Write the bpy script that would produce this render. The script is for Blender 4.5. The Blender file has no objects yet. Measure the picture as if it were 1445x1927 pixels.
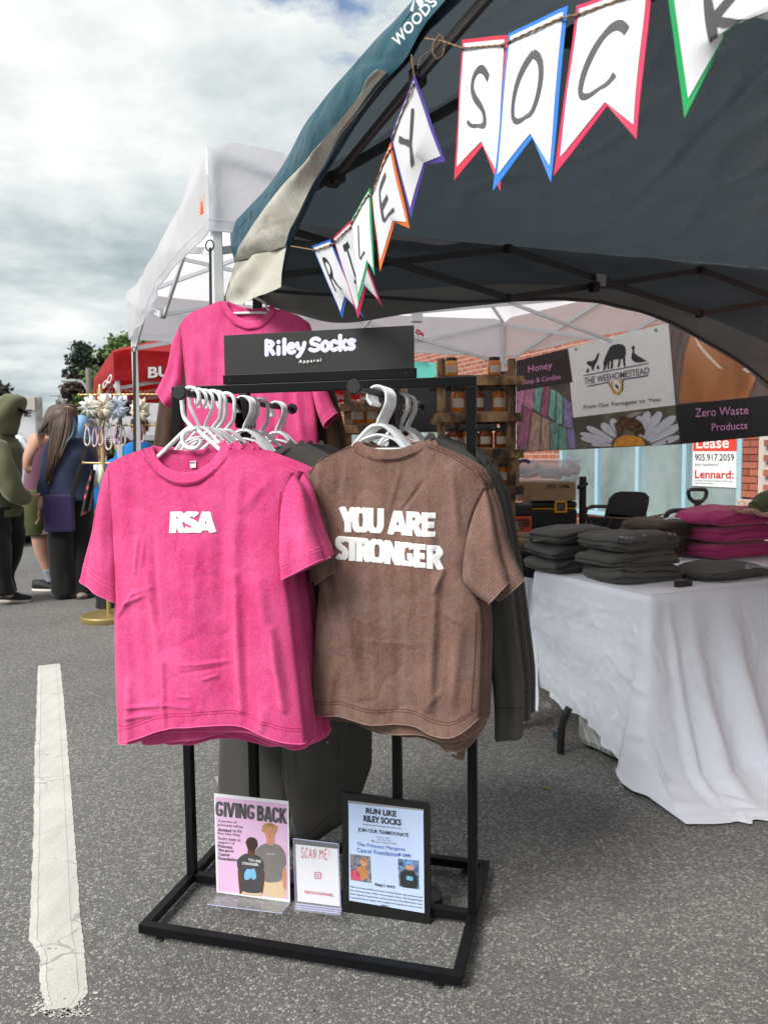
import bpy, math, random
from mathutils import Vector, Matrix, noise
from mathutils.bvhtree import BVHTree
random.seed(7)
S = bpy.context.scene
COL = S.collection
R = math.radians

# ------------------------------------------------------------------ camera
CAM_H = 1.33
PITCH, ROLL, FPX = 0.0757, -0.011, 1457.0
cp, sp = math.cos(PITCH), math.sin(PITCH)
cr, sr = math.cos(ROLL), math.sin(ROLL)
FW = Vector((0, cp, -sp)); U0 = Vector((0, sp, cp)); R0 = Vector((1, 0, 0))
RT = R0*cr + U0*sr
UP = -R0*sr + U0*cr
CAMP = Vector((0, 0, CAM_H))
cam = bpy.data.cameras.new('camera')
cam.sensor_fit = 'VERTICAL'; cam.sensor_height = 36
cam.lens = FPX/1927*36; cam.clip_start = .05; cam.clip_end = 3000
camo = bpy.data.objects.new('camera', cam); COL.objects.link(camo)
camo.matrix_world = Matrix(((RT.x, UP.x, -FW.x, 0), (RT.y, UP.y, -FW.y, 0), (RT.z, UP.z, -FW.z, CAM_H), (0, 0, 0, 1)))
cam.dof.use_dof = True; cam.dof.focus_distance = 2.15; cam.dof.aperture_fstop = 7.0
S.camera = camo

# ------------------------------------------------------------------ sky, sun
SUN_EL, SUN_AZ = 44, -132        # azimuth measured from +Y towards +X
w = bpy.data.worlds.new('World'); S.world = w; w.use_nodes = True
nt = w.node_tree; nt.nodes.clear()
def wn(t, **k):
    n = nt.nodes.new(t)
    for a, b in k.items(): setattr(n, a, b)
    return n
out = wn('ShaderNodeOutputWorld'); mixs = wn('ShaderNodeMixShader')
bg1 = wn('ShaderNodeBackground'); bg2 = wn('ShaderNodeBackground')
sky = wn('ShaderNodeTexSky', sky_type='NISHITA'); sky.sun_disc = False
sky.sun_elevation = R(SUN_EL); sky.sun_rotation = R(SUN_AZ)
nt.links.new(sky.outputs[0], bg1.inputs[0]); bg1.inputs[1].default_value = .12
tc = wn('ShaderNodeTexCoord'); sep = wn('ShaderNodeSeparateXYZ'); nt.links.new(tc.outputs['Generated'], sep.inputs[0])
def wmath(op, a, b=None, c=None):
    n = wn('ShaderNodeMath', operation=op)
    for i, v in enumerate((a, b, c)):
        if v is None: continue
        if isinstance(v, (int, float)): n.inputs[i].default_value = v
        else: nt.links.new(v, n.inputs[i])
    return n.outputs[0]
zz = wmath('ADD', wmath('MAXIMUM', sep.outputs[2], 0.0), .16)
px_ = wmath('DIVIDE', sep.outputs[0], zz); py_ = wmath('DIVIDE', sep.outputs[1], zz)
comb = wn('ShaderNodeCombineXYZ'); nt.links.new(px_, comb.inputs[0]); nt.links.new(py_, comb.inputs[1])
def wnoise(scale, detail, off, rough=.55, dist=0):
    m = wn('ShaderNodeMapping'); m.inputs['Location'].default_value = off
    nt.links.new(comb.outputs[0], m.inputs[0])
    n = wn('ShaderNodeTexNoise'); n.inputs['Scale'].default_value = scale; n.inputs['Detail'].default_value = detail
    n.inputs['Roughness'].default_value = rough; n.inputs['Distortion'].default_value = dist
    nt.links.new(m.outputs[0], n.inputs['Vector']); return n.outputs[0]
def wramp(f, stops):
    r = wn('ShaderNodeValToRGB'); e = r.color_ramp.elements
    while len(e) < len(stops): e.new(.5)
    for i, (p, c) in enumerate(stops):
        e[i].position = p; e[i].color = (c[0], c[1], c[2], 1)
    nt.links.new(f, r.inputs[0]); return r.outputs[0]
n1 = wnoise(1.35, 12, (3.1, 1.7, 0), .60, .12)
ccol = wramp(n1, [(.27, (.22, .27, .285)), (.39, (.35, .405, .42)), (.50, (.51, .55, .555)), (.63, (.68, .695, .685))])
n2 = wnoise(.62, 6, (7.9, 4.4, 0), .5)
dd = wmath('SQRT', wmath('ADD', wmath('MULTIPLY', wmath('ADD', px_, .10), wmath('ADD', px_, .10)), wmath('MULTIPLY', wmath('SUBTRACT', py_, 1.18), wmath('SUBTRACT', py_, 1.18))))
n3 = wnoise(3.4, 9, (1.3, 9.1, 0), .62)
gap = wramp(wmath('ADD', n3, wmath('MINIMUM', wmath('MULTIPLY', dd, .62), .30)), [(.50, (0, 0, 0)), (.64, (1, 1, 1))])
# blue gaps open high in the sky; low down the cloud deck closes
hi = wn('ShaderNodeMapRange'); hi.inputs[1].default_value = .34; hi.inputs[2].default_value = .44
nt.links.new(sep.outputs[2], hi.inputs[0])
cover = wmath('MAXIMUM', gap, wmath('SUBTRACT', 1.0, hi.outputs[0]))
nt.links.new(ccol, bg2.inputs[0]); bg2.inputs[1].default_value = 1.0
nt.links.new(cover, mixs.inputs[0]); nt.links.new(bg1.outputs[0], mixs.inputs[1]); nt.links.new(bg2.outputs[0], mixs.inputs[2])
nt.links.new(mixs.outputs[0], out.inputs[0])
sl = bpy.data.lights.new('sun', 'SUN'); sl.energy = 3.4; sl.angle = R(28); sl.color = (1, .96, .9)
so = bpy.data.objects.new('sun', sl); COL.objects.link(so)
az, el = R(SUN_AZ), R(SUN_EL)
sd = Vector((math.sin(az)*math.cos(el), math.cos(az)*math.cos(el), math.sin(el)))
so.rotation_euler = sd.to_track_quat('Z', 'Y').to_euler(); so.location = (0, 0, 20)
S.view_settings.view_transform = 'Standard'; S.view_settings.look = 'None'
S.view_settings.exposure = .55; S.view_settings.gamma = 1
S.render.engine = 'CYCLES'
S.cycles.max_bounces = 7; S.cycles.transparent_max_bounces = 12

# ------------------------------------------------------------------ geometry from the place
def ray(px, py):
    return RT*((px-722.5)/FPX) + UP*((963.5-py)/FPX) + FW
def at_y(px, py, Y):
    d = ray(px, py); return CAMP + d*(Y/d.y)
def at_z(px, py, z):
    d = ray(px, py); return CAMP + d*((z-CAM_H)/d.z)
def at_p(px, py, p0, n):
    d = ray(px, py); n = Vector(n); return CAMP + d*((Vector(p0)-CAMP).dot(n)/d.dot(n))
# street frame: s runs along the street, n to the right of it
SS, SC = .4011, .9160
def T(n, s, z=0.0): return Vector((n*SC - s*SS, n*SS + s*SC, z))
VS = Vector((-SS, SC, 0)); VN = Vector((SC, SS, 0)); VZ = Vector((0, 0, 1))
def at_n(px, py, n): return at_p(px, py, T(n, 0), VN)
def at_s(px, py, s): return at_p(px, py, T(0, s), VS)
# rack frame
YAW = -.2569
RU = Vector((math.cos(YAW), math.sin(YAW), 0)); RV = Vector((-math.sin(YAW), math.cos(YAW), 0))
RO = Vector((-.6895, 2.0426, 0))
def K(u, v, z=0.0): return RO + RU*u + RV*v + VZ*z
def at_v(px, py, v): return at_p(px, py, K(0, v), RV)
def uz(px, py, v):
    p = at_v(px, py, v)-RO; return p.dot(RU), p.z

# ------------------------------------------------------------------ mesh helpers
class MB:
    def __init__(s): s.v = []; s.f = []; s.m = []; s.mi = 0
    def add(s, vs, fs):
        o = len(s.v); s.v += [tuple(v) for v in vs]
        for f in fs: s.f.append(tuple(i+o for i in f)); s.m.append(s.mi)
    def box(s, c, sz, ax=None):
        c = Vector(c); X, Y, Z = ax or (Vector((1,0,0)), Vector((0,1,0)), VZ)
        h = [a*.5 for a in sz]; vs = []
        for i in (-1, 1):
            for j in (-1, 1):
                for k in (-1, 1): vs.append(c+X*(i*h[0])+Y*(j*h[1])+Z*(k*h[2]))
        s.add(vs, [(0,1,3,2),(4,6,7,5),(0,4,5,1),(2,3,7,6),(0,2,6,4),(1,5,7,3)])
    def bar(s, a, b, w, h, up=None):
        a, b = Vector(a), Vector(b); d = (b-a); L = d.length; d = d/L
        up = up or (VZ if abs(d.z) < .95 else Vector((0, 1, 0)))
        x = d.cross(up).normalized(); y = x.cross(d)
        s.box((a+b)/2, (w, L, h), (x, d, y))
    def tube(s, pts, r, seg=8, cap=True, flat=None, closed=False):
        pts = [Vector(p) for p in pts]; n = len(pts); rows = []
        pu = None
        for i, p in enumerate(pts):
            a = pts[i-1] if (i or closed) else p; b = pts[(i+1) % n] if (i < n-1 or closed) else p
            d = (b-a).normalized() if (b-a).length > 1e-9 else Vector((0, 0, 1))
            if pu is None: pu = d.orthogonal().normalized() if flat is None else Vector(flat)
            x = (pu - d*pu.dot(d)); x = x.normalized() if x.length > 1e-6 else d.orthogonal().normalized()
            y = d.cross(x); pu = x
            rr = r[i] if isinstance(r, list) else r
            ra, rb = rr if isinstance(rr, (list, tuple)) else (rr, rr)
            rows.append([p + x*(ra*math.cos(t*2*math.pi/seg)) + y*(rb*math.sin(t*2*math.pi/seg)) for t in range(seg)])
        s.loft(rows, wrap=True, cap=cap and not closed, close=closed)
    def loft(s, rows, wrap=False, cap=False, close=False):
        n = len(rows[0]); o = 0; vs = [p for r_ in rows for p in r_]; fs = []
        m = len(rows)
        for i in range(m if close else m-1):
            i2 = (i+1) % m
            for j in range(n if wrap else n-1):
                j2 = (j+1) % n
                fs.append((i*n+j, i*n+j2, i2*n+j2, i2*n+j))
        if cap:
            fs.append(tuple(range(n))[::-1]); fs.append(tuple((m-1)*n+j for j in range(n)))
        s.add(vs, fs)
    def lathe(s, c, prof, seg=20, ax=VZ):
        c = Vector(c); ax = Vector(ax).normalized(); x = ax.orthogonal().normalized(); y = ax.cross(x)
        rows = [[c + ax*z + x*(r_*math.cos(2*math.pi*t/seg)) + y*(r_*math.sin(2*math.pi*t/seg)) for t in range(seg)] for r_, z in prof]
        s.loft(rows, wrap=True, cap=True)
    def ell(s, c, rx, ry, rz, seg=14, rings=9, ax=None):
        c = Vector(c); X, Y, Z = ax or (Vector((1,0,0)), Vector((0,1,0)), VZ); rows = []
        for i in range(rings+1):
            t = math.pi*(i+.02)/(rings+.04); z = math.cos(t); q = math.sin(t)
            rows.append([c + Z*(z*rz) + X*(rx*q*math.cos(2*math.pi*k/seg)) + Y*(ry*q*math.sin(2*math.pi*k/seg)) for k in range(seg)])
        s.loft(rows, wrap=True, cap=True)
    def poly(s, pts): s.add(pts, [tuple(range(len(pts)))])
    def build(s, name, mat=None, parent=None, smooth=False, bevel=0, angle=40):
        me = bpy.data.meshes.new(name); me.from_pydata(s.v, [], s.f)
        for mm in (mat if isinstance(mat, (list, tuple)) else [mat]): me.materials.append(mm)
        if max(s.m or [0]): me.polygons.foreach_set('material_index', s.m)
        me.update()
        return mkobj(name, me, parent, smooth, bevel, angle)
def mkobj(name, me, parent=None, smooth=False, bevel=0, angle=40):
    o = bpy.data.objects.new(name, me); COL.objects.link(o)
    if smooth:
        me.polygons.foreach_set('use_smooth', [True]*len(me.polygons))
        if smooth == 'a': me.set_sharp_from_angle(angle=R(angle))
    if bevel:
        b = o.modifiers.new('bevel', 'BEVEL'); b.width = bevel; b.segments = 2; b.limit_method = 'ANGLE'; b.angle_limit = R(35)
    if parent is not None:
        o.parent = parent; o.matrix_parent_inverse = Matrix.Translation(-parent.location) if parent.type == 'EMPTY' and parent.rotation_euler.z == 0 else parent.matrix_world.inverted()
    return o
def thing(name, label, cat, loc=(0, 0, 0), group=None):
    o = bpy.data.objects.new(name, None); COL.objects.link(o); o.location = loc
    o.empty_display_size = .1
    return tag(o, label, cat, group)
def tag(o, label=None, cat=None, group=None, kind=None):
    if label: o['label'] = label
    if cat: o['category'] = cat
    if group: o['group'] = group
    if kind: o['kind'] = kind
    return o
def copy_tree(root, M, label=None):
    """copy a thing with its parts, moved by world matrix M"""
    def cp_(o, par):
        c = o.copy(); COL.objects.link(c)
        c.parent = par
        if par is not None: c.matrix_parent_inverse = o.matrix_parent_inverse.copy()
        for ch in [x for x in o.children]: cp_(ch, c)
        return c
    c = cp_(root, None); c.matrix_basis = M @ root.matrix_basis
    if label: c['label'] = label
    return c
def lerp(a, b, t): return a+(b-a)*t
def pl(pts, t):
    """point on polyline (list of equal-length tuples) by arc fraction t"""
    P = [Vector(p) for p in pts]; L = [0]
    for i in range(1, len(P)): L.append(L[-1]+(P[i]-P[i-1]).length)
    d = t*L[-1]
    for i in range(1, len(P)):
        if d <= L[i] or i == len(P)-1:
            q = (d-L[i-1])/max(L[i]-L[i-1], 1e-9); return P[i-1].lerp(P[i], min(max(q, 0), 1))
def smooth_pl(pts, n, it=2):
    P = [pl(pts, i/(n-1)) for i in range(n)]
    for _ in range(it):
        Q = P[:]
        for i in range(1, n-1): Q[i] = P[i-1]*.25+P[i]*.5+P[i+1]*.25
        P = Q
    return P
def interp(xs, x):
    """xs: sorted (key, value) list"""
    if x <= xs[0][0]: return xs[0][1]
    for (a, va), (b, vb) in zip(xs, xs[1:]):
        if x <= b:
            t = (x-a)/(b-a); return va+(vb-va)*t
    return xs[-1][1]
def sinterp(xs, x):
    if x <= xs[0][0]: return xs[0][1]
    for (a, va), (b, vb) in zip(xs, xs[1:]):
        if x <= b:
            t = (x-a)/(b-a); t = t*t*(3-2*t); return va+(vb-va)*t
    return xs[-1][1]
def nz(x, y, z=0.0): return noise.noise(Vector((x, y, z)))

# ------------------------------------------------------------------ materials
def srgb(r, g, b):
    f = lambda c: (c/255/12.92) if c/255 <= .04045 else ((c/255+.055)/1.055)**2.4
    return (f(r), f(g), f(b))
MATS = {}
class NT:
    def __init__(s, name):
        s.mat = bpy.data.materials.new(name); s.mat.use_nodes = True
        s.t = s.mat.node_tree; s.t.nodes.clear()
        s.o = s.n('ShaderNodeOutputMaterial'); s.p = s.n('ShaderNodeBsdfPrincipled')
        s.l(s.p.outputs[0], s.o.inputs[0]); s._tc = None
    def n(s, t, **k):
        q = s.t.nodes.new(t)
        for a, b in k.items(): setattr(q, a, b)
        return q
    def l(s, a, b): s.t.links.new(a, b)
    def obj(s, scale=(1, 1, 1)):
        if s._tc is None: s._tc = s.n('ShaderNodeTexCoord')
        m = s.n('ShaderNodeMapping'); m.inputs['Scale'].default_value = scale
        s.l(s._tc.outputs['Object'], m.inputs[0]); return m.outputs[0]
    def noise(s, scale, detail=3, vec=None, rough=.5, dist=0):
        q = s.n('ShaderNodeTexNoise'); q.inputs['Scale'].default_value = scale; q.inputs['Detail'].default_value = detail
        q.inputs['Roughness'].default_value = rough; q.inputs['Distortion'].default_value = dist
        s.l(vec if vec is not None else s.obj(), q.inputs['Vector']); return q.outputs[0]
    def ramp(s, f, stops):
        r = s.n('ShaderNodeValToRGB'); e = r.color_ramp.elements
        while len(e) < len(stops): e.new(.5)
        for i, (p, c) in enumerate(stops):
            if isinstance(c, (int, float)): c = (c, c, c)
            e[i].position = p; e[i].color = (c[0], c[1], c[2], 1)
        s.l(f, r.inputs[0]); return r.outputs[0]
    def mix(s, f, a, b, mode='MIX'):
        m = s.n('ShaderNodeMix', data_type='RGBA', blend_type=mode)
        for i, v in ((0, f), (6, a), (7, b)):
            if isinstance(v, (int, float)): m.inputs[i].default_value = v
            elif isinstance(v, tuple): m.inputs[i].default_value = (v[0], v[1], v[2], 1)
            else: s.l(v, m.inputs[i])
        return m.outputs[2]
    def math(s, op, a, b=0.0):
        m = s.n('ShaderNodeMath', operation=op)
        for i, v in enumerate((a, b)):
            if isinstance(v, (int, float)): m.inputs[i].default_value = v
            else: s.l(v, m.inputs[i])
        return m.outputs[0]
    def bump(s, h, strength=.3, dist=.002, prev=None):
        b = s.n('ShaderNodeBump'); b.inputs['Strength'].default_value = strength; b.inputs['Distance'].default_value = dist
        s.l(h, b.inputs['Height'])
        if prev is not None: s.l(prev, b.inputs['Normal'])
        s.l(b.outputs[0], s.p.inputs['Normal']); return b.outputs[0]
    def set(s, **k):
        for a, v in k.items():
            q = s.p.inputs[a.replace('_', ' ')]
            if hasattr(v, 'is_output') or hasattr(v, 'links'): s.l(v, q)
            elif isinstance(v, tuple) and len(v) == 3: q.default_value = (*v, 1)
            else: q.default_value = v
        return s
def plain(name, c, rough=.5, var=.06, scale=20, metal=0, bump=0, bscale=200, **k):
    t = NT(name); f = t.noise(scale, 4)
    col = t.mix(t.ramp(f, [(.3, 0), (.7, 1)]), tuple(x*(1-var) for x in c), tuple(min(1, x*(1+var)) for x in c))
    t.set(Base_Color=col, Roughness=rough, Metallic=metal)
    if bump: t.bump(t.noise(bscale, 2), bump, .001)
    if k: t.set(**k)
    return t.mat
def fabric(name, c, light, amt=.5, scale=9, fine=700, bstr=.35, sheen=.25, wash=.35):
    """jersey with a washed look: mottled by large soft patches, vertical streaks and fine heather"""
    t = NT(name)
    big = t.noise(scale, 4, rough=.55); streak = t.noise(9, 5, t.obj((3.6, 3.6, .30)), .6); fin = t.noise(fine, 2, rough=.75)
    mid = t.noise(240, 3, t.obj((1, 1, .75)), rough=.75)
    a = t.math('ADD', t.math('MULTIPLY', big, .55), t.math('MULTIPLY', streak, .45))
    a = t.ramp(a, [(.5-wash*.5, 0), (.5+wash*.5, 1)])
    b = t.ramp(t.math('ADD', t.math('MULTIPLY', fin, .5), t.math('MULTIPLY', mid, .5)), [(.38, 0), (.62, 1)])
    f = t.math('ADD', t.math('MULTIPLY', a, .5*amt), t.math('MULTIPLY', b, .5*amt))
    t.set(Base_Color=t.mix(f, c, light), Roughness=.92, Sheen_Weight=sheen, Sheen_Roughness=.5)
    t.p.inputs['Specular IOR Level'].default_value = .15
    t.bump(t.math('ADD', fin, t.math('MULTIPLY', mid, .5)), bstr, .0012)
    return t.mat
def cloth2(name, outc, inc, rough=.6, transl=.0, trc=None, wr=.3):
    """tent fabric: outer and inner face differ, light seeps through"""
    t = NT(name); g = t.n('ShaderNodeNewGeometry')
    f = t.noise(6, 5, rough=.6)
    v = t.mix(t.ramp(f, [(.3, 0), (.7, 1)]), (.9, .9, .9), (1.05, 1.05, 1.05))
    c = t.mix(g.outputs['Backfacing'], outc, inc); c = t.mix(1.0, c, v, 'MULTIPLY')
    t.set(Base_Color=c, Roughness=rough)
    t.p.inputs['Specular IOR Level'].default_value = .3
    wv = t.noise(7, 5, t.obj((1, 1, 1)), .6, .8)
    t.bump(wv, wr, .03)
    if transl:
        tr = t.n('ShaderNodeBsdfTranslucent'); m = t.n('ShaderNodeMixShader'); m.inputs[0].default_value = transl
        tr.inputs[0].default_value = (*(trc or outc), 1)
        t.l(t.p.outputs[0], m.inputs[1]); t.l(tr.outputs[0], m.inputs[2]); t.l(m.outputs[0], t.o.inputs[0])
    return t.mat
M_black = plain('black powder coat', (.0045, .005, .006), .36, .15, 30, bump=.12, bscale=900)
M_black.node_tree.nodes['Principled BSDF'].inputs['Specular IOR Level'].default_value = .18
M_blackpl = plain('black plastic', (.010, .010, .011), .45, .1)
M_white_pl = plain('white plastic', (.78, .80, .82), .28, .03)
M_pink = fabric('pink washed jersey', (.46, .008, .108), (.80, .13, .33), 1.0, sheen=.15)
M_pinkseam = plain('pink stitching', (.42, .012, .11), .9)
M_pinklt = fabric('worn pink hem edge', (.80, .10, .33), (.86, .22, .44), .8)
M_brown = fabric('brown washed jersey', (.072, .032, .025), (.29, .18, .15), 1.0, wash=.3, sheen=.12)
M_brownseam = plain('brown stitching', (.06, .02, .018), .9)
M_brownlt = fabric('worn brown hem edge', (.22, .13, .11), (.36, .26, .22), .8)
M_grey = fabric('charcoal fleece', (.058, .056, .053), (.092, .088, .084), .5, bstr=.25, sheen=.12)
M_greyf = fabric('charcoal fleece of folded tops', (.080, .077, .073), (.118, .113, .107), .5, bstr=.3, sheen=.12)
M_greyseam = plain('charcoal stitching', (.012, .012, .012), .9)
M_dkbrown = fabric('chocolate fleece', (.050, .028, .018), (.070, .042, .028), .5, bstr=.2)
M_magenta = fabric('magenta fleece', (.42, .030, .14), (.52, .06, .20), .5, bstr=.2)
M_puff = plain('puff print', (.80, .80, .80), .55, .02, 60, bump=.25, bscale=260)
M_label = plain('neck label', (.7, .7, .7), .6)
M_ink = plain('black ink', (.02, .02, .022), .6)
M_greyink = plain('grey ink', (.085, .085, .09), .6)
M_paper = plain('white paper', (.76, .77, .82), .55, .02, 8)
# ------------------------------------------------------------------ lettering
def text_mesh(s, offset=0.0, extrude=0.0, bevel=0.0, spacing=1.0, res=3, align='LEFT'):
    cu = bpy.data.curves.new('t', 'FONT'); cu.body = s; cu.offset = offset; cu.extrude = extrude; cu.bevel_depth = bevel
    cu.bevel_resolution = 1; cu.resolution_u = res; cu.space_character = spacing; cu.align_x = align
    o = bpy.data.objects.new('t', cu); COL.objects.link(o)
    dg = bpy.context.evaluated_depsgraph_get(); dg.update()
    me = bpy.data.meshes.new_from_object(o.evaluated_get(dg))
    bpy.data.objects.remove(o); bpy.data.curves.remove(cu)
    return me
def map_text(me, fn):
    xs = [v.co.x for v in me.vertices]; ys = [v.co.y for v in me.vertices]
    x0, x1, y0, y1 = min(xs), max(xs), min(ys), max(ys)
    for v in me.vertices:
        v.co = fn((v.co.x-x0)/(x1-x0), (v.co.y-y0)/(y1-y0), v.co.z)
    me.update(); return me
def quad_text(s, q, mat, name='lettering', parent=None, off=.0015, thick=0.0, flip=False, **k):
    """q: four world points TL, TR, BR, BL; lettering fills the quad, lifted off along its normal"""
    q = [Vector(p) for p in q]; n = (q[1]-q[0]).cross(q[3]-q[0]).normalized()
    if n.dot(CAMP-q[0]) < 0: n = -n
    me = text_mesh(s, **k)
    def fn(a, b, z):
        if flip: a = 1-a
        top = q[0].lerp(q[1], a); bot = q[3].lerp(q[2], a)
        return bot.lerp(top, b)+n*(off+z*thick)
    map_text(me, fn); me.materials.clear(); me.materials.append(mat)
    return mkobj(name, me, parent)
def pxq(x0, y0, x1, y1, f, dy=0.0):
    """axis-aligned pixel box with slope dy turned into four points by f(px, py)"""
    return [f(x0, y0), f(x1, y0+dy), f(x1, y1+dy), f(x0, y1)]
STROKES = {
 'R': [[(.12, .0), (.10, .5), (.12, 1), (.45, .99), (.66, .84), (.62, .64), (.42, .52), (.12, .50)], [(.36, .52), (.62, .22), (.80, .0)]],
 'I': [[(.5, 1), (.5, 0)], [(.15, 1), (.85, 1)], [(.15, 0), (.85, 0)]],
 'L': [[(.25, 1), (.22, .0), (.85, .03)]],
 'E': [[(.85, 1), (.2, .97), (.2, .02), (.88, .0)], [(.2, .5), (.72, .52)]],
 'Y': [[(.10, 1), (.5, .52)], [(.92, 1), (.5, .52), (.30, 0)]],
 'S': [[(.85, .84), (.68, .97), (.45, 1), (.22, .90), (.15, .74), (.28, .58), (.55, .48), (.82, .36), (.86, .18), (.70, .04), (.42, .0), (.20, .06), (.10, .18)]],
 'O': [[(.55, 1), (.28, .88), (.10, .60), (.08, .30), (.22, .06), (.42, .0), (.66, .10), (.86, .38), (.90, .68), (.80, .92), (.55, 1)]],
 'C': [[(.92, .84), (.78, .99), (.55, .97), (.28, .76), (.10, .44), (.10, .14), (.28, .0), (.55, .06), (.80, .30)]],
 'K': [[(.2, 1), (.2, 0)], [(.85, 1), (.22, .5), (.80, 0)]],
 'A': [[(.1, 0), (.45, 1), (.85, 0)], [(.25, .35), (.7, .35)]],
 'N': [[(.15, 0), (.15, 1), (.8, 0), (.85, 1)]],
 'M': [[(.1, 0), (.15, 1), (.5, .4), (.85, 1), (.9, 0)]],
 '!': [[(.5, 1), (.5, .3)], [(.5, .06), (.5, 0)]],
}
def stroke_mesh(mb, ch, fn, wdt=.06, n=26):
    """hand-drawn marker letter: flat ribbons; fn(x, y) places a point of the unit cell"""
    for st in STROKES[ch]:
        P = smooth_pl([(a, b, 0) for a, b in st], n if len(st) > 3 else 12, 3 if len(st) > 3 else 0)
        L, Rr = [], []
        for i, p in enumerate(P):
            d = (P[min(i+1, len(P)-1)]-P[max(i-1, 0)]); d = d.normalized() if d.length else Vector((1, 0, 0))
            nn = Vector((-d.y, d.x, 0)); ww = wdt*(.85+.3*abs(math.sin(i*.35+ord(ch))))
            L.append(p+nn*ww*.5); Rr.append(p-nn*ww*.5)
        mb.loft([[fn(q.x, q.y) for q in L], [fn(q.x, q.y) for q in Rr]])

# heavy block lettering drawn as thick strokes (square ends), unit cell 1 x 1
BLK = {
 'G': [([(.88, .74), (.80, .90), (.5, .92), (.2, .86), (.13, .5), (.2, .14), (.5, .08), (.82, .12), (.86, .42)], 1), ([(.90, .42), (.52, .42)], 0)],
 'I': [([(.5, 0), (.5, 1)], 0)], 'V': [([(.1, 1), (.5, 0)], 0), ([(.9, 1), (.5, 0)], 0)],
 'N': [([(.15, 0), (.15, 1)], 0), ([(.85, 0), (.85, 1)], 0), ([(.16, 1), (.84, 0)], 0)],
 'B': [([(.16, 0), (.16, 1)], 0), ([(.16, .91), (.6, .91), (.80, .76), (.62, .54), (.2, .53)], 1), ([(.2, .53), (.66, .52), (.86, .30), (.64, .09), (.16, .09)], 1)],
 'A': [([(.10, 0), (.45, 1)], 0), ([(.90, 0), (.55, 1)], 0), ([(.25, .26), (.75, .26)], 0)],
 'C': [([(.88, .70), (.80, .88), (.5, .92), (.2, .86), (.13, .5), (.2, .14), (.5, .08), (.80, .12), (.88, .32)], 1)],
 'K': [([(.15, 0), (.15, 1)], 0), ([(.85, 1), (.25, .48)], 0), ([(.35, .58), (.88, 0)], 0)],
 'R': [([(.17, 0), (.17, 1)], 0), ([(.17, .90), (.6, .90), (.82, .72), (.60, .50), (.2, .48)], 1), ([(.48, .50), (.86, 0)], 0)],
 'S': [([(.86, .80), (.70, .92), (.40, .92), (.16, .78), (.22, .58), (.55, .50), (.82, .40), (.84, .18), (.62, .08), (.34, .08), (.10, .18)], 1)],
 'Y': [([(.10, 1), (.5, .42)], 0), ([(.90, 1), (.5, .42)], 0), ([(.5, .5), (.5, 0)], 0)],
 'O': [([(.5, .92), (.2, .86), (.14, .5), (.2, .14), (.5, .08), (.8, .14), (.86, .5), (.8, .86), (.5, .92)], 1)],
 'U': [([(.15, 1), (.15, .3), (.28, .10), (.5, .07), (.72, .10), (.85, .3), (.85, 1)], 1)],
 'E': [([(.17, 0), (.17, 1)], 0), ([(.17, .90), (.88, .90)], 0), ([(.17, .5), (.80, .5)], 0), ([(.17, .10), (.88, .10)], 0)],
 'T': [([(.5, 0), (.5, 1)], 0), ([(.03, .90), (.97, .90)], 0)],
 # rounded bubble alphabet
 'r': [([(.2, 0), (.2, 1)], 0), ([(.2, .9), (.55, .92), (.78, .74), (.55, .52), (.25, .5)], 1), ([(.45, .5), (.8, .04)], 0)],
 'i': [([(.5, .0), (.5, .48)], 0), ([(.5, .84), (.5, .86)], 0)], 'l': [([(.5, 0), (.5, 1)], 0)],
 'e': [([(.2, .36), (.75, .42), (.62, .66), (.35, .66), (.16, .40), (.22, .12), (.5, .0), (.78, .10)], 1)],
 'y': [([(.18, .66), (.25, .34), (.5, .22)], 1), ([(.82, .66), (.72, .30), (.52, .0), (.34, -.22), (.22, -.26)], 1)],
 'o': [([(.5, .66), (.2, .52), (.18, .16), (.5, .0), (.8, .16), (.8, .52), (.5, .66)], 1)],
 'c': [([(.78, .54), (.5, .68), (.2, .52), (.18, .16), (.5, .0), (.78, .12)], 1)],
 'k': [([(.2, 0), (.2, 1)], 0), ([(.78, .64), (.3, .32)], 0), ([(.42, .38), (.8, .02)], 0)],
 's': [([(.78, .58), (.5, .68), (.24, .56), (.34, .38), (.66, .30), (.76, .12), (.5, .0), (.2, .08)], 1)],
}
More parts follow.
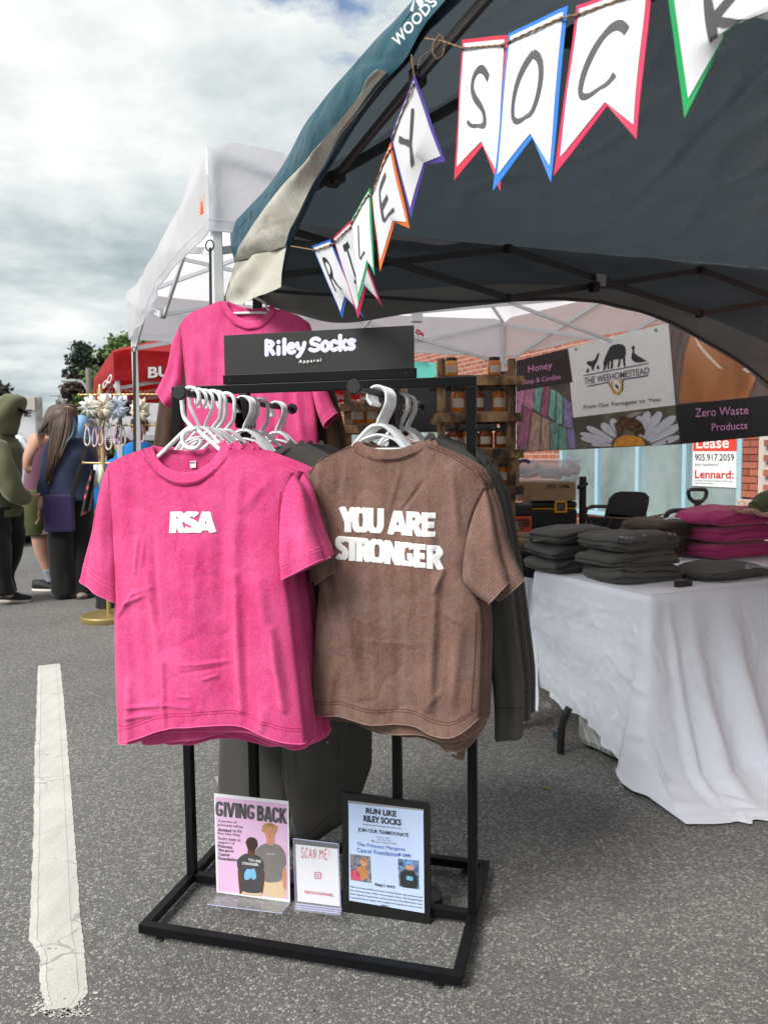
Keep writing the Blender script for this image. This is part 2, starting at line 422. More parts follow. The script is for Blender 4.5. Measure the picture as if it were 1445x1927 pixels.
def block(mb, ch, asp, wd, fn, dome=0.0, round_=False, nprof=7):
    """asp: width / height of the cell; wd: stroke width in cell heights; fn(x, y, h) maps the unit cell to space"""
    for pts, sm in BLK[ch]:
        P = smooth_pl([(a*asp, b, 0) for a, b in pts], 40 if sm else 8, 3 if sm else 0)
        hw = wd/2; rows = []
        n = len(P); L = sum((P[i+1]-P[i]).length for i in range(n-1)) or 1e-6; acc = 0
        if round_:
            d0 = (P[1]-P[0]).normalized() if (P[1]-P[0]).length > 0 else Vector((0, 1, 0)); d1 = (P[-1]-P[-2]).normalized() if (P[-1]-P[-2]).length > 0 else Vector((0, 1, 0))
            P = [P[0]-d0*hw*math.cos(a) for a in [0, .4, .8, 1.2]]+P+[P[-1]+d1*hw*math.cos(a) for a in [1.2, .8, .4, 0]]
            W_ = [hw*math.sin(a)+.001 for a in [0, .4, .8, 1.2]]+[hw]*n+[hw*math.sin(a)+.001 for a in [1.2, .8, .4, 0]]
        else: W_ = [hw]*n
        for i, p in enumerate(P):
            a, b = P[max(i-1, 0)], P[min(i+1, len(P)-1)]; d = (b-a); d = d.normalized() if d.length > 1e-9 else Vector((0, 1, 0)); nn = Vector((-d.y, d.x, 0)); row = []
            ee = 1.0
            if not round_ and i in (0, len(P)-1): ee = .55
            for k in range(nprof):
                t = -1+2*k/(nprof-1); q = p+nn*(W_[i]*t); h = dome*(max(0, 1-t**4)**.5)*ee*(W_[i]/hw if round_ else 1)
                y_ = min(max(q.y, -.30 if round_ else 0), 1.12 if round_ else 1) if not round_ else q.y
                row.append(fn(q.x/asp, y_, h))
            rows.append(row)
        mb.loft(rows)
        if dome:
            mb.loft([[r_[0] for r_ in rows], [r_[0]+(fn(P[i].x/asp, P[i].y, 0)-fn(P[i].x/asp, P[i].y, dome)).normalized()*.0006 for i, r_ in enumerate(rows)]])
# ------------------------------------------------------------------ ground
def asphalt():
    t = NT('worn asphalt'); co = t.obj()
    wob = t.n('ShaderNodeVectorMath', operation='ADD')
    nq = t.n('ShaderNodeTexNoise'); nq.inputs['Scale'].default_value = 60; t.l(co, nq.inputs['Vector'])
    sc = t.n('ShaderNodeVectorMath', operation='SCALE'); sc.inputs['Scale'].default_value = .006; t.l(nq.outputs[1], sc.inputs[0])
    t.l(co, wob.inputs[0]); t.l(sc.outputs[0], wob.inputs[1])
    def vor(scale, feat='F1'):
        v = t.n('ShaderNodeTexVoronoi', feature=feat); v.inputs['Scale'].default_value = scale
        v.voronoi_dimensions = '3D'; t.l(wob.outputs[0], v.inputs['Vector']); return v
    e1 = vor(110, 'DISTANCE_TO_EDGE'); c1 = vor(110); e2 = vor(205, 'DISTANCE_TO_EDGE'); c2 = vor(205)
    sepc = t.n('ShaderNodeSeparateColor'); t.l(c1.outputs['Color'], sepc.inputs[0])
    sepd = t.n('ShaderNodeSeparateColor'); t.l(c2.outputs['Color'], sepd.inputs[0])
    on1 = t.ramp(sepc.outputs[0], [(.40, 0), (.42, 1)])
    m1 = t.math('MULTIPLY', t.ramp(e1.outputs['Distance'], [(.05, 0), (.16, 1)]), on1)
    m2 = t.math('MULTIPLY', t.ramp(e2.outputs['Distance'], [(.06, 0), (.2, 1)]), t.ramp(sepd.outputs[0], [(.35, 0), (.4, 1)]))
    stone1 = t.ramp(sepc.outputs[1], [(0, (.16, .157, .149)), (.55, (.235, .232, .222)), (1, (.37, .364, .346))])
    stone2 = t.ramp(sepd.outputs[1], [(0, (.12, .119, .115)), (.6, (.19, .188, .182)), (1, (.28, .277, .267))])
    base = t.mix(t.noise(900, 3), (.078, .078, .076), (.142, .140, .135))
    c = t.mix(m2, base, stone2); c = t.mix(m1, c, stone1)
    patch = t.ramp(t.noise(1.1, 7, rough=.66), [(.28, .74), (.5, 1.0), (.72, 1.20)])
    c = t.mix(1.0, c, patch, 'MULTIPLY')
    spot = t.ramp(t.noise(7, 5, rough=.72), [(.30, .5), (.37, 1)])
    c = t.mix(1.0, c, spot, 'MULTIPLY')
    t.set(Base_Color=c, Roughness=t.ramp(m1, [(0, .85), (1, .62)]))
    h = t.math('MAXIMUM', m1, t.math('MULTIPLY', m2, .6))
    t.bump(t.math('ADD', h, t.math('MULTIPLY', t.noise(900, 2), .3)), .75, .0035)
    return t.mat
M_asph = asphalt()
g = MB(); g.add([(-900, -300, 0), (900, -300, 0), (900, 2500, 0), (-900, 2500, 0)], [(0, 1, 2, 3)])
tag(g.build('road', M_asph), kind='structure')
mb = MB(); random.seed(21)
for i in range(420):
    p = at_z(random.uniform(0, 1445), 1250+660*random.random(), 0); r_ = random.uniform(.0018, .0048); mb.ell(p+VZ*r_*.5, r_, r_*random.uniform(.6, 1), r_*.6, 6, 4)
tag(mb.build('loose_grit', plain('loose grit', (.20, .19, .17), .8, .4, 40)), kind='stuff')
# painted line: cracked thermoplastic, ragged left edge, worn off at the near end
def paint():
    t = NT('white road paint'); 
    v = t.n('ShaderNodeTexVoronoi', feature='DISTANCE_TO_EDGE'); v.inputs['Scale'].default_value = 2.3
    m = t.n('ShaderNodeVectorMath', operation='ADD'); nn = t.n('ShaderNodeTexNoise'); nn.inputs['Scale'].default_value = 9
    s_ = t.n('ShaderNodeVectorMath', operation='SCALE'); s_.inputs['Scale'].default_value = .14
    ob = t.obj((.75, 1.5, 1)); t.l(ob, nn.inputs['Vector']); t.l(nn.outputs[1], s_.inputs[0]); t.l(ob, m.inputs[0]); t.l(s_.outputs[0], m.inputs[1]); t.l(m.outputs[0], v.inputs['Vector'])
    crack = t.ramp(t.math('ADD', v.outputs['Distance'], t.math('MULTIPLY', t.noise(5, 3), .035)), [(.017, .25), (.022, 1)])
    gr = t.ramp(t.noise(330, 4, rough=.7), [(.30, .45), (.52, 1)])
    st = t.ramp(t.noise(16, 5, t.obj((1, .25, 1))), [(.3, .84), (.7, 1.04)])
    c = t.mix(1.0, t.mix(1.0, (.60, .60, .565), gr, 'MULTIPLY'), st, 'MULTIPLY')
    c = t.mix(crack, (.24, .24, .225), c)
    t.set(Base_Color=c, Roughness=.7)
    t.bump(t.math('MULTIPLY', t.noise(420, 3, rough=.7), crack), .7, .002)
    return t.mat
M_paint = paint()
mb = MB(); NL = 220; rows = []
Lp = [(72, 1254), (70.5, 1300), (66, 1420), (64, 1560), (60, 1660), (56, 1770), (75, 1795), (78, 1905)]
Rp = [(114, 1249), (122, 1330), (134, 1480), (144, 1610), (152, 1730), (160, 1790), (166, 1870), (140, 1897)]
random.seed(3)
jl = 0
for i in range(NL):
    t = i/(NL-1)
    a = pl([(*p, 0) for p in Lp], t); b = pl([(*p, 0) for p in Rp], t)
    A = at_z(a.x, a.y, 0.0); B = at_z(b.x, b.y, 0.0)
    if i % 3 == 0: jl = random.uniform(-.0025, .0025)
    if i % 23 == 0: jl += .003
    if i > NL-14: A = A.lerp(B, .3*(i-NL+14)/14*(random.random()))
    A = A + Vector((jl, 0, 0)); B = B + Vector((random.uniform(-.002, .002), 0, 0))
    h = .0035
    rows.append([A-VZ*.001, A+VZ*h, A.lerp(B, .14)+VZ*(h+.0012), A.lerp(B, .16)+VZ*(h), A.lerp(B, .8)+VZ*h, A.lerp(B, .82)+VZ*(h-.001), B+VZ*(h-.0015), B-VZ*.001])
mb.loft(rows)
tag(mb.build('lane_marking', M_paint), kind='structure')
# worn specks of paint left where the line fades out
mb = MB()
for i in range(420):
    p = at_z(random.uniform(78, 160), 1850+65*random.random()**1.5, .0022)
    if i < 300: p = at_z(random.gauss(118, 26), random.uniform(1868, 1914), .0022)
    r_ = random.uniform(.002, .0065); k = random.randint(4, 6); a0 = random.random()*6
    mb.poly([p+Vector((math.cos(a0+j*2*math.pi/k)*r_, math.sin(a0+j*2*math.pi/k)*r_*.8, 0)) for j in range(k)])
tag(mb.build('paint_flecks', M_paint), kind='stuff')
# pavement and kerb behind the stalls
M_conc = plain('concrete', (.36, .35, .33), .8, .12, 5, bump=.4, bscale=150)
mb = MB()
for s0 in range(-4, 22):
    a, b = T(4.55, s0*2-.0), T(4.55, s0*2+1.99)
    mb.bar(T(4.62, s0*2, .06), T(4.62, s0*2+1.985, .06), .15, .13)
tag(mb.build('kerb', M_conc), kind='structure')
mb = MB(); ax = (VN, VS, VZ)
for s0 in range(-3, 14):
    for k in range(1):
        mb.box(T(5.78, s0*1.6+.8, .055), (2.16, 1.59, .12), ax)
tag(mb.build('pavement', M_conc), kind='structure')

# ------------------------------------------------------------------ garment rack
TT, W, D, VP, H, HB = .0254, .8975, .5629, .2684, 1.532, .042
rack = thing('garment_rack', 'black square-tube steel garment rack with header sign and two forward hanging rails', 'clothes rack', K(W/2, D/2))
axr = (RU, RV, VZ)
def rbar(u0, u1, v0, v1, z0, z1, name, mat=M_black, parent=rack, bev=.0014):
    m = MB(); m.box(K((u0+u1)/2, (v0+v1)/2, (z0+z1)/2), (u1-u0, v1-v0, z1-z0), axr)
    return m.build(name, mat, parent, bevel=bev)
zb = HB-TT
rbar(0, W, 0, TT, zb, HB, 'base_bar'); rbar(0, W, D-TT, D, zb, HB, 'base_bar')
rbar(0, TT, TT, D-TT, zb, HB, 'base_bar'); rbar(W-TT, W, TT, D-TT, zb, HB, 'base_bar')
rbar(TT, W-TT, VP, VP+TT, zb, HB-.0004, 'base_bar')
for u in (0, W-TT): rbar(u, u+TT, VP, VP+TT, HB, H-TT, 'upright')
UL, UR = .2275, .670
for u in (UL, UR): rbar(u-.0127, u+.0127, VP+.0006, VP+TT, HB, H-TT, 'upright')
rbar(0, W, VP, VP+TT, H-TT, H, 'top_bar')
ROD_Z, ROD_R = 1.482, .0085
for u in (UL, UR):
    m = MB(); m.tube([K(u, -.085, ROD_Z), K(u, D+.085, ROD_Z)], ROD_R, 12)
    rail = m.build('hanging_rail', M_black, rack, smooth='a')
    for v, s_ in ((-.085, -1), (D+.085, 1)):
        m = MB(); m.lathe(K(u, v, ROD_Z), [(.0165, -.003), (.018, 0), (.018, .006), (.015, .009)], 24, RV*s_)
        m.build('end_knob', M_blackpl, rail, smooth='a')
    m = MB()
    for du in (-.014, .0135):
        m.add([K(u+du-.001, VP-.05, ROD_Z+.012), K(u+du-.001, VP+.075, ROD_Z+.012), K(u+du-.001, VP+.05, ROD_Z-.075), K(u+du-.001, VP-.02, ROD_Z-.075),
               K(u+du+.001, VP-.05, ROD_Z+.012), K(u+du+.001, VP+.075, ROD_Z+.012), K(u+du+.001, VP+.05, ROD_Z-.075), K(u+du+.001, VP-.02, ROD_Z-.075)],
              [(0,1,2,3),(7,6,5,4),(0,4,5,1),(1,5,6,2),(2,6,7,3),(3,7,4,0)])
    m.build('gusset_plate', M_blackpl, rail)
for u, v in ((.06, .05), (W-.06, .05), (.06, D-.05), (W-.06, D-.05), (.06, .0127), (W-.075, D-.0127)):
    if v in (.05, D-.05): continue
    m = MB(); m.lathe(K(u, v, 0), [(.013, 0), (.014, .003), (.012, .006), (.004, .008), (.004, zb)], 16)
    m.build('levelling_foot', M_blackpl, rack, smooth='a')
for u, v in ((W-.06, .0127), (.06, D-.0127)):
    m = MB(); m.lathe(K(u, v, 0), [(.013, 0), (.014, .003), (.012, .006), (.004, .008), (.004, zb)], 16)
    m.build('levelling_foot', M_blackpl, rack, smooth='a')
# header sign in its channel
sgn = thing('header_sign', 'black shop sign lettered Riley Socks Apparel in a channel on top of the rack', 'sign', K(.435, VP, H))
u0, zt0 = uz(418, 630, VP); u1, zt1 = uz(777, 611, VP)
ZT = (zt0+zt1)/2; ZC0 = uz(420, 706, VP)[1]
m = MB(); m.box(K((u0+u1)/2, VP+.0125, (H+.004+ZT)/2), (u1-u0, .004, ZT-H-.004), axr)
M_signblk = plain('matte black board', (.010, .0105, .012), .6, .05, 6)
m.build('board', M_signblk, sgn, bevel=.0008)
for v in (VP+.0035, VP+.0195):
    m = MB(); m.box(K((u0+u1)/2+.002, v, (H+ZC0)/2+.001), (u1-u0+.006, .005, ZC0-H-.001), axr); m.build('channel', M_black, sgn, bevel=.001)
m = MB()
for u in (u0+.02, u1-.02): m.lathe(K(u, VP+.001, (H+ZC0)/2), [(.004, -.001), (.003, .0016)], 12, -RV)
m.build('screw', M_blackpl, sgn)
fs_ = lambda x, y: at_v(x, y, VP+.010)
M_lav = plain('pale lilac vinyl', (.66, .67, .86), .5, .01)
fs2 = lambda x, y: at_v(x, y, VP+.0098)
cells = [('r', 498, 519, 0), ('i', 519, 530, 0), ('l', 530, 541, 0), ('e', 540, 558, 0), ('y', 556, 577, 0), ('S', 582, 604, 1), ('o', 603, 622, 0), ('c', 620, 638, 0), ('k', 637, 654, 0), ('s', 652, 671, 0)]
for k, (ch, x0, x1, cap) in enumerate(cells):
    m = MB()
    def fn(a, b, h, x0=x0, x1=x1):
        x = lerp(x0, x1, a); y = lerp(668.0, 641.5, b)-(x-498)*.066; return fs2(x, y)-RV*(.0006+h)
    for wd, dep, mt in ((.29, .0003, M_lav),):
        block(m, ch, (x1-x0)/27.5, wd, fn, dep, True)
        m.build('letter', mt, sgn, smooth=True)
quad_text('Apparel', [fs_(563, 677.5), fs_(605, 674.5), fs_(605, 682.5), fs_(563, 685.5)], M_puff, 'lettering', sgn, off=.0035, offset=.02, spacing=1.45)
# ------------------------------------------------------------------ shirts
def crease_field(cs):
    """cs: list of (x0, z0, x1, z1, width, amp) ridges in metres; returns f(x, z)"""
    L = []
    for x0, z0, x1, z1, w_, a in cs:
        dx, dz = x1-x0, z1-z0; L.append((x0, z0, dx, dz, dx*dx+dz*dz, w_, a))
    def f(x, z):
        r = 0
        for x0, z0, dx, dz, l2, w_, a in L:
            t = ((x-x0)*dx+(z-z0)*dz)/l2
            if t < -.25 or t > 1.25: continue
            tc_ = min(max(t, 0), 1); d2 = (x-x0-dx*tc_)**2+(z-z0-dz*tc_)**2
            if d2 > 9*w_*w_: continue
            e = math.sin(math.pi*min(max((t+.25)/1.5, 0), 1))
            r += a*e*math.exp(-d2/(w_*w_))
        return r
    return f
def garment(name, label, cat, group, v0, sp_, mats, seed=0, hem_dz=0.0, hem_wave=.004, folds=1.5, nc=46, nr=66, parts=True, T0=.030):
    """sp_: traced outline (pixels on the plane v0): L, Rt, hem, near (top line), far (top line), sleeves [(outer, inner, thick, dy)], collar (outer, inner), creases"""
    mat, seam, edge = mats
    P = lambda p: uz(p[0], p[1], v0)
    Lq = [P(p) for p in sp_['L']]; Rq = [P(p) for p in sp_['Rt']]; Hq = sorted(P(p) for p in sp_['hem'])
    Nq = sorted(P(p) for p in sp_['near']); Fq = sorted(P(p) for p in sp_['far'])
    Hq = sorted((q_.x, q_.y) for q_ in smooth_pl([(*p, 0) for p in Hq], 48, 4)); Nq = sorted((q_.x, q_.y) for q_ in smooth_pl([(*p, 0) for p in Nq], 70, 1))
    _L = smooth_pl([(*p, 0) for p in Lq], 40, 4); Lq = [(q_.x, q_.y) for q_ in _L]; _R = smooth_pl([(*p, 0) for p in Rq], 40, 4); Rq = [(q_.x, q_.y) for q_ in _R]
    zl0, zl1 = Lq[0][1], Lq[-1][1]; zr0, zr1 = Rq[0][1], Rq[-1][1]
    Li = [((zl0-z)/(zl0-zl1), u) for u, z in Lq]; Ri = [((zr0-z)/(zr0-zr1), u) for u, z in Rq]
    cf = crease_field([(*P(c[0:2]), *P(c[2:4]), c[4], c[5]) for c in sp_.get('creases', [])])
    sd_ = seed*7.31
    a0, a1 = Li[0][1], Ri[0][1]
    org = thing(name, label, cat, K((a0+a1)/2, v0, ROD_Z), group)
    def xz(a, b, top):
        x = lerp(interp(Li, b), interp(Ri, b), a)
        xt = lerp(a0, a1, a); xh = lerp(Hq[0][0], Hq[-1][0], a)
        zt = interp(top, xt); zh = interp(Hq, xh) - hem_dz*.66*(.30+.70*math.sin(math.pi*a)**.45)*(1+.14*nz(a*3.3, seed*2.7)+.07*math.sin(a*9+seed)) + hem_wave*math.sin(a*13+sd_)*(hem_dz > 0)*math.sin(math.pi*a)
        # keep columns from shearing where the neckline dips
        return x, lerp(zt, zh, b)
    def near_y(a, b, x, z):
        e = max(0.0, 1-abs(2*a-1)**3)**.5
        th = T0*(.42+.58*min(1, b*2.2))
        y = -th*e
        fl = .45+.55*b
        y += folds*(.0075*math.sin(a*11.0+sd_+1.6*nz(x*3, z*1.5, sd_))*fl*e*min(1, b*3)
              + .009*nz(x*5+sd_, z*1.1, sd_)*fl*e + .0028*nz(x*15, z*5, sd_)*e
              + .0011*(1-abs(2*nz(x*11+z*4, z*7-x*3, sd_+3)))**7*e + .0006*(1-abs(2*nz(x*26-z*9, z*22+x*8, sd_+8)))**6*e + .0006*nz(x*60, z*45, sd_)*e)
        y -= cf(x, z)*folds
        return y
    def far_y(a, b, x, z):
        e = max(0.0, 1-abs(2*a-1)**3)**.5
        return T0*.8*(.42+.58*min(1, b*2.2))*e + folds*.006*math.sin(a*13+sd_)*b*e
    nearp = []; mb_ = MB(); rows = []
    for i in range(nr):
        b = i/(nr-1); b = b**1.0; row = []
        for j in range(nc):
            a = j/(nc-1); x, z = xz(a, b, Nq); row.append(K(x, v0+near_y(a, b, x, z), z))
        for j in range(nc-2, 0, -2):
            a = j/(nc-1); x, z = xz(a, b, Fq); row.append(K(x, v0+far_y(a, b, x, z), z))
        rows.append(row)
    mb_.loft(rows, wrap=True)
    body = mb_.build('body', mat, org, smooth=True)
    nearrows = [r_[:nc] for r_ in rows]
    bv = BVHTree.FromPolygons([p for r_ in nearrows for p in r_], [(i*nc+j, i*nc+j+1, (i+1)*nc+j+1, (i+1)*nc+j) for i in range(nr-1) for j in range(nc-1)])
    def onto(u, z, off=.001):
        h = bv.ray_cast(K(u, v0-.5, z), RV)
        if h[0] is None:
            h = bv.find_nearest(K(u, v0-T0, z)); 
        return h[0]-RV*off
    # hem stitching and edge
    st = MB()
    for rr in (int((nr-1)*.955), int((nr-1)*.955)-(2 if nr > 90 else 1)):
        st.tube([p-RV*.0004 for p in rows[rr][1:nc-1]], .0006, 4)
    tag(st.build('hem_stitching', seam, org), kind='stuff')
    ed = MB(); ed.tube(rows[-1]+[rows[-1][0]], .0012, 5); ed.build('hem_edge', edge, org)
    # sleeves
    for k, s_ in enumerate(sp_['sleeves']):
        outer, inner, th, dy = s_[:4]
        O = smooth_pl([(*P(p), 0) for p in outer], 30, 2); I = smooth_pl([(*P(p), 0) for p in inner], 30, 2)
        if len(s_) > 4: O[-1].y -= 0
        rws = []; M_ = 13
        for i in range(30):
            t = i/29; row = []; tt = th*(.22+.78*min(1, t*1.5))
            for sgn_, rng in ((-1, range(M_)), (1, range(M_-2, 0, -1))):
                for j in rng:
                    q = j/(M_-1); p = O[i].lerp(I[i], q); e = max(0.0, 1-abs(2*q-1)**2.6)**.5
                    y = dy*t + sgn_*tt*e + folds*(.006*nz(p.x*9+sd_, p.y*5, k)*e + .0024*nz(p.x*30, p.y*16, sd_)*e + .0035*math.sin(q*8+k*2+sd_)*t*e)
                    row.append(K(p.x, v0+.004+y, p.y))
            rws.append(row)
        sb = MB(); sb.loft(rws, wrap=True); sb.build('sleeve', mat, org, smooth=True)
        st = MB()
        for rr in ((26, 25) if s_[4:] != (1,) else (24,)): st.tube([p-RV*.0005 for p in rws[rr][:M_]], .0006, 4)
        st.tube(rws[-1]+[rws[-1][0]], .0011, 5)
        tag(st.build('sleeve_hem', edge, org), kind='stuff')
    # armhole seams
    st = MB()
    for sm in sp_.get('seams', []):
        pts = smooth_pl([(*P(p), 0) for p in sm], 26, 1)
        st.tube([onto(p.x, p.y, .0006) for p in pts], .0008, 4)
    if st.v: tag(st.build('seam_stitching', seam, org), kind='stuff')
    # collar bands
    def band(o_, i_, yn, lift, nm, mm=mat):
        Oq = smooth_pl([(*P(p), 0) for p in o_], 40, 3); Iq = smooth_pl([(*P(p), 0) for p in i_], 40, 3)
        rws = []
        for i in range(40):
            q = i/39; e = math.sin(math.pi*q); base = yn*(.35+.65*e)
            row = []
            for k in range(6):
                f = k/5; p = Oq[i].lerp(Iq[i], f)
                row.append(K(p.x, v0+base-lift*(.45*math.sin(math.pi*min(1, f*1.15+.05))+.25)-(.0005 if yn < 0 else 0)+.006*f*(1 if yn < 0 else -1), p.y))
            for k in range(4, 0, -1):
                f = k/5; p = Oq[i].lerp(Iq[i], f)
                row.append(K(p.x, v0+base+.003+.006*f*(1 if yn < 0 else -1), p.y))
            rws.append(row)
        cb = MB(); cb.loft(rws, wrap=True); c = cb.build(nm, mm, org, smooth=True)
        st = MB(); st.tube([r_[0]-RV*.0015 for r_ in rws], .0008, 4)
        if yn < 0:
            pts = []
            for i in range(40):
                p = Oq[i]+(Oq[i]-Iq[i]).normalized()*.004; pts.append(onto(p.x, p.y, .0006) if 2 < i < 37 else rws[i][0]-RV*.001)
            st.tube(pts[1:-1], .0007, 4)
        tag(st.build('collar_stitching', seam, c), kind='stuff')
    if 'collar_far' in sp_: band(*sp_['collar_far'], T0*.75, .002, 'collar')
    if 'collar' in sp_: band(*sp_['collar'], -T0*sp_.get('cyn', .55), .0035, 'collar')
    return org, onto
def hanger(kind, u, v0, yaw=0.0, parent=None, flip=1, label='', z=ROD_Z, group=None, wid=.125, loop=False):
    o = thing('clothes_hanger', label, 'clothes hanger', K(u, v0, z), group)
    c, s_ = math.cos(yaw), math.sin(yaw)
    def q(x, zz_, y=0): x *= flip; return K(u + x*c, v0 + x*s_ + y, z + zz_)
    rh = .0245; r0 = .0056 if kind == 'tube' else .0040
    top = ROD_R+r0+.001
    m = MB()
    pts = []
    for i in range(15):
        t = math.pi*1.30 - i/14*math.pi*1.38
        pts.append(q(math.cos(t)*rh, math.sin(t)*rh + top - rh))
    e = pts[-1]
    pts = pts + [q(rh*.93, -.030), q(.012, -.052) if kind != 'tube' else q(rh*.9, -.045), q(.003, -.068) if kind != 'tube' else q(rh*.75, -.060), q(0, -.080)]
    P_ = smooth_pl(pts, 34, 1)
    if kind == 'tube': m.tube(P_, r0, 9)
    else:
        m.tube(P_, (r0*.75, r0*1.15), 8, flat=RV)
        m.tube([p-RV*.0036 for p in P_], .0013, 6); 
    m.build('hook', M_white_pl, o, smooth='a')
    m = MB()
    zsh = -.178
    arm = [(-wid, zsh), (-wid*.62, -.150), (-.055, -.122), (-.034, -.098), (-.014, -.082), (.014, -.082), (.034, -.098), (.055, -.122), (wid*.62, -.150), (wid, zsh)]
    if kind == 'tube':
        arm = [(-wid, zsh), (-.06, -.126), (-.02, -.092), (0, -.080), (.02, -.092), (.06, -.126), (wid, zsh)]
        m.tube(smooth_pl([q(a, b) for a, b in arm], 30, 1), r0, 9)
        m.tube([q(-wid, zsh), q(-wid*1.02, zsh-.03), q(-wid*.9, zsh-.06), q(wid*.9, zsh-.06), q(wid*1.02, zsh-.03), q(wid, zsh)], r0*.7, 8)
        if loop:
            lp = [q(.000+.026*math.cos(t)-.004, -.112+.024*math.sin(t), -.006) for t in [R(110-x) for x in range(0, 300, 18)]]
            m.tube([q(.0, -.080, -.003)]+lp, r0*1.05, 9)
    else:
        m.tube(smooth_pl([q(a, b) for a, b in arm], 34, 1), (r0*.75, r0*1.15), 8, flat=RV)
        m.tube(smooth_pl([q(a*.97, b-.001, -.0036) for a, b in arm], 34, 1), .0013, 6)
        inner = [(-.062, -.138), (-.045, -.118), (0, -.104), (.045, -.118), (.062, -.138)]
        m.tube(smooth_pl([q(a, b) for a, b in inner], 20, 2), r0*.8, 8)
        m.tube([q(-wid*.8, zsh+.012), q(-wid*.5, -.142), q(wid*.5, -.142), q(wid*.8, zsh+.012)], r0*.9, 8)
    m.build('arms', M_white_pl, o, smooth='a')
    return o

PINK1 = dict(
 L=[(203, 873), (207, 940), (211, 1000), (217, 1080), (219, 1140), (221, 1235), (226, 1330), (231, 1396)],
 Rt=[(552, 890), (530, 945), (531, 1010), (535, 1090), (544, 1130), (556, 1235), (567, 1330), (575, 1399)],
 hem=[(231, 1396), (268, 1386), (303, 1372), (338, 1361), (390, 1356), (441, 1358), (476, 1367), (511, 1380), (545, 1394), (575, 1399)],
 near=[(203, 873), (230, 861), (272, 845), (284, 862), (298, 880), (322, 899), (351, 906), (382, 900), (408, 882), (424, 862), (438, 843), (470, 853), (515, 872), (552, 890)],
 far=[(203, 873), (272, 845), (300, 852), (355, 858), (410, 850), (438, 843), (515, 872), (552, 890)],
 collar=([(272, 845), (283, 869), (303, 892), (328, 908), (352, 913), (380, 908), (404, 892), (425, 868), (438, 843)],
         [(289, 840), (296, 858), (311, 875), (332, 886), (352, 889), (376, 885), (397, 872), (412, 852), (420, 829)]),
 collar_far=([(284, 850), (310, 861), (355, 865), (395, 859), (428, 842)], [(286, 838), (315, 846), (355, 848), (395, 842), (421, 828)]),
 sleeves=[([(203, 873), (190, 905), (184, 945), (175, 1010), (165, 1060), (161, 1094)], [(212, 890), (215, 950), (217, 1010), (219, 1060), (221, 1100), (221, 1135)], .020, -.004),
          ([(552, 890), (572, 922), (584, 965), (597, 1005), (608, 1030), (613, 1050)], [(534, 925), (528, 960), (528, 1000), (529, 1040), (532, 1070), (534, 1090)], .026, -.022)],
 seams=[[(530, 925), (526, 960), (527, 1020), (531, 1080)], [(206, 885), (210, 950), (216, 1040), (219, 1120)]],
 creases=[(452, 1080, 462, 1330, .012, .011), (455, 900, 448, 1080, .016, .006), (520, 1180, 540, 1330, .010, .010), (495, 1090, 520, 1250, .016, .007),
  (268, 1010, 262, 1075, .006, .004), (282, 1010, 276, 1065, .005, .003), (288, 1075, 318, 1240, .014, .006), (318, 1240, 322, 1370, .008, .006),
  (240, 1135, 285, 1115, .005, .004), (225, 1160, 262, 1110, .005, .004), (270, 1075, 296, 1125, .004, .003), (250, 1120, 300, 1100, .004, .003),
  (232, 1330, 320, 1322, .005, .004), (236, 1350, 292, 1341, .005, .004), (300, 1318, 372, 1322, .004, .003), (348, 1302, 376, 1303, .003, .003),
  (350, 1245, 440, 1240, .004, .0025), (395, 1272, 420, 1265, .003, .003), (352, 1260, 430, 1250, .004, -.002), (375, 1000, 380, 1180, .02, .004),
  (298, 1012, 310, 1180, .010, -.004), (420, 960, 425, 1150, .014, -.004), (240, 930, 300, 980, .02, -.004), (510, 900, 470, 950, .012, .003),
  (505, 1330, 500, 1370, .012, .006), (250, 1280, 245, 1390, .014, .006)])
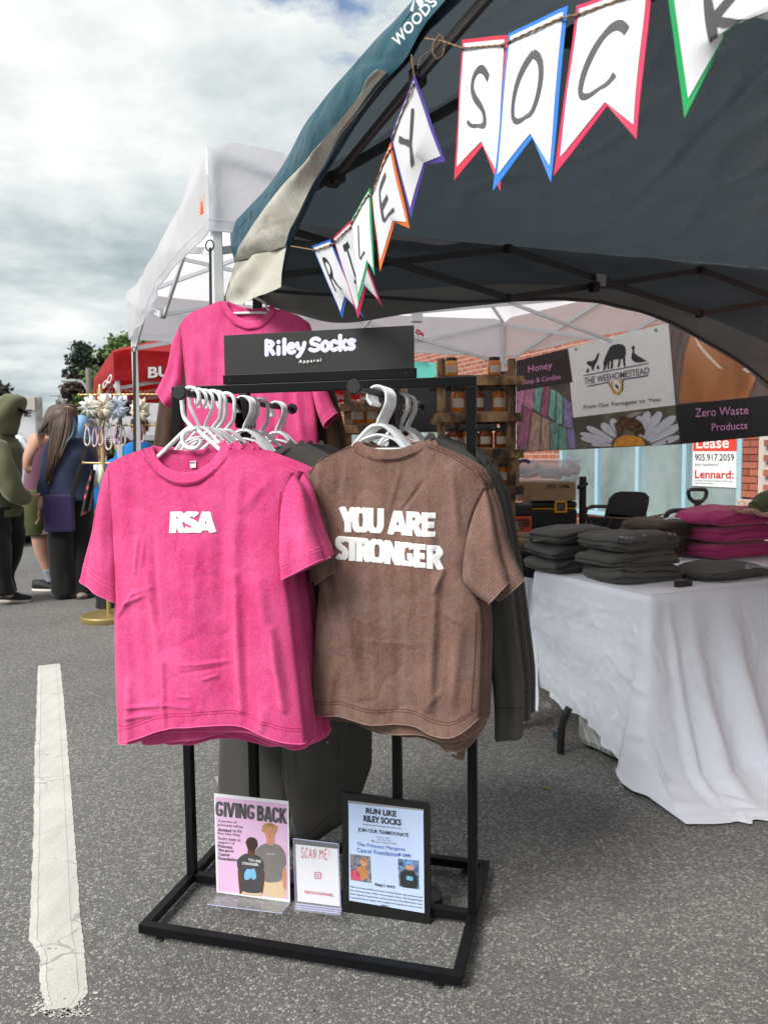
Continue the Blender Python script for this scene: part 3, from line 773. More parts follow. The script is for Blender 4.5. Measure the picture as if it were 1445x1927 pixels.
BROWN1 = dict(
 L=[(579, 893), (583, 960), (590, 1040), (603, 1105), (596, 1150), (592, 1210), (588, 1280), (586, 1344)],
 Rt=[(914, 918), (886, 970), (877, 1040), (874, 1095), (903, 1128), (908, 1180), (906, 1260), (902, 1352)],
 hem=[(586, 1344), (648, 1338), (680, 1350), (702, 1357), (754, 1358), (785, 1362), (810, 1380), (845, 1385), (872, 1374), (902, 1350)],
 near=[(579, 893), (600, 866), (664, 837), (685, 851), (706, 860), (732, 864), (758, 860), (782, 849), (803, 836), (850, 855), (895, 880), (914, 918)],
 far=[(579, 893), (664, 837), (700, 880), (732, 890), (768, 880), (803, 836), (895, 880), (914, 918)],
 collar=([(663, 839), (684, 855), (706, 864), (732, 868), (758, 864), (783, 853), (804, 838)],
         [(671, 828), (688, 838), (708, 844), (732, 846), (756, 844), (778, 836), (797, 826)]),
 cyn=.35,
 sleeves=[([(579, 893), (568, 930), (566, 970), (575, 1030), (588, 1075), (597, 1099)], [(596, 900), (606, 930), (618, 970), (632, 1020), (640, 1050), (642, 1070)], .024, -.02),
          ([(914, 918), (926, 960), (935, 1010), (946, 1050), (954, 1075), (959, 1092)], [(892, 960), (880, 1000), (873, 1050), (871, 1090), (893, 1115), (921, 1133)], .030, -.030)],
 seams=[[(912, 922), (893, 950), (881, 985), (879, 1010)], [(664, 841), (625, 853), (596, 872), (583, 893)], [(804, 840), (850, 858), (890, 884), (911, 914)], [(578, 912), (596, 925), (606, 945), (610, 975)],
        [(898, 1150), (894, 1250), (888, 1335)]],
 creases=[(600, 880, 606, 960, .008, .004), (628, 870, 634, 940, .008, .004), (655, 860, 652, 930, .01, .003), (760, 960, 800, 905, .004, -.004), (755, 885, 735, 960, .006, .003),
  (640, 1080, 690, 1300, .016, .007), (600, 1060, 640, 1180, .012, .006), (825, 1080, 812, 1330, .012, .010), (838, 1070, 822, 1110, .006, .006),
  (840, 1150, 870, 1170, .006, .003), (800, 930, 820, 1060, .012, .005), (850, 880, 862, 1000, .012, .006), (870, 1180, 850, 1330, .014, .006),
  (700, 1100, 712, 1320, .02, .004), (760, 1120, 755, 1330, .02, -.004), (640, 1240, 625, 1330, .014, .006), (840, 1290, 800, 1330, .008, .003), (690, 1200, 780, 1210, .006, .0015), (660, 1150, 700, 1170, .005, .002)])
PM = (M_pink, M_pinkseam, M_pinklt); BM = (M_brown, M_brownseam, M_brownlt); GM = (M_grey, M_greyseam, M_grey)
V1, V2 = -.058, .060
pk1, onto1 = garment('pink_t_shirt', 'front pink washed T-shirt with white puff letters RSA on the chest', 't-shirt', 'pink T-shirts on the left rail', V1, PINK1, PM, 1, nc=130, nr=190)
def puff(s, boxpx, v0, onto, par, slope=0, squash=1.0, off=.055, warp=None, parts_gap=0):
    x0, y0, x1, y1 = boxpx
    me = text_mesh(s, offset=off, extrude=.02, bevel=.03, res=4, spacing=.98)
    zs = [v.co.z for v in me.vertices]; zm = max(zs)
    def fn(a, b, z):
        px = lerp(x0, x1, a); py = lerp(y1, y0, b) + slope*a + (warp(a) if warp else 0)
        u, zz_ = uz(px, py, v0); return onto(u, zz_, .0008) - RV*((z/zm+1)*.0014)
    map_text(me, fn); me.materials.clear(); me.materials.append(M_puff)
    return mkobj('puff_lettering', me, par, smooth='a')
def puffs(word, cells, y0, y1, v0, onto, par, wd=.34, slope=0, wave=0, dome=.0028):
    X0, X1 = cells[0][0], cells[-1][1]
    for ch, (x0, x1) in zip(word, cells):
        m_ = MB()
        def fn(a, b, h, x0=x0, x1=x1):
            px = lerp(x0, x1, a); t = (px-X0)/(X1-X0); py = lerp(y1, y0, b)+slope*t+wave*math.sin(t*3.1)
            u, z_ = uz(px, py, v0); return onto(u, z_, .0014)-RV*h
        block(m_, ch, (x1-x0)/(y1-y0), wd, fn, dome)
        m_.build('puff_letter', M_puff, par, smooth=True)
puffs('RSA', [(331, 357), (354, 381), (379, 411)], 961.5, 1001, V1, onto1, pk1, .31, 0, dome=.0009)
m = MB(); lb = [uz(355, 868, V1), uz(366, 867, V1), uz(366.5, 880, V1), uz(355.5, 881, V1)]
m.add([K(u, V1+.0075+dv, z) for dv in (0, .0008) for u, z in lb], [(0,1,2,3),(7,6,5,4),(0,4,5,1),(1,5,6,2),(2,6,7,3),(3,7,4,0)])
nl = m.build('neck_label', M_label, pk1)
quad_text('RSA', [K(*q_) for q_ in ((lb[0][0]+.001, V1+.0072, lb[0][1]-.002), (lb[1][0]-.001, V1+.0072, lb[1][1]-.002), (lb[1][0]-.001, V1+.0072, lb[1][1]-.006), (lb[0][0]+.001, V1+.0072, lb[0][1]-.006))], M_ink, 'lettering', nl, off=.0004, offset=.03)
br1, onto2 = garment('brown_t_shirt', 'front brown washed T-shirt seen from the back, lettered YOU ARE STRONGER', 't-shirt', 'brown T-shirts on the right rail', V2, BROWN1, BM, 2, nc=130, nr=190)
puffs('YOU', [(646, 674), (669, 698), (696, 724)], 952, 999, V2, onto2, br1, .27, 4, dome=.0009)
puffs('ARE', [(735, 769), (769, 799), (799, 826)], 959, 1004, V2, onto2, br1, .27, 5, dome=.0009)
puffs('STRONGER', [(639, 659), (657, 679), (677, 701), (698, 729), (729, 757), (756, 784), (785, 809), (809, 837)], 1006, 1050, V2, onto2, br1, .27, 19, dome=.0009)
# the shirts hanging behind: each its own length and sway
import copy as _cp
def sway(sp_, dl, dr, ds, jig, seed):
    rr = random.Random(seed); q = _cp.deepcopy(sp_)
    q['creases'] = [(c[0]+rr.uniform(-30, 30), c[1]+rr.uniform(-20, 20), c[2]+rr.uniform(-30, 30), c[3]+rr.uniform(-20, 20), c[4], c[5]) for c in q['creases']][:12]
    for k, o_ in (('L', dl), ('Rt', dr)):
        n_ = len(q[k]); q[k] = [(x+o_*(i/(n_-1)), y) for i, (x, y) in enumerate(q[k])]
    n_ = len(q['hem']); q['hem'] = [(x+lerp(dl, dr, i/(n_-1)), y+rr.uniform(-jig, jig)) for i, (x, y) in enumerate(q['hem'])]
    for i, s_ in enumerate(q['sleeves']):
        o_, ii, th, dy = s_[:4]; e = ds if i == 0 else -ds
        q['sleeves'][i] = ([(x-e*(j/(len(o_)-1)), y) for j, (x, y) in enumerate(o_)], [(x-e*.5*(j/(len(ii)-1)), y) for j, (x, y) in enumerate(ii)], th, dy)
    return q
lab = ['second pink T-shirt, its left sleeve showing beside the front one', 'third pink T-shirt, hem just below the two in front', 'fourth pink T-shirt from the knob, under a white tube hanger', 'fifth pink T-shirt with shoulder peeping past the others', 'sixth pink T-shirt, last pink one before the grey sweatshirts']
def shift(o, du=0, dv=0, dz=0): o.location = o.location + RU*du + RV*dv + VZ*dz
for i, (dv, du, hd, dl, dr, ds) in enumerate([(.030, -.012, .042, -14, 4, 16), (.060, .004, .074, 8, -4, -4), (.095, -.010, .098, -2, 6, 4), (.135, .004, .128, 10, -2, 0), (.185, -.002, .158, 16, 4, 4)]):
    o, _ = garment('pink_t_shirt', lab[i], 't-shirt', 'pink T-shirts on the left rail', V1, sway(PINK1, dl, dr, ds, 4, i+5), PM, i+5, hem_dz=hd, hem_wave=.0045, nc=40, nr=44)
    shift(o, du, dv)
lab = ['second brown T-shirt, right sleeve reaching past the front one', 'third brown T-shirt, its hem below the front two', 'fourth brown T-shirt in the right-hand row', 'rearmost brown T-shirt with one hem corner dangling low']
for i, (dv, du, hd, dl, dr, ds) in enumerate([(.035, .006, .046, 6, 6, 22), (.065, .004, .076, 8, -2, 4), (.095, .010, .104, 40, 4, 12), (.130, .002, .134, 70, -14, 0)]):
    q = sway(BROWN1, dl, dr, ds, 5, i+31); o, _ = garment('brown_t_shirt', lab[i], 't-shirt', 'brown T-shirts on the right rail', V2, q, BM, i+11, hem_dz=hd, hem_wave=.005, nc=40, nr=44)
    if i == 3:
        m = MB(); a = [at_v(x, y, V2-.002) for x, y in ((832, 1395), (848, 1400), (848, 1440), (840, 1462), (830, 1458))]; b = [at_v(x, y, V2+.012) for x, y in ((842, 1395), (862, 1400), (860, 1440), (856, 1466), (846, 1468))]
        m.loft([a, b, [p+RV*.006 for p in b], [p+RV*.006 for p in a], a]); c = m.build('hem_corner', M_brown, o, smooth=True)
    shift(o, du, dv)
# grey sweatshirts
GREY1 = dict(
 L=[(640, 880), (640, 960), (640, 1100), (640, 1230), (642, 1330)],
 Rt=[(905, 870), (908, 960), (905, 1100), (902, 1230), (905, 1320)],
 hem=[(642, 1330), (700, 1334), (780, 1334), (850, 1330), (905, 1320)],
 near=[(640, 880), (700, 845), (730, 850), (765, 855), (800, 845), (815, 822), (850, 834), (880, 848), (905, 870)],
 far=[(640, 880), (700, 845), (765, 836), (815, 822), (850, 834), (905, 870)],
 collar=([(715, 850), (740, 858), (765, 860), (795, 853), (818, 826)], [(722, 838), (742, 846), (765, 848), (790, 840), (808, 812)]),
 sleeves=[([(640, 880), (620, 960), (612, 1100), (612, 1250), (618, 1380)], [(655, 900), (660, 980), (668, 1100), (666, 1250), (662, 1380)], .028, 0),
          ([(905, 870), (935, 930), (956, 1050), (972, 1180), (986, 1300), (984, 1385)], [(892, 900), (890, 1000), (908, 1150), (922, 1250), (930, 1330), (930, 1390)], .032, .0)],
 seams=[], creases=[])
gl = ['grey sweatshirt behind the brown T-shirts with one long cuffed sleeve showing', 'second charcoal sweatshirt behind the brown T-shirts', 'third charcoal sweatshirt in the right-hand row', 'rearmost charcoal sweatshirt in the right-hand row']
for i in range(4):
    o, _ = garment('grey_sweatshirt', gl[i], 'sweatshirt', 'charcoal sweatshirts on the right rail', .25, sway(GREY1, 0, 0, 2*i, 3, i), GM, i+20, nc=32, nr=30, T0=.035)
    # ribbed cuff
    m = MB(); rr = [at_v(x, y, .25-.036) for x, y in ((986, 1332), (930, 1332))]
    m.tube([rr[0], rr[0].lerp(rr[1], .5)-RV*.004, rr[1]], .0012, 4); m.build('cuff_seam', M_greyseam, o)
    shift(o, [0, -.006, .004, .01][i], [0, .07, .14, .21][i])
gl = ['grey sweatshirt first after the pink T-shirts', 'grey sweatshirt second after the pink T-shirts', 'grey sweatshirt third after the pink T-shirts', 'grey sweatshirt at the far end of the left rail']
GREY2 = _cp.deepcopy(GREY1)
def mv(l, dx): return [(x+dx, y) for x, y in l]
dx = -235
GREY2 = dict(L=mv(GREY1['L'], dx-5), Rt=mv(GREY1['Rt'], dx-25), hem=mv(GREY1['hem'], dx-15), near=[(400, 880), (455, 848), (485, 850), (515, 856), (540, 850), (555, 832), (590, 850), (620, 862), (645, 880)],
 far=[(400, 880), (455, 848), (515, 842), (555, 832), (645, 880)],
 collar=([(468, 852), (490, 860), (512, 861), (535, 856), (556, 836)], [(474, 842), (492, 849), (512, 851), (530, 846), (547, 826)]),
 sleeves=[(mv(GREY1['sleeves'][0][0], dx-5), mv(GREY1['sleeves'][0][1], dx-5), .028, 0), ([(645, 880), (655, 930), (662, 1050), (664, 1180), (662, 1300)], [(630, 900), (622, 1000), (618, 1150), (618, 1250), (620, 1300)], .03, 0)], seams=[], creases=[])
for k in ('L', 'Rt', 'hem'): GREY2[k] = [(x+(30 if k == 'L' else 0), min(y, 1290)) for x, y in GREY2[k]]
for i in range(4):
    o, _ = garment('grey_sweatshirt', gl[i], 'sweatshirt', 'charcoal sweatshirts on the left rail', .30, sway(GREY2, 0, 0, 0, 2, i), GM, i+25, nc=30, nr=26, T0=.035)
    shift(o, [0, .004, .002, .01][i], [0, .08, .16, .24][i])
# hangers
hl = [(UL+.010, -.056, 'tube', -1, 'nearest white tube hanger, with a curled loop below its neck'), (UL+.012, -.022, 'flat', -1, 'second white hanger behind the curled one'), (UL+.012, .012, 'flat', 1, 'third white hanger on the left rail'),
      (UL+.012, .055, 'tube', 1, 'white tube hanger with square shoulders, fourth on the left rail'), (UL+.01, .085, 'tube', 1, 'fifth white hanger, close behind the square-shouldered one'), (UL+.01, .14, 'tube', 1, 'sixth white hanger on the left rail'),
      (UL+.01, .245, 'flat', 1, 'white hanger, first of the tight bunch mid-rail'), (UL+.01, .262, 'flat', 1, 'white hanger, second of the tight bunch mid-rail'), (UL+.01, .280, 'flat', 1, 'white hanger, third of the tight bunch mid-rail'), (UL+.01, .300, 'flat', 1, 'white hanger, fourth of the tight bunch mid-rail'), (UL+.01, .37, 'tube', 1, 'white tube hanger between the two bunches on the left rail'),
      (UL+.004, .500, 'flat', 1, 'white hanger, first of the bunch at the far end of the left rail'), (UL+.004, .515, 'flat', 1, 'white hanger, second of the far bunch on the left rail'), (UL+.004, .530, 'flat', 1, 'white hanger, third of the far bunch on the left rail')]
for i, (u, v, k, f, l) in enumerate(hl):
    hanger(k, u, v, 0 if i == 0 else random.uniform(-.09, .09), flip=f, label=l, group='white hangers on the left rail', loop=(i == 0))
hr = [(UR+.012, V2+.004, 'flat', 'foremost white hanger inside the brown T-shirt'), (UR+.012, V2+.022, 'flat', 'second white hanger of the brown T-shirts'), (UR+.012, V2+.044, 'flat', 'third white hanger of the brown T-shirts'), (UR+.012, V2+.066, 'flat', 'fourth white hanger of the brown T-shirts'), (UR+.012, V2+.088, 'flat', 'fifth white hanger of the brown T-shirts'),
      (UR+.01, .30, 'flat', 'first hanger of the second bunch on the right rail'), (UR+.01, .325, 'flat', 'second hanger of the second bunch on the right rail'), (UR+.01, .39, 'flat', 'third hanger of the second bunch on the right rail'), (UR+.01, .415, 'flat', 'fourth hanger of the second bunch on the right rail')]
for u, v, k, l in hr: hanger(k, u, v, random.uniform(-.03, .03), label=l, group='white hangers on the right rail')

# ------------------------------------------------------------------ pink T-shirt and brown hoodie on the tent leg
VB = .74
PINK2 = dict(
 L=[(338, 612), (344, 660), (350, 720), (352, 780), (350, 850)],
 Rt=[(582, 608), (586, 660), (588, 720), (596, 780), (600, 850)],
 hem=[(350, 850), (420, 852), (480, 850), (540, 852), (600, 850)],
 near=[(338, 612), (360, 590), (415, 568), (428, 590), (445, 606), (468, 616), (492, 612), (508, 598), (519, 582), (535, 584), (565, 595), (582, 608)],
 far=[(338, 612), (415, 568), (460, 588), (519, 582), (582, 608)],
 collar=([(414, 568), (427, 592), (445, 612), (470, 622), (495, 618), (512, 602), (524, 583)], [(424, 566), (437, 585), (452, 598), (470, 605), (490, 602), (504, 590), (513, 578)]),
 collar_far=([(425, 572), (450, 590), (475, 595), (500, 590), (517, 582)], [(428, 566), (450, 576), (475, 580), (498, 577), (513, 574)]),
 sleeves=[([(338, 612), (325, 640), (318, 690), (305, 720), (298, 735)], [(344, 640), (346, 680), (345, 720), (335, 750), (322, 768)], .025, -.01),
          ([(582, 608), (600, 660), (612, 720), (628, 760), (638, 777)], [(575, 650), (582, 700), (590, 740), (600, 780), (612, 806)], .03, -.02)],
 seams=[[(342, 630), (350, 660), (352, 700), (352, 740)]],
 creases=[(372, 640, 370, 740, .012, .005), (400, 620, 405, 760, .014, .004), (560, 740, 575, 840, .012, .008), (535, 740, 530, 850, .012, .006), (470, 740, 480, 850, .014, .006), (350, 600, 360, 640, .008, .003)])
pk9, _ = garment('pink_t_shirt', 'pink washed T-shirt hung high on the teal canopy corner behind the black sign', 't-shirt', None, VB, PINK2, PM, 41, nc=60, nr=50)
m = MB(); p0 = [at_v(x, y, VB+.02) for x, y in ((467, 600), (475, 600), (475, 608), (467, 608))]
m.poly(p0); m.build('neck_label', M_label, pk9)
BR2 = dict(L=[(330, 640), (332, 700), (335, 800), (340, 900)], Rt=[(590, 640), (595, 720), (602, 800), (606, 900)], hem=[(340, 900), (480, 905), (606, 900)],
 near=[(330, 640), (415, 590), (480, 612), (530, 600), (590, 640)], far=[(330, 640), (415, 590), (470, 586), (530, 590), (590, 640)],
 sleeves=[([(330, 640), (305, 720), (296, 800), (288, 860)], [(342, 660), (345, 740), (340, 800), (335, 860)], .04, 0), ([(590, 640), (625, 720), (645, 790), (652, 830), (650, 900)], [(585, 680), (590, 760), (598, 820), (605, 900)], .045, 0)], seams=[], creases=[])
garment('brown_sweatshirt', 'chocolate brown sweatshirt hanging behind the high pink T-shirt, only its sleeves showing', 'sweatshirt', None, VB+.09, BR2, (M_dkbrown, M_greyseam, M_dkbrown), 42, nc=30, nr=26, T0=.04)
hk = thing('clothes_hanger', 'white hanger whose bent hook shows at the collar of the high pink T-shirt', 'clothes hanger', at_v(500, 585, VB+.01))
m = MB(); m.tube(smooth_pl([at_v(x, y, VB+.005) for x, y in ((480, 560), (492, 566), (501, 573), (504, 582), (512, 588), (515, 594))], 20, 1), .0045, 8)
m.build('hook', M_white_pl, hk, smooth='a')
m = MB(); m.tube(smooth_pl([at_v(x, y, VB+.005) for x, y in ((370, 606), (430, 590), (500, 588), (560, 608))], 20, 1), .0045, 8); m.build('arms', M_white_pl, hk, smooth='a')

# ------------------------------------------------------------------ charcoal sweatpants hanging low behind the rack
VG = .50
gp = thing('sweatpants', 'charcoal sweatpants hanging low behind the rack, pocket printed STRONGER', 'sweatpants', at_v(560, 1500, VG))
def gy(x, y): return .012*nz(x*.012, y*.006, 3)+.016*math.sin(x*.022+1)*min(1, max(0, (y-1250)/200))
def panel(Lx, Rx, top, bot, dv, nm, th=.02, nx=40, ny=50):
    rows = []
    for i in range(ny):
        b = i/(ny-1); row = []
        for j in range(nx):
            a = j/(nx-1); x = lerp(interp(Lx, b), interp(Rx, b), a); yb = interp(bot, x) ; y = lerp(top, yb, b)
            e = max(0, 1-abs(2*a-1)**4)**.5*max(0.02, 1-b**8)**.5
            p = at_v(x, y, VG+dv); row.append(p-RV*(th*e+gy(x, y)*e))
        for j in range(nx-2, 0, -3):
            a = j/(nx-1); x = lerp(interp(Lx, b), interp(Rx, b), a); yb = interp(bot, x); y = lerp(top, yb, b)
            e = max(0, 1-abs(2*a-1)**4)**.5*max(0.02, 1-b**8)**.5
            row.append(at_v(x, y, VG+dv)+RV*th*e)
        rows.append(row)
    m_ = MB(); m_.loft(rows, wrap=True, cap=True); return m_.build(nm, M_grey, gp, smooth=True)
panel([(0, 430), (.6, 414), (1, 408)], [(0, 560), (.6, 556), (1, 545)], 1060, [(400, 1560), (480, 1555), (560, 1575)], .03, 'leg')
panel([(0, 545), (.5, 526), (.8, 532), (1, 560)], [(0, 694), (.6, 700), (.85, 700), (1, 665)], 1060, [(520, 1560), (560, 1588), (600, 1580), (640, 1552), (670, 1535), (705, 1500)], 0, 'leg', .028)
m = MB()
for pts in ([(545, 1560), (575, 1562), (600, 1552), (620, 1530), (650, 1518), (690, 1512)], [(565, 1385), (566, 1448)], [(644, 1385), (643, 1420)], [(540, 1400), (545, 1450), (542, 1500)]):
    m.tube([at_v(x, y, VG)-RV*(.032+gy(x, y)) for x, y in [(q.x, q.y) for q in smooth_pl([(*p, 0) for p in pts], 20, 1)]], .0011, 4)
tag(m.build('seam_stitching', M_greyseam, gp), kind='stuff')
M_blueprint = plain('blue print', (.10, .20, .45), .7); M_ltprint = plain('light print', (.42, .43, .45), .7)
for i, ch in enumerate('STRONGER.'):
    t = i/8; x = lerp(584, 621, t); y = 1417-24*t**1.1-5*math.sin(t*3); sz = lerp(9, 5, t)
    quad_text(ch, [at_v(x, y-sz, VG)-RV*.040, at_v(x+sz*.75, y-sz-2, VG)-RV*.040, at_v(x+sz*.8, y-2, VG)-RV*.040, at_v(x, y, VG)-RV*.040], M_blueprint if ch == 'R' and i == 2 else M_ltprint, 'lettering', gp, off=0, offset=.03)
# ------------------------------------------------------------------ tents
M_teal = cloth2('teal canopy fabric', srgb(30, 76, 90), srgb(30, 76, 90), .42, .0, wr=.3)
M_troof = cloth2('teal roof fabric', (.084, .098, .112), srgb(30, 76, 90), .5, .26, (.10, .128, .148), wr=1.0)
M_slate = cloth2('dark canopy lining', (.072, .086, .100), (.072, .086, .100), .5, .0, wr=.7)
M_cream = cloth2('cream canopy trim fabric', (.50, .49, .43), (.50, .49, .43), .6, .12, wr=.45)
M_tealtrim = cloth2('teal edging', srgb(34, 70, 86), srgb(34, 70, 86), .5, wr=.4)
M_greyv = cloth2('grey canopy valance', (.17, .17, .165), (.16, .16, .155), .7, .36, (.23, .23, .22), wr=.8)
M_whitec = cloth2('white canopy fabric', (.80, .81, .85), (.82, .82, .84), .55, .62, (.90, .90, .94), wr=.25)
M_redc = cloth2('red canopy fabric', srgb(170, 26, 36), srgb(170, 22, 32), .55, .3, srgb(215, 40, 45), wr=.5)
M_dkpole = plain('dark grey tent pole', (.035, .033, .033), .4, .1)
M_whpole = plain('white enamelled tent pole', (.62, .64, .66), .35, .03)
M_clip = plain('grey bracket', (.28, .28, .28), .5)
M_rope = plain('jute twine', (.23, .15, .085), .9, .3, 300, bump=.6, bscale=900)
TN0, TN1, TS0, TS1, TE, TA = .68, 3.90, -.40, 2.81, 2.24, 3.02
tt = thing('teal_canopy_tent', 'teal pop-up canopy with dark lining, cream trim and arched front valance', 'canopy tent', T((TN0+TN1)/2, (TS0+TS1)/2))
def npl(x, y, n=.705): return at_n(x, y, n)
NV = 156
ST = [((438, 421), (442, 495), (539, 463), (529, 540)), ((468, 390), (470, 452), (550, 432), (537, 497)), ((505, 350), (496, 413), (565, 403), (549, 457)), ((539, 299), (542, 354), (590, 351), (574, 402)),
 ((571, 238), (587, 309), (614, 311), (600, 347)), ((600, 199), (629, 260), (641, 262), (628, 303)), ((626, 166), (671, 212), (681, 213), (668, 237)), ((660, 128), (709, 166), (715, 168), (700, 193)),
 ((709, 72), (741, 135), (744, 137), (730, 157)), ((742, 39), (766, 106), (767, 107), (767, 115)), ((777, 0), (797, 50), (798, 51), (806, 58)), ((850, -78), (850, -14), (851, -13), (860, 6))]
A3 = [at_z(*q[0], TE) for q in ST]+[T(.665, .5, TE), T(.68, TS0, TE)]
B3 = [npl(*q[1]) for q in ST]+[T(.70, .5, TE-.09), T(.70, TS0, TE-.28)]
C3 = [npl(*q[2], .72) for q in ST]+[T(.715, .5, TE-.10), T(.71, TS0, TE-.31)]
D3 = [npl(*q[3], .735) for q in ST]+[T(.725, .5, TE-.14), T(.72, TS0, TE-.37)]
def catm(P, n):
    R_ = []; m_ = len(P)
    for i in range(n):
        t = i/(n-1)*(m_-1); k = min(int(t), m_-2); f = t-k; a, b, c, d = P[max(k-1, 0)], P[k], P[k+1], P[min(k+2, m_-1)]
        R_.append(.5*((2*b)+(c-a)*f+(2*a-5*b+4*c-d)*f*f+(3*b-a-3*c+d)*f**3))
    return R_
def rs(P, n=NV, it=2): return smooth_pl(P, n, it)
A_, B_, C_, D_ = catm(A3, NV), catm(B3, NV), catm(C3, NV), catm(D3, NV)
def wrk(p, k, amp=.012): return VN*(amp*(nz(p.x*5+k, p.y*5, p.z*9)+.5*nz(p.x*14, p.y*14+k, p.z*20)))
def strip(P, Q, n, k, amp=.012, bulge=0, side=-1, ramp=0):
    rows = []
    for i in range(n):
        t = i/(n-1); row = []
        for j, (a, b) in enumerate(zip(P, Q)):
            g_ = min(1, j/ramp) if ramp else 1
            p = a.lerp(b, t); e = math.sin(math.pi*t); row.append(p+(wrk(p, k, amp)+VN*(.006*(1-abs(2*nz(p.x*2+p.z*5, p.y*2-p.z*3, k)))**5))*(e)*g_+VN*(side*bulge*e*g_))
        rows.append(row)
    return rows
def add_rows(rows, name, mat, par, smooth=True):
    m_ = MB(); m_.loft(rows); return m_.build(name, mat, par, smooth=smooth)
vt = add_rows(strip(A_, B_, 16, 1, .012, .012), 'front_valance', M_teal, tt)
add_rows(strip([a+VN*.012-VZ*.004 for a in A_], [b+VN*.012 for b in B_], 4, 1, .02), 'valance_lining', M_slate, tt)
# cream part, deepest at the corner where its tail hangs down
k_ = [i for i in range(NV)]
tailpx = [(420, 563), (436, 568), (452, 572), (468, 575), (480, 577), (490, 572), (505, 560), (518, 549), (529, 540)]
rows = []
Bs, Cs = [b-VN*.022*min(1, j/8) for j, b in enumerate(B_[:int(NV*8/13)])], [c-VN*.006*min(1, j/8) for j, c in enumerate(C_[:int(NV*8/13)])]
add_rows(strip(Bs, Cs, 8, 5, .016, .02, -1, 10), 'cream_band', M_cream, tt)
# tail: from the start of the band down to the trimmed tip
L_ = smooth_pl([npl(x, y, .69) for x, y in ((442, 495), (438, 510), (430, 535), (420, 563))], 26, 1)
Rr = smooth_pl([npl(x, y, .725) for x, y in ((539, 463), (534, 490), (530, 515), (529, 540))], 26, 1)
bt = smooth_pl([npl(x, y, .70) for x, y in tailpx], 26, 1)
rows = []
for i in range(26):
    v = i/25; row = []
    for j in range(26):
        u = j/25; top = B_[0].lerp(C_[0], u); bot = bt[j]
        lf, rt_ = L_[i], Rr[i]
        p = lf.lerp(rt_, u)*1.0 + (top.lerp(bot, v)) - (B_[0].lerp(C_[0], u).lerp(L_[25].lerp(Rr[25], u), v))
        row.append(p+wrk(p, 9, .03)*math.sin(math.pi*u)*v+VN*(-.045*math.sin(math.pi*u)*v + .018*math.sin(u*9+v*4)*math.sin(math.pi*u)))
    rows.append(row)
tl = add_rows(rows, 'corner_tail', M_cream, tt)
# the arch edging
add_rows(strip(C_, D_, 5, 3, .012, .004), 'arch_edging', M_tealtrim, tt)
m = MB(); m.tube([p-VN*.002 for p in D_], .0035, 6); m.build('edge_piping', M_tealtrim, tt)
m = MB(); m.tube([p-VN*.003 for p in C_[:110]], .0016, 5); m.tube([p.lerp(q, .35)-VN*.006 for p, q in zip(A_, B_)][:120], .0010, 4)
tag(m.build('seam_stitching', M_tealtrim, tt), kind='stuff')
# roof panels
AP = T((TN0+TN1)/2, (TS0+TS1)/2, TA)
cC, cE, cF, cG = A_[0], T(TN1, TS1, TE), T(TN1, TS0, TE), A_[-1]
def roof(e0, e1, apex, name, mat, par, n=34, sag=.05, edge=None, lift=0):
    rows = []
    for i in range(n):
        r_ = i/(n-1); row = []
        for j in range(n+1):
            t = j/n; a = edge[int(round(t*(len(edge)-1)))] if edge else e0.lerp(e1, t)
            if not edge: a = a + (apex-a)*Vector((.05, .05, 0))*math.sin(math.pi*t) if False else a
            p = a.lerp(apex, r_); s_ = math.sin(math.pi*t)*math.sin(math.pi*r_**.8)*sag
            ww = (.026*nz(p.x*2.2, p.y*2.2, 2)+.010*nz(p.x*7, p.y*7, 5)+.016*(1-abs(2*nz(p.x*2.6+p.y, p.y*2.6-p.x, 8)))**8-.010*math.exp(-((t-.5)/.006)**2)-.006*math.exp(-((r_-.33)/.008)**2))*min(1, r_*4)*(1-r_*.6)
            row.append(p-VZ*(s_-ww-lift))
        rows.append(row)
    return add_rows(rows, name, mat, par)
for a, b, e in ((cC, cE, None), (cE, cF, None), (cF, cG, None), (cG, cC, A_[::-1])):
    roof(a, b, AP, 'roof_panel', M_troof, tt, 96, .07, e)
# far side: grey arched valance hanging under the eave, with black piping
ps = lambda x, y, s_=TS1: at_s(x, y, s_)
botpx = [(470, 560), (520, 580), (560, 593), (600, 604), (625, 608), (660, 608), (690, 604), (760, 592), (850, 580), (960, 568), (1050, 565), (1130, 572), (1200, 588), (1260, 610), (1310, 638), (1370, 672), (1410, 700), (1445, 730), (1500, 790)]
pipx = [(470, 545), (516, 549), (600, 555), (700, 560), (860, 570), (960, 566), (1049, 562), (1130, 569), (1200, 585), (1262, 607), (1312, 635), (1372, 669), (1412, 697), (1447, 727), (1502, 787)]
bot = rs([ps(*p) for p in botpx], 120, 1); topl = [cC.lerp(T(TN1+.1, TS1, TE), i/119) for i in range(120)]
topl = [Vector((b.x, b.y, TE)) if False else t_ for t_, b in zip(topl, bot)]
rows = []
for i in range(14):
    t = i/13; row = []
    for a, b in zip(topl, bot):
        p = (a+VZ*.012).lerp(b, t); row.append(p+VS*(.02*nz(p.x*5, p.z*10, 4)*min(1, t*5)+.035*math.sin(math.pi*t)*t**.5))
    rows.append(row)
add_rows(rows[:10], 'side_valance', cloth2('slate canopy side', (.085, .097, .108), (.085, .097, .108), .5, .34, (.12, .14, .155), wr=.9), tt); add_rows(rows[9:], 'side_valance_band', M_greyv, tt)
m = MB(); m.tube([p-VS*.012 for p in rs([ps(*p) for p in pipx], 110, 1)], .006, 6); m.build('valance_piping', M_blackpl, tt)
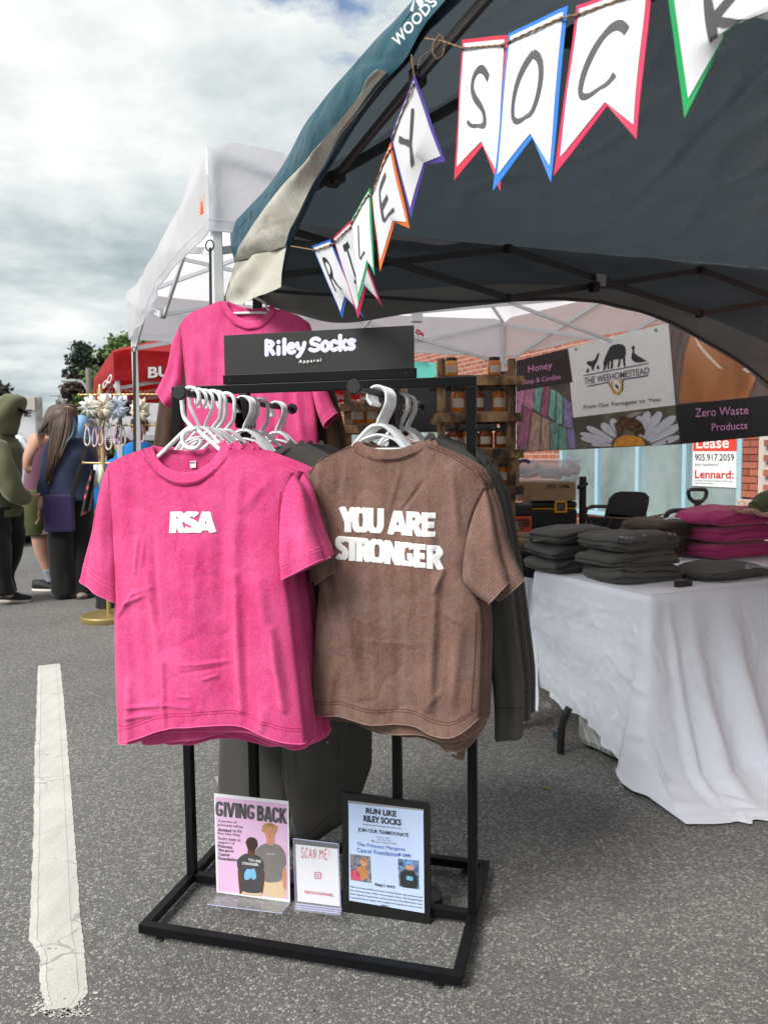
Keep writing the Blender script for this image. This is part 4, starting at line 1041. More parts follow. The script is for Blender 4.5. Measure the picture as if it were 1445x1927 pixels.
# frame
def pole(a, b, w_, h_, name, mat, par): m_ = MB(); m_.bar(a, b, w_, h_); return m_.build(name, mat, par, bevel=.002)
def knot(p, nm, mat, par, sz=.028):
    m_ = MB(); m_.box(p, (sz, sz, sz*1.15), (VN, VS, VZ)); m_.lathe(p-VS*sz*.5, [(sz*.42, -.004), (sz*.36, .006)], 12, -VS); return m_.build(nm, mat, par, bevel=.003)
ZU, ZL = 2.165, 1.965
def truss(a, b, zu, zl, par, mat, cm, n=3, w_=.012, h_=.026, inset=Vector((0, 0, 0)), nodes=True):
    L = b-a
    for k in range(n):
        p0, p1 = a+L*(k/n)+inset, a+L*((k+1)/n)+inset; f = k % 2 == 0
        up0, up1 = (ZL_(p0, zl), ZL_(p1, zu)), None
        lo = Vector((p0.x, p0.y, zl)); hi_ = Vector((p1.x, p1.y, zu)); lo2 = Vector((p1.x, p1.y, zl)); hi2 = Vector((p0.x, p0.y, zu))
        sh = (L.normalized().cross(VZ))*.008
        pole(hi2+sh, lo2+sh, w_, h_, 'truss_bar', mat, par); pole(lo-sh, hi_-sh, w_, h_, 'truss_bar', mat, par)
        if nodes and k: 
            knot(hi2, 'bracket', cm, par, h_*1.1); knot(lo, 'bracket', cm, par, h_*1.1)
        if nodes: knot(lo.lerp(hi_, .5), 'bracket', cm, par, h_*.6)
def ZL_(p, z): return Vector((p.x, p.y, z))
CO = [T(TN0+.05, TS1-.03), T(TN1, TS1-.03), T(TN1, TS0), T(TN0+.05, TS0)]
for i in range(3):
    truss(CO[i], CO[(i+1) % 4], ZU, ZL, tt, M_dkpole, M_blackpl)
fr0, fr1, fr2_ = at_n(627, 338, .80), at_n(786, 146, .745), at_n(930, -20, .745)
pole(fr0, fr1, .012, .022, 'eave_bar', M_dkpole, tt); pole(fr1, fr2_, .012, .022, 'eave_bar', M_dkpole, tt); knot(fr0, 'bracket', M_blackpl, tt, .034); knot(at_n(640, 333, .80), 'bracket', M_blackpl, tt, .026); knot(fr1, 'bracket', M_blackpl, tt, .03)
for c in CO:
    m = MB(); m.bar(Vector((c.x, c.y, .01)), Vector((c.x, c.y, ZU+.03)), .032, .032); m.build('leg', M_dkpole, tt, bevel=.002)
    m = MB(); m.box((c.x, c.y, .004), (.09, .09, .006), (VN, VS, VZ)); m.build('foot_plate', M_blackpl, tt)
    top = AP-VZ*.10; q = Vector((c.x, c.y, ZU))
    mid = q.lerp(top, .5)+VZ*.03
    pole(q, mid, .020, .028, 'ridge_pole', M_dkpole, tt); pole(mid, top, .020, .028, 'ridge_pole', M_dkpole, tt); knot(mid, 'bracket', M_blackpl, tt, .045)
    
m = MB(); m.lathe(AP-VZ*.16, [(.05, 0), (.05, .08), (.02, .1), (.02, .14)], 14); m.build('hub', M_blackpl, tt)
# strut seen at the near side and the velcro tab at the centre crossing
a, b = ps(1130, 527, TS1-.06), None
m = MB(); m.box(a, (.05, .01, .05), (VN, VS, VZ)); m.build('velcro_tab', M_clip, tt)
knot(ps(1118, 540, TS1-.06), 'bracket', M_blackpl, tt, .035)
# lettering on the teal valance
M_whprint = plain('white print', (.72, .74, .74), .5)
def onA(t, d):   # along/down the valance by pixel-free parameters
    i = t*(NV-1); i0 = min(int(i), NV-2); f = i-i0
    a = A_[i0].lerp(A_[i0+1], f); b = B_[i0].lerp(B_[i0+1], f); return a.lerp(b, d)-VN*.03
qd = [npl(x, y, .66) for x, y in ((738, 66), (852, -24), (864, -8), (750, 88))]
quad_text('WOODS', [npl(738, 72, .655), npl(812, -8, .655), npl(826, 6, .655), npl(750, 90, .655)], M_whprint, 'lettering', tt, off=.002, offset=.02, spacing=1.05)
m = MB()
for pts in ([(771, 20), (777, 4), (781, -8), (777, 22)], [(782, 2), (790, -10), (797, 4), (791, 16)], [(798, -2), (806, -12), (809, -6), (801, 4)]): m.poly([npl(x, y, .654) for x, y in pts])
m.build('emblem', M_whprint, tt)
# a black foot weight by the rack
fw_ = MB(); c = at_z(800, 1688, .03); fw_.lathe((c.x, c.y, 0), [(.050, 0), (.052, .01), (.050, .040), (.030, .046), (.010, .048)], 28)
tag(fw_.build('foot_weight', M_blackpl, smooth='a'), 'black round weight on the asphalt behind the framed poster', 'weight')

# ---- bunting: paper pennants on jute twine
edges = {'b': plain('blue marker', srgb(40, 100, 190), .6), 'p': plain('crimson marker', srgb(200, 45, 85), .6), 'g': plain('green marker', srgb(40, 165, 110), .6),
         'o': plain('orange marker', srgb(235, 115, 50), .6), 'v': plain('violet marker', srgb(90, 70, 165), .6), 'r': plain('red marker', srgb(215, 50, 75), .6), 'B': plain('bright blue marker', srgb(40, 120, 215), .6), 'G': plain('bright green marker', srgb(25, 165, 90), .6)}
flags = [  # letter, colour, TL, TR, BR, notch, BL, depth left, depth right, bottom depth shift
 ('R', 'b', (587, 463), (622, 450), (684, 598), (652, 561), (644, 600), 2.10, 2.04, .0),
 ('I', 'p', (626.5, 447), (660, 415), (720, 577), (690, 540), (674, 600), 2.00, 1.90, .0),
 ('L', 'g', (661, 415), (696, 353), (705, 519), (693, 492), (674, 573), 1.86, 1.76, 0),
 ('E', 'o', (699, 360), (735, 267), (770.6, 430), (742.6, 418), (715, 511), 1.74, 1.63, 0),
 ('Y', 'v', (735, 259), (779.6, 140), (838, 304), (800.5, 310), (773, 412), 1.61, 1.50, 0),
 ('S', 'r', (869, 74.5), (955, 66), (940.5, 360), (908, 274), (854.7, 339), 1.48, 1.36, 0),
 ('O', 'B', (956.4, 63.6), (1068, 10.5), (1036, 343), (1001, 259.6), (926.7, 359), 1.34, 1.22, 0),
 ('C', 'p', (1084, 10.5), (1227, -38), (1197, 262), (1142, 199), (1041, 331), 1.20, 1.08, 0),
 ('K', 'G', (1252, -40), (1500, -150), (1560, 80), (1385.6, 20), (1287, 223), 1.04, .90, 0)]
order = ['first', 'second', 'third', 'fourth', 'fifth']
fl_lab = {'R': 'paper pennant lettered R with a blue border, smallest and farthest', 'I': 'paper pennant lettered I with a crimson border, half behind the L', 'L': 'narrow paper pennant lettered L with a green border',
  'E': 'paper pennant lettered E with an orange border', 'Y': 'paper pennant lettered Y with a violet border, tilted steeply', 'S': 'paper pennant lettered S with a red border', 'O': 'paper pennant lettered O with a bright blue border',
  'C': 'paper pennant lettered C with a pink red border', 'K': 'nearest paper pennant lettered K with a green border, cut by the frame'}
ends = []
for ch, colr, TL, TR, BR, NO, BL, dl, dr, _ in flags:
    P3 = {'TL': at_y(*TL, dl), 'TR': at_y(*TR, dr)}
    # paper hangs with a slight twist; lower edge keeps the depths of its own side
    P3['BL'] = at_y(*BL, dl+.01); P3['BR'] = at_y(*BR, dr+.01)
    f = ((NO[0]-BL[0])/(BR[0]-BL[0])) if abs(BR[0]-BL[0]) > 1 else .5
    P3['NO'] = at_y(*NO, lerp(dl, dr, min(max(f, .3), .7))-.004)
    org = thing('pennant', fl_lab[ch], 'pennant', (P3['TL']+P3['TR'])/2, 'letter pennants of the bunting')
    nrm = (P3['TR']-P3['TL']).cross(P3['BL']-P3['TL']).normalized()
    if nrm.dot(CAMP-P3['TL']) < 0: nrm = -nrm
    tot = .022
    def cell(x, y, P3=P3, nrm=nrm, ch=ch, lift=0.0):
        # x across, y 1 at top .. 0 at the tips; bottom line follows the swallow tail
        top = P3['TL'].lerp(P3['TR'], x)
        b = P3['BL'].lerp(P3['NO'], x*2) if x < .5 else P3['NO'].lerp(P3['BR'], x*2-1)
        bq = P3['BL'].lerp(P3['BR'], x); 
        p = bq.lerp(top, y) if y > .45 else b.lerp(bq.lerp(top, .45), y/.45)
        return p + nrm*(lift + .004*math.sin(x*3.1)*math.sin(y*3)+.003*nz(x*2, y*2, ord(ch)))
    def sheet(x0, x1, bt_, tp_, lift, name, mat, thick=.0009):
        rows = []; nx, ny = 16, 18
        xs = [lerp(x0, x1, i/nx) for i in range(nx+1)]
        if .5 not in xs: xs = sorted(xs+[.5])
        for j in range(ny+1):
            y = lerp(bt_, tp_, j/ny); rows.append([cell(x, y, lift=lift) for x in xs])
        m_ = MB(); m_.loft(rows); m_.loft([[p-nrm*thick for p in r_] for r_ in rows])
        return m_.build(name, mat, org)
    sheet(0, 1, 0, 1, 0, 'coloured_border', edges[colr])
    sheet(.055, .945, .075, .972, .0012, 'paper', M_paper)
    m = MB(); ltx = {'R': (.22, .72), 'I': (.3, .7), 'L': (.3, .72), 'E': (.3, .78), 'Y': (.2, .8), 'S': (.24, .76), 'O': (.2, .78), 'C': (.2, .82), 'K': (.2, .8)}[ch]
    stroke_mesh(m, ch, lambda a, b: cell(lerp(ltx[0], ltx[1], a), lerp(.33, .80, b), lift=.0026), .115 if ch not in 'IE' else .14)
    m.build('letter', M_greyink if ch not in 'RI' else M_ink, org)
    m = MB()
    for x in (.07, .93): c = cell(x, .935, lift=.003); m.lathe(c, [(.0035, -.001), (.0030, .0004)], 10, nrm)
    tag(m.build('punch_hole', M_ink, org), kind='stuff')
    ends.append((cell(.07, .935, lift=.004), cell(.93, .935, lift=.004), nrm))
def twine(pts, label, r_=.0016):
    P_ = smooth_pl(pts, 160, 1); m_ = MB(); ra = random.Random(4)
    for ph in (0, math.pi):
        m_.tube([p+Vector((math.cos(i*.9+ph), math.sin(i*.9+ph)*.3, math.sin(i*.9+ph)))*r_*.7 for i, p in enumerate(P_)], r_*.75, 5)
    return tag(m_.build('twine', M_rope, smooth=True), label, 'twine')
p = [at_y(548, 463, 2.3), at_y(566, 466, 2.22)]
for a, b, n in ends[:5]: p += [a-n*.006, a, b, b-n*.006]
p += [at_y(776, 120, 1.50), at_y(774, 104, 1.50)]
twine(p, 'jute twine carrying the R I L E Y pennants')
p = [at_y(800, 72, 1.56), at_y(835, 78, 1.52)]
for a, b, n in ends[5:]: p += [a, b]
p.append(at_y(1530, -170, .86))
twine(p, 'jute twine carrying the S O C K pennants')
m = MB(); q = smooth_pl([at_y(x, y, 1.53) for x, y in ((826, 66), (815, 82), (814, 100), (822, 112), (832, 104), (837, 88), (833, 72), (824, 62))], 40, 1); m.tube(q, .0016, 5)
m.tube([at_y(835, 96, 1.53), at_y(829, 80, 1.53), at_y(790, 110, 1.53), at_y(786, 130, 1.53)], .0009, 4)
tag(m.build('twine_loop', M_rope), 'loose loop of jute twine knotted on the canopy frame', 'twine')

# ---- white tent with the honey stall
WN0, WN1, WS0, WS1 = .617, 3.86, 3.04, 6.06
def white_tent(name, label, n0, n1, s0, s1, zb_, zt_, za, mat, pmat, cmat, sagf=.09, folds=True, frame=True):
    o = thing(name, label, 'canopy tent', T((n0+n1)/2, (s0+s1)/2))
    C = [T(n0, s1), T(n1, s1), T(n1, s0), T(n0, s0)]; ctr = T((n0+n1)/2, (s0+s1)/2, za)
    for i in range(4):
        a, b = C[i], C[(i+1) % 4]; L = (b-a).normalized(); nn = L.cross(VZ)
        if nn.dot(ctr-a) > 0: nn = -nn
        rows = []; top = []
        for j in range(61):
            t = j/60; s_ = math.sin(math.pi*t); p = a.lerp(b, t)
            zt2 = zt_-sagf*s_**.7*(1 if i == 3 else .5)-.035*math.exp(-(s_/.06)**2); zb2 = zb_-.0*s_
            col = []
            for k in range(9):
                f = k/8; z = lerp(zt2, zb2, f)
                wv_ = nn*(.05*f*s_*(.4+.6*math.sin(t*7+i*2)) + .018*nz(p.x*3+i, z*8, p.y*3)+.02*s_*math.sin(t*40+z*14)*f*.35)
                if i == 3: wv_ += nn*(.05*math.sin(math.pi*f)*s_)
                col.append(Vector((p.x, p.y, z))+wv_)
            rows.append(col); top.append(col[0])
        m_ = MB(); m_.loft(rows); vl = m_.build('valance', mat, o, smooth=True)
        m_ = MB(); m_.tube([r_[-1] for r_ in rows], .004, 5); m_.tube([r_[7] for r_ in rows], .002, 4); tag(m_.build('valance_hem', mat, o), kind='stuff')
        rr = []
        for k in range(22):
            r_ = k/21; rr.append([p.lerp(ctr, r_)-VZ*(.05*math.sin(math.pi*min(1, r_*1.1))*math.sin(math.pi*j/60)) + VZ*.010*nz(p.x*3, p.y*3, r_*5)*(1 if 0 < r_ < 1 else 0) for j, p in enumerate(top)])
        add_rows(rr, 'roof_panel', mat, o)
    if frame:
        zu, zl = zt_-.03, zt_-.36
        for i in range(4):
            a, b = C[i].lerp(ctr, .02), C[(i+1) % 4].lerp(ctr, .02)
            truss(Vector((a.x, a.y, 0)), Vector((b.x, b.y, 0)), zt_-.06, zb_-.07, o, pmat, cmat, 2, .014, .030)
            q = Vector((a.x, a.y, zt_-.04)); pole(q, ctr-VZ*.06, .018, .028, 'ridge_pole', pmat, o)
            md = a.lerp(b, .5); md.z = zt_-.22; hubp = Vector((ctr.x, ctr.y, zt_-.30))
            h0 = md.lerp(hubp, .5)
            pole(Vector((md.x, md.y, zt_-.08)), hubp-VZ*.0, .012, .024, 'truss_bar', pmat, o); pole(Vector((md.x, md.y, zb_-.07)), hubp+VZ*.28, .012, .024, 'truss_bar', pmat, o)
        m_ = MB(); m_.bar(Vector((ctr.x, ctr.y, zt_-.36)), ctr-VZ*.02, .026, .026); m_.box((ctr.x, ctr.y, zt_-.33), (.07, .07, .07)); m_.build('centre_pole', pmat, o, bevel=.003)
    for c in C:
        q = c.lerp(Vector((ctr.x, ctr.y, 0)), .02)
        m_ = MB(); m_.bar(Vector((q.x, q.y, .01)), Vector((q.x, q.y, zt_-.05)), .040, .040, VS); m_.build('leg', pmat, o, bevel=.004)
        m_ = MB(); m_.box((q.x, q.y, .005), (.11, .11, .008), (VN, VS, VZ)); m_.build('foot_plate', cmat, o)
    return o, C, ctr
wt, WC, WCTR = white_tent('white_canopy_tent', 'white pop-up canopy tent over the honey stall behind the teal one', WN0, WN1, WS0, WS1, 2.19, 2.535, 3.03, M_whitec, M_whpole, M_clip)
# faint printed emblem on its street-side valance and black straps on the legs
M_emr = plain('red print', srgb(205, 70, 60), .6); M_emy = plain('ochre print', srgb(200, 165, 80), .6); M_emg = plain('grey print', (.35, .36, .36), .6)
m = MB(); fz = lambda x, y: at_n(x, y, WN0-.085)
m.poly([fz(*p) for p in ((379, 405), (381, 375), (384, 401))]); m.poly([fz(*p) for p in ((377, 404), (379, 372), (380.5, 382), (379, 405))]); m.build('emblem', M_emr, wt)
m = MB()
for k in range(6):
    m.poly([fz(373+k*.4, 408-k*6), fz(376.5+k*.3, 405-k*6), fz(376.8+k*.3, 402.5-k*6), fz(373+k*.4, 405-k*6)])
    m.poly([fz(382, 396-k*5), fz(385.5, 391-k*5), fz(385.7, 389-k*5), fz(382, 393.5-k*5)])
tag(m.build('emblem_rays', M_emy, wt), kind='stuff')
quad_text('STALL', [fz(372, 424), fz(386, 404), fz(386.5, 412), fz(372, 432)], M_emg, 'lettering', wt) if False else None
def strap(px, y0, y1, Y, label):
    m_ = MB(); m_.bar(at_y(px, y0, Y), at_y(px+1, y1, Y), .010 if Y < 4 else .022, .004); r0 = at_y(px-1, y0-4, Y)
    m_.tube([r0+RU*(.016*math.cos(t))+VZ*(.020*math.sin(t)) for t in [k*math.pi/8 for k in range(17)]], .0028 if Y < 4 else .004, 6)
    return tag(m_.build('strap', M_blackpl), label, 'strap')
strap(396, 466, 575, 2.95, 'black strap hanging beside the near white tent leg')
strap(253.5, 662, 950, 5.72, 'long black strap hanging down the far white tent leg')
# red hook clip on the centre hub
m = MB(); q = [at_y(x, y, 4.9) for x, y in ((783, 620), (790, 624), (797, 633), (795, 627), (788, 630), (782, 624))]; m.tube(q, .006, 6)
tag(m.build('clip', plain('red clip', srgb(190, 20, 35), .4)), 'small red clip hanging from the white tent hub', 'clip')

# ---- red tent farther down the street
rt, RC, RCTR = white_tent('red_canopy_tent', 'red pop-up canopy tent lettered BU down the street', .62, 3.7, 7.48, 10.5, 2.02, 2.30, 2.90, M_redc, M_whpole, M_clip, .02)
fr_ = lambda x, y: at_s(x, y, 7.42)
quad_text('BU', [fr_(278, 690), fr_(322, 687), fr_(322, 711), fr_(278, 714)], M_ink, 'lettering', rt, off=.0, offset=.05)
quad_text('BU', [fr_(279, 691), fr_(321, 688), fr_(321, 709), fr_(279, 712)], M_whprint, 'lettering', rt, off=.006, offset=.03)
fr2 = lambda x, y: at_s(x, y, 10.45)
quad_text('HOIT', [fr2(246, 738), fr2(292, 738), fr2(292, 748), fr2(246, 748)], M_whprint, 'lettering', rt, off=.003, offset=.03, flip=True)
fr3 = lambda x, y: at_n(x, y, .55)
quad_text('BUDO', [fr3(185, 733), fr3(212, 700), fr3(212, 716), fr3(185, 743)], M_whprint, 'lettering', rt, off=.003, offset=.02)
# ------------------------------------------------------------------ white-clothed table with folded sweatshirts
TK = (2.19, 2.37); TZ = .745        # near street-side corner (n, s) in the street frame
TL_, TW = 1.83, .77
tb = thing('folding_table', 'folding table with curved black legs hidden under the white cloth', 'table', T(TK[0]+TL_/2, TK[1]+TW/2))
M_tabtop = plain('grey table plastic', (.5, .5, .5), .5)
m = MB(); m.box(T(TK[0]+TL_/2, TK[1]+TW/2, TZ-.03), (TL_-.07, TW-.07, .04), (VN, VS, VZ)); m.build('tabletop', M_tabtop, tb, bevel=.004)
for n_ in (TK[0]+.22, TK[0]+TL_-.22):
    for s_, q in ((TK[1]+.08, 1), (TK[1]+TW-.08, -1)):
        m = MB(); m.tube(smooth_pl([T(n_-.0, s_, .0), T(n_, s_, .34), T(n_+.02, s_+q*.02, .50), T(n_+.10, s_+q*.04, .66), T(n_+.16, s_+q*.06, TZ-.05)], 24, 2), .013, 10); m.build('leg', M_blackpl, tb, smooth='a')
# the leg one sees below the hem
lp = [at_z(1054, 1418, 0.0)]
ly = lp[0].y
m = MB(); m.tube(smooth_pl([at_y(x, y, ly) for x, y in ((1054, 1416), (1055, 1390), (1057, 1365), (1063, 1345), (1071, 1332))], 24, 1), .0165, 12); m.build('leg', M_blackpl, tb, smooth='a')
m = MB(); m.lathe(at_y(1044, 1384, ly+.06), [(.018, 0), (.018, .02)], 14, VN); m.build('leg_knob', plain('dark teal plastic', (.02, .05, .06), .5), tb)
M_cloth = fabric('white fleece cloth', (.69, .71, .80), (.77, .79, .87), .6, 5, 500, .45, .35, .3)
def clothmesh():
    P0, P1 = TK[1]+TW+.02, None
    # perimeter walk: back end of the short side -> near corner -> along the long side
    segS, segN = TW+.02, TL_+.10
    rows = []; NP, ND = 260, 76
    rc = .035
    ss = MB()
    hem = [(0, .21), (.2, .19), (.30, .15), (.45, .155), (.55, .12), (.64, .08), (.70, .04), (.755, .03), (.80, .02), (.86, 0), (2.8, 0)]    # height of hem by distance walked
    out = [(0, .03), (.5, .045), (.68, .05), (.76, .09), (.84, .20), (1.0, .27), (1.15, .24), (1.3, .24), (1.6, .26), (2.7, .3)]
    folds = [(.10, .02, .012), (.22, .022, .016), (.36, .03, .013), (.50, .02, .014), (.60, .016, .014), (.79, .030, .055), (.885, .020, .026), (1.0, .040, .034), (1.20, .055, .072), (1.46, .075, .050), (1.60, .03, .03), (1.80, .07, .06), (2.0, .06, .05), (2.3, .06, .05)]
    for i in range(NP):
        w_ = i/(NP-1)*(segS+segN)
        if w_ < segS-rc: b = (TK[0], TK[1]+segS-w_); nn = (-1, 0)
        elif w_ < segS+rc:
            q = (w_-(segS-rc))/(2*rc)*math.pi/2; cx, cy = TK[0]+rc, TK[1]+rc
            b = (cx-math.cos(q)*rc, cy-math.sin(q)*rc); nn = (-math.cos(q), -math.sin(q))
        else: b = (TK[0]+w_-segS, TK[1]); nn = (0, -1)
        hz, ou = sinterp(hem, w_), sinterp(out, w_)
        fo = sum(a*math.exp(-((w_-c)/s_)**2) for c, s_, a in folds)
        row = []
        base = T(*b); N_ = VN*nn[0]+VS*nn[1]; side = N_.cross(VZ)
        for k in range(ND):
            d = k/(ND-1)
            L = TZ-hz
            if hz > .05 or w_ < .8:
                z = TZ-L*d; o = ou*d**1.4+fo*d**.8*1.2
            else:
                # falls, then pools forward on the asphalt
                Lt = TZ+.16+ou*.35; t = d*Lt
                if t < TZ-.07: z = TZ-t; o = ou*(t/TZ)**1.7*.9
                else:
                    q = (t-(TZ-.07)); z = max(.008+.020*abs(nz(w_*7, q*12, 2))*1.4, .07*math.exp(-q*13)); o = ou*.85+q*.75
                o += fo*min(1, d*1.4)**.8*1.15
                o += .03*math.sin(w_*23+1)*max(0, d-.75)*4*.4
            zz_ = z+(.012*nz(w_*9, d*6, 3) if 0 < k else 0)*d
            pt = base+N_*(o+.010*nz(w_*6, d*5, 7)*min(1, d*5)+.0035*nz(w_*24, d*16, 1)*min(1, d*5)+(.006*(1-abs(2*nz(w_*9, d*4, 5)))**6+.003*(1-abs(2*nz(w_*20+d*5, d*14, 6)))**6)*min(1, d*5)+.006)+VZ*(max(.004, zz_) if k else z)
            if d > 0: pt += side*(-.05*d*d*(1 if w_ > .75 else 0)*math.sin(w_*5))
            e = min(1, d*16)
            if k == 0: pt = base - N_*.032 + VZ*(TZ+.0035)
            elif k == 1: pt = base - N_*.002+ VZ*(TZ+.002)
            row.append(pt)
        rows.append(row)
    m_ = MB(); m_.loft(rows)
    # top sheet
    tr = []
    for i in range(40):
        row = []
        for j in range(30):
            n_ = TK[0]+.018+i/39*(TL_+.07); s_ = TK[1]+.018+j/29*(TW-.01)
            e = min(1, min(i, 39-i, j, 29-j)/2)
            if i == 0 and j == 0: n_ += .008; s_ += .008
            row.append(T(n_, s_, TZ+.0045+(.0035*nz(n_*9, s_*9)+.003*nz(n_*22, s_*22))*e))
        tr.append(row)
    m_.loft(tr)
    return m_, rows
m, crow = clothmesh()
tc_ = m.build('tablecloth', M_cloth, smooth=True)
for v in tc_.data.vertices: v.co.z = max(v.co.z, .0045)
tag(tc_, 'white fleece tablecloth draped to the asphalt with pooled folds at the near corner', 'tablecloth')
# shorter ragged flap hanging at the far end
m = MB(); rows = []
for i in range(24):
    t = i/23; row = []
    for j in range(24):
        d = j/23; a = at_y(lerp(983, 1012, t), lerp(1085, 1090, t), 3.85); b = at_y(lerp(945, 1012, t)+6*math.sin(t*6), lerp(1408, 1340, t**1.3)-10*math.sin(t*9), 3.60)
        row.append(a.lerp(b, d)+Vector((.01*nz(t*6, d*5), -.03*math.sin(t*7)*d, 0)))
    rows.append(row)
m.loft(rows); o = m.build('cloth_flap', M_cloth, smooth=True); tag(o, 'white cloth corner hanging below the hem at the far end of the table', 'cloth')
# frayed threads
m = MB(); ra = random.Random(5)
for i in range(60):
    p = at_y(ra.uniform(1008, 1034), ra.uniform(1318, 1326), 3.62); m.tube([p, p+Vector((ra.uniform(-.01, .01), 0, ra.uniform(-.03, -.012)))], .0007, 3)
for i in range(30):
    p = at_y(1163+ra.uniform(-4, 14), 1450+ra.uniform(0, 70), 2.92); m.tube([p, p+Vector((ra.uniform(-.02, -.002), 0, ra.uniform(-.008, .008)))], .0007, 3)
tag(m.build('frayed_threads', M_cloth), 'frayed white threads along the tablecloth edge', 'threads', kind='stuff')
# pale ribbed suitcase under the table
M_case = plain('pale grey green shell', (.40, .42, .40), .45, .03)
su = thing('suitcase', 'pale ribbed hard-shell suitcase lying under the table', 'suitcase', at_z(1110, 1430, 0))
a, b = at_z(1062, 1412, 0.0), at_z(1205, 1480, 0.0)
d = (b-a).normalized(); n_ = Vector((-d.y, d.x, 0)); Lc = .46
cx = a+d*(Lc/2-.03)+n_*.13+VN*.075+VZ*.135
m = MB(); m.box(cx, (Lc, .24, .25), (d, n_, VZ)); m.build('shell', M_case, su, bevel=.035)
M_rib = plain('silver rib', (.62, .63, .62), .3)
for i in range(7):
    x = -.22+i*.058; m = MB(); c = cx-n_*.1215
    m.tube([c+d*(x-.02)+VZ*.10, c+d*(x+.01)+VZ*.02, c+d*(x+.08)-VZ*.10], .0028, 6); m.build('rib', M_rib, su)
m = MB()
for x in (-.17, .17): m.tube([cx+d*x-n_*.10-VZ*.125, cx+d*x-n_*.08-VZ*.133], .012, 8)
m.build('wheel', M_blackpl, su)
# folded clothes
def folded(name, label, cat, group, c, w_, d_, h_, ang, mat, seam, seed, taper=.0, tag_pocket=False, nx=64, ny=44, droop=0):
    o = thing(name, label, cat, c, group); ca, sa = math.cos(ang), math.sin(ang)
    X = VN*ca+VS*sa; Y = -VN*sa+VS*ca
    def pt(lon, lat, lift=0):
        cl, sl_ = math.cos(lat), math.sin(lat); cx, sx = math.cos(lon), math.sin(lon)
        pw = lambda v, e: math.copysign(abs(v)**e, v)
        x = pw(cl, .27)*pw(cx, .25)*(w_/2+lift); y = pw(cl, .27)*pw(sx, .25)*(d_/2+lift); z = pw(sl_, .72)*(h_/2+lift)
        k = seed*3.7
        gr = math.exp(-((z/h_*2-.05+.35*math.sin(x*6+k))/.16)**2)
        y += .012*gr*(1 if y < 0 else -1)*(1 if abs(y) > d_*.3 else 0); x -= .012*gr*math.copysign(1, x)*(1 if abs(x) > w_*.4 else 0)
        x += .022*nz(k, y*9, z*20)+.006*nz(x*20, y*30, k); y += .016*nz(x*9+k, k, z*16)+.005*nz(x*26, k, z*40)
        zt = z+h_/2
        zt = zt*(1-taper*abs(x)/(w_/2)*.5)
        zt += (.016*nz(x*6+k, y*7, 2)+.005*nz(x*22, y*20+k, 4)+.004*(1-abs(2*nz(x*10+k, y*10, 9)))**5)*(1 if z > -h_*.3 else .25)
        if z > -h_*.15: zt -= droop*(x/(w_/2))**2*h_*.3
        return Vector(c)+X*x+Y*y+VZ*max(zt, .001)
    rows = []
    for i in range(ny+1):
        lat = -math.pi/2+math.pi*(i+.05)/(ny+.1); rows.append([pt(2*math.pi*j/nx, lat) for j in range(nx)])
    m_ = MB(); m_.loft(rows, wrap=True, cap=True); m_.build('folded_body', mat, o, smooth=True)
    # fold creases along the front
    for kk, (la, l0, l1) in enumerate(((-.30, 200, 335), (.28, 215, 300))):
        m_ = MB(); m_.tube([pt(R(lerp(l0, l1, i/29)), la+.16*math.sin(i*.25+seed+kk), .0008) for i in range(30)], .0013, 4); tag(m_.build('fold_seam', seam, o), kind=None)
    if tag_pocket:
        m_ = MB(); pts = []
        for i in range(40):
            t = i/39
            if t < .15: lo, la = 232, lerp(.95, .25, t/.15)
            elif t < .85: lo, la = lerp(232, 300, (t-.15)/.7), .12+.1*math.sin((t-.15)/.7*math.pi)
            else: lo, la = 300, lerp(.25, .95, (t-.85)/.15)
            pts.append(pt(R(lo), la, .0012))
        m_.tube(smooth_pl(pts, 50, 2), .0014, 4); m_.build('pocket_seam', seam, o)
    return o, pt
def on_table(px, py, z=TZ+.006): return at_z(px, py, z)
ga = 'charcoal sweatshirts folded in the left pile'; gb = 'charcoal sweatshirts folded in the near pile'
fr = on_table(1092, 1078); c0 = fr+VS*.13+VN*.02
for i, (l, dn, an, h_) in enumerate((('bottom folded charcoal sweatshirt of the left pile, pocket seam facing front', 0, .02, .074), ('middle folded charcoal sweatshirt of the left pile', .012, -.03, .070), ('top folded charcoal sweatshirt of the left pile, sloping over it', .025, .05, .078))):
    o, pt = folded('folded_sweatshirt', l, 'sweatshirt', ga, c0+VN*dn+VZ*(.068*i), .37, .29, h_, an, M_greyf, M_greyseam, i+1, .25, i == 0, droop=.5)
fr = on_table(1224, 1098); c1 = fr+VS*.14
for i, (l, dn, an, h_) in enumerate((('bottom folded charcoal sweatshirt of the near pile', .01, -.02, .082), ('middle folded charcoal sweatshirt of the near pile', -.012, .03, .072), ('top folded charcoal sweatshirt of the near pile, small arched print on it', -.008, -.02, .074))):
    o, pt = folded('folded_sweatshirt', l, 'sweatshirt', gb, c1+VN*dn+VZ*(.070*i), .38, .30, h_, an, M_greyf, M_greyseam, i+5, .1, i != 1, droop=.2)
ptop = pt
M_cyanp = plain('cyan print', srgb(90, 150, 185), .7)
for i, ch in enumerate('STRONGER'):
    lo = R(lerp(232, 285, i/7)); p0 = ptop(lo, .72+.10*math.sin(i/7*3.1), .002)
    quad_text(ch, [p0+VZ*.009+VS*.004, p0+VZ*.009+VS*.004+VN*.013, p0+VN*.013, p0], M_cyanp if i == 2 else M_ltprint, 'lettering', o, off=.003, offset=.03)
gb_ = 'chocolate brown hoodie folded behind the near grey pile'
c2 = on_table(1275, 1055)+VS*.22+VN*.10
folded('folded_hoodie', gb_, 'hoodie', None, c2+VZ*0, .42, .30, .10, .12, M_dkbrown, M_greyseam, 11, .2)
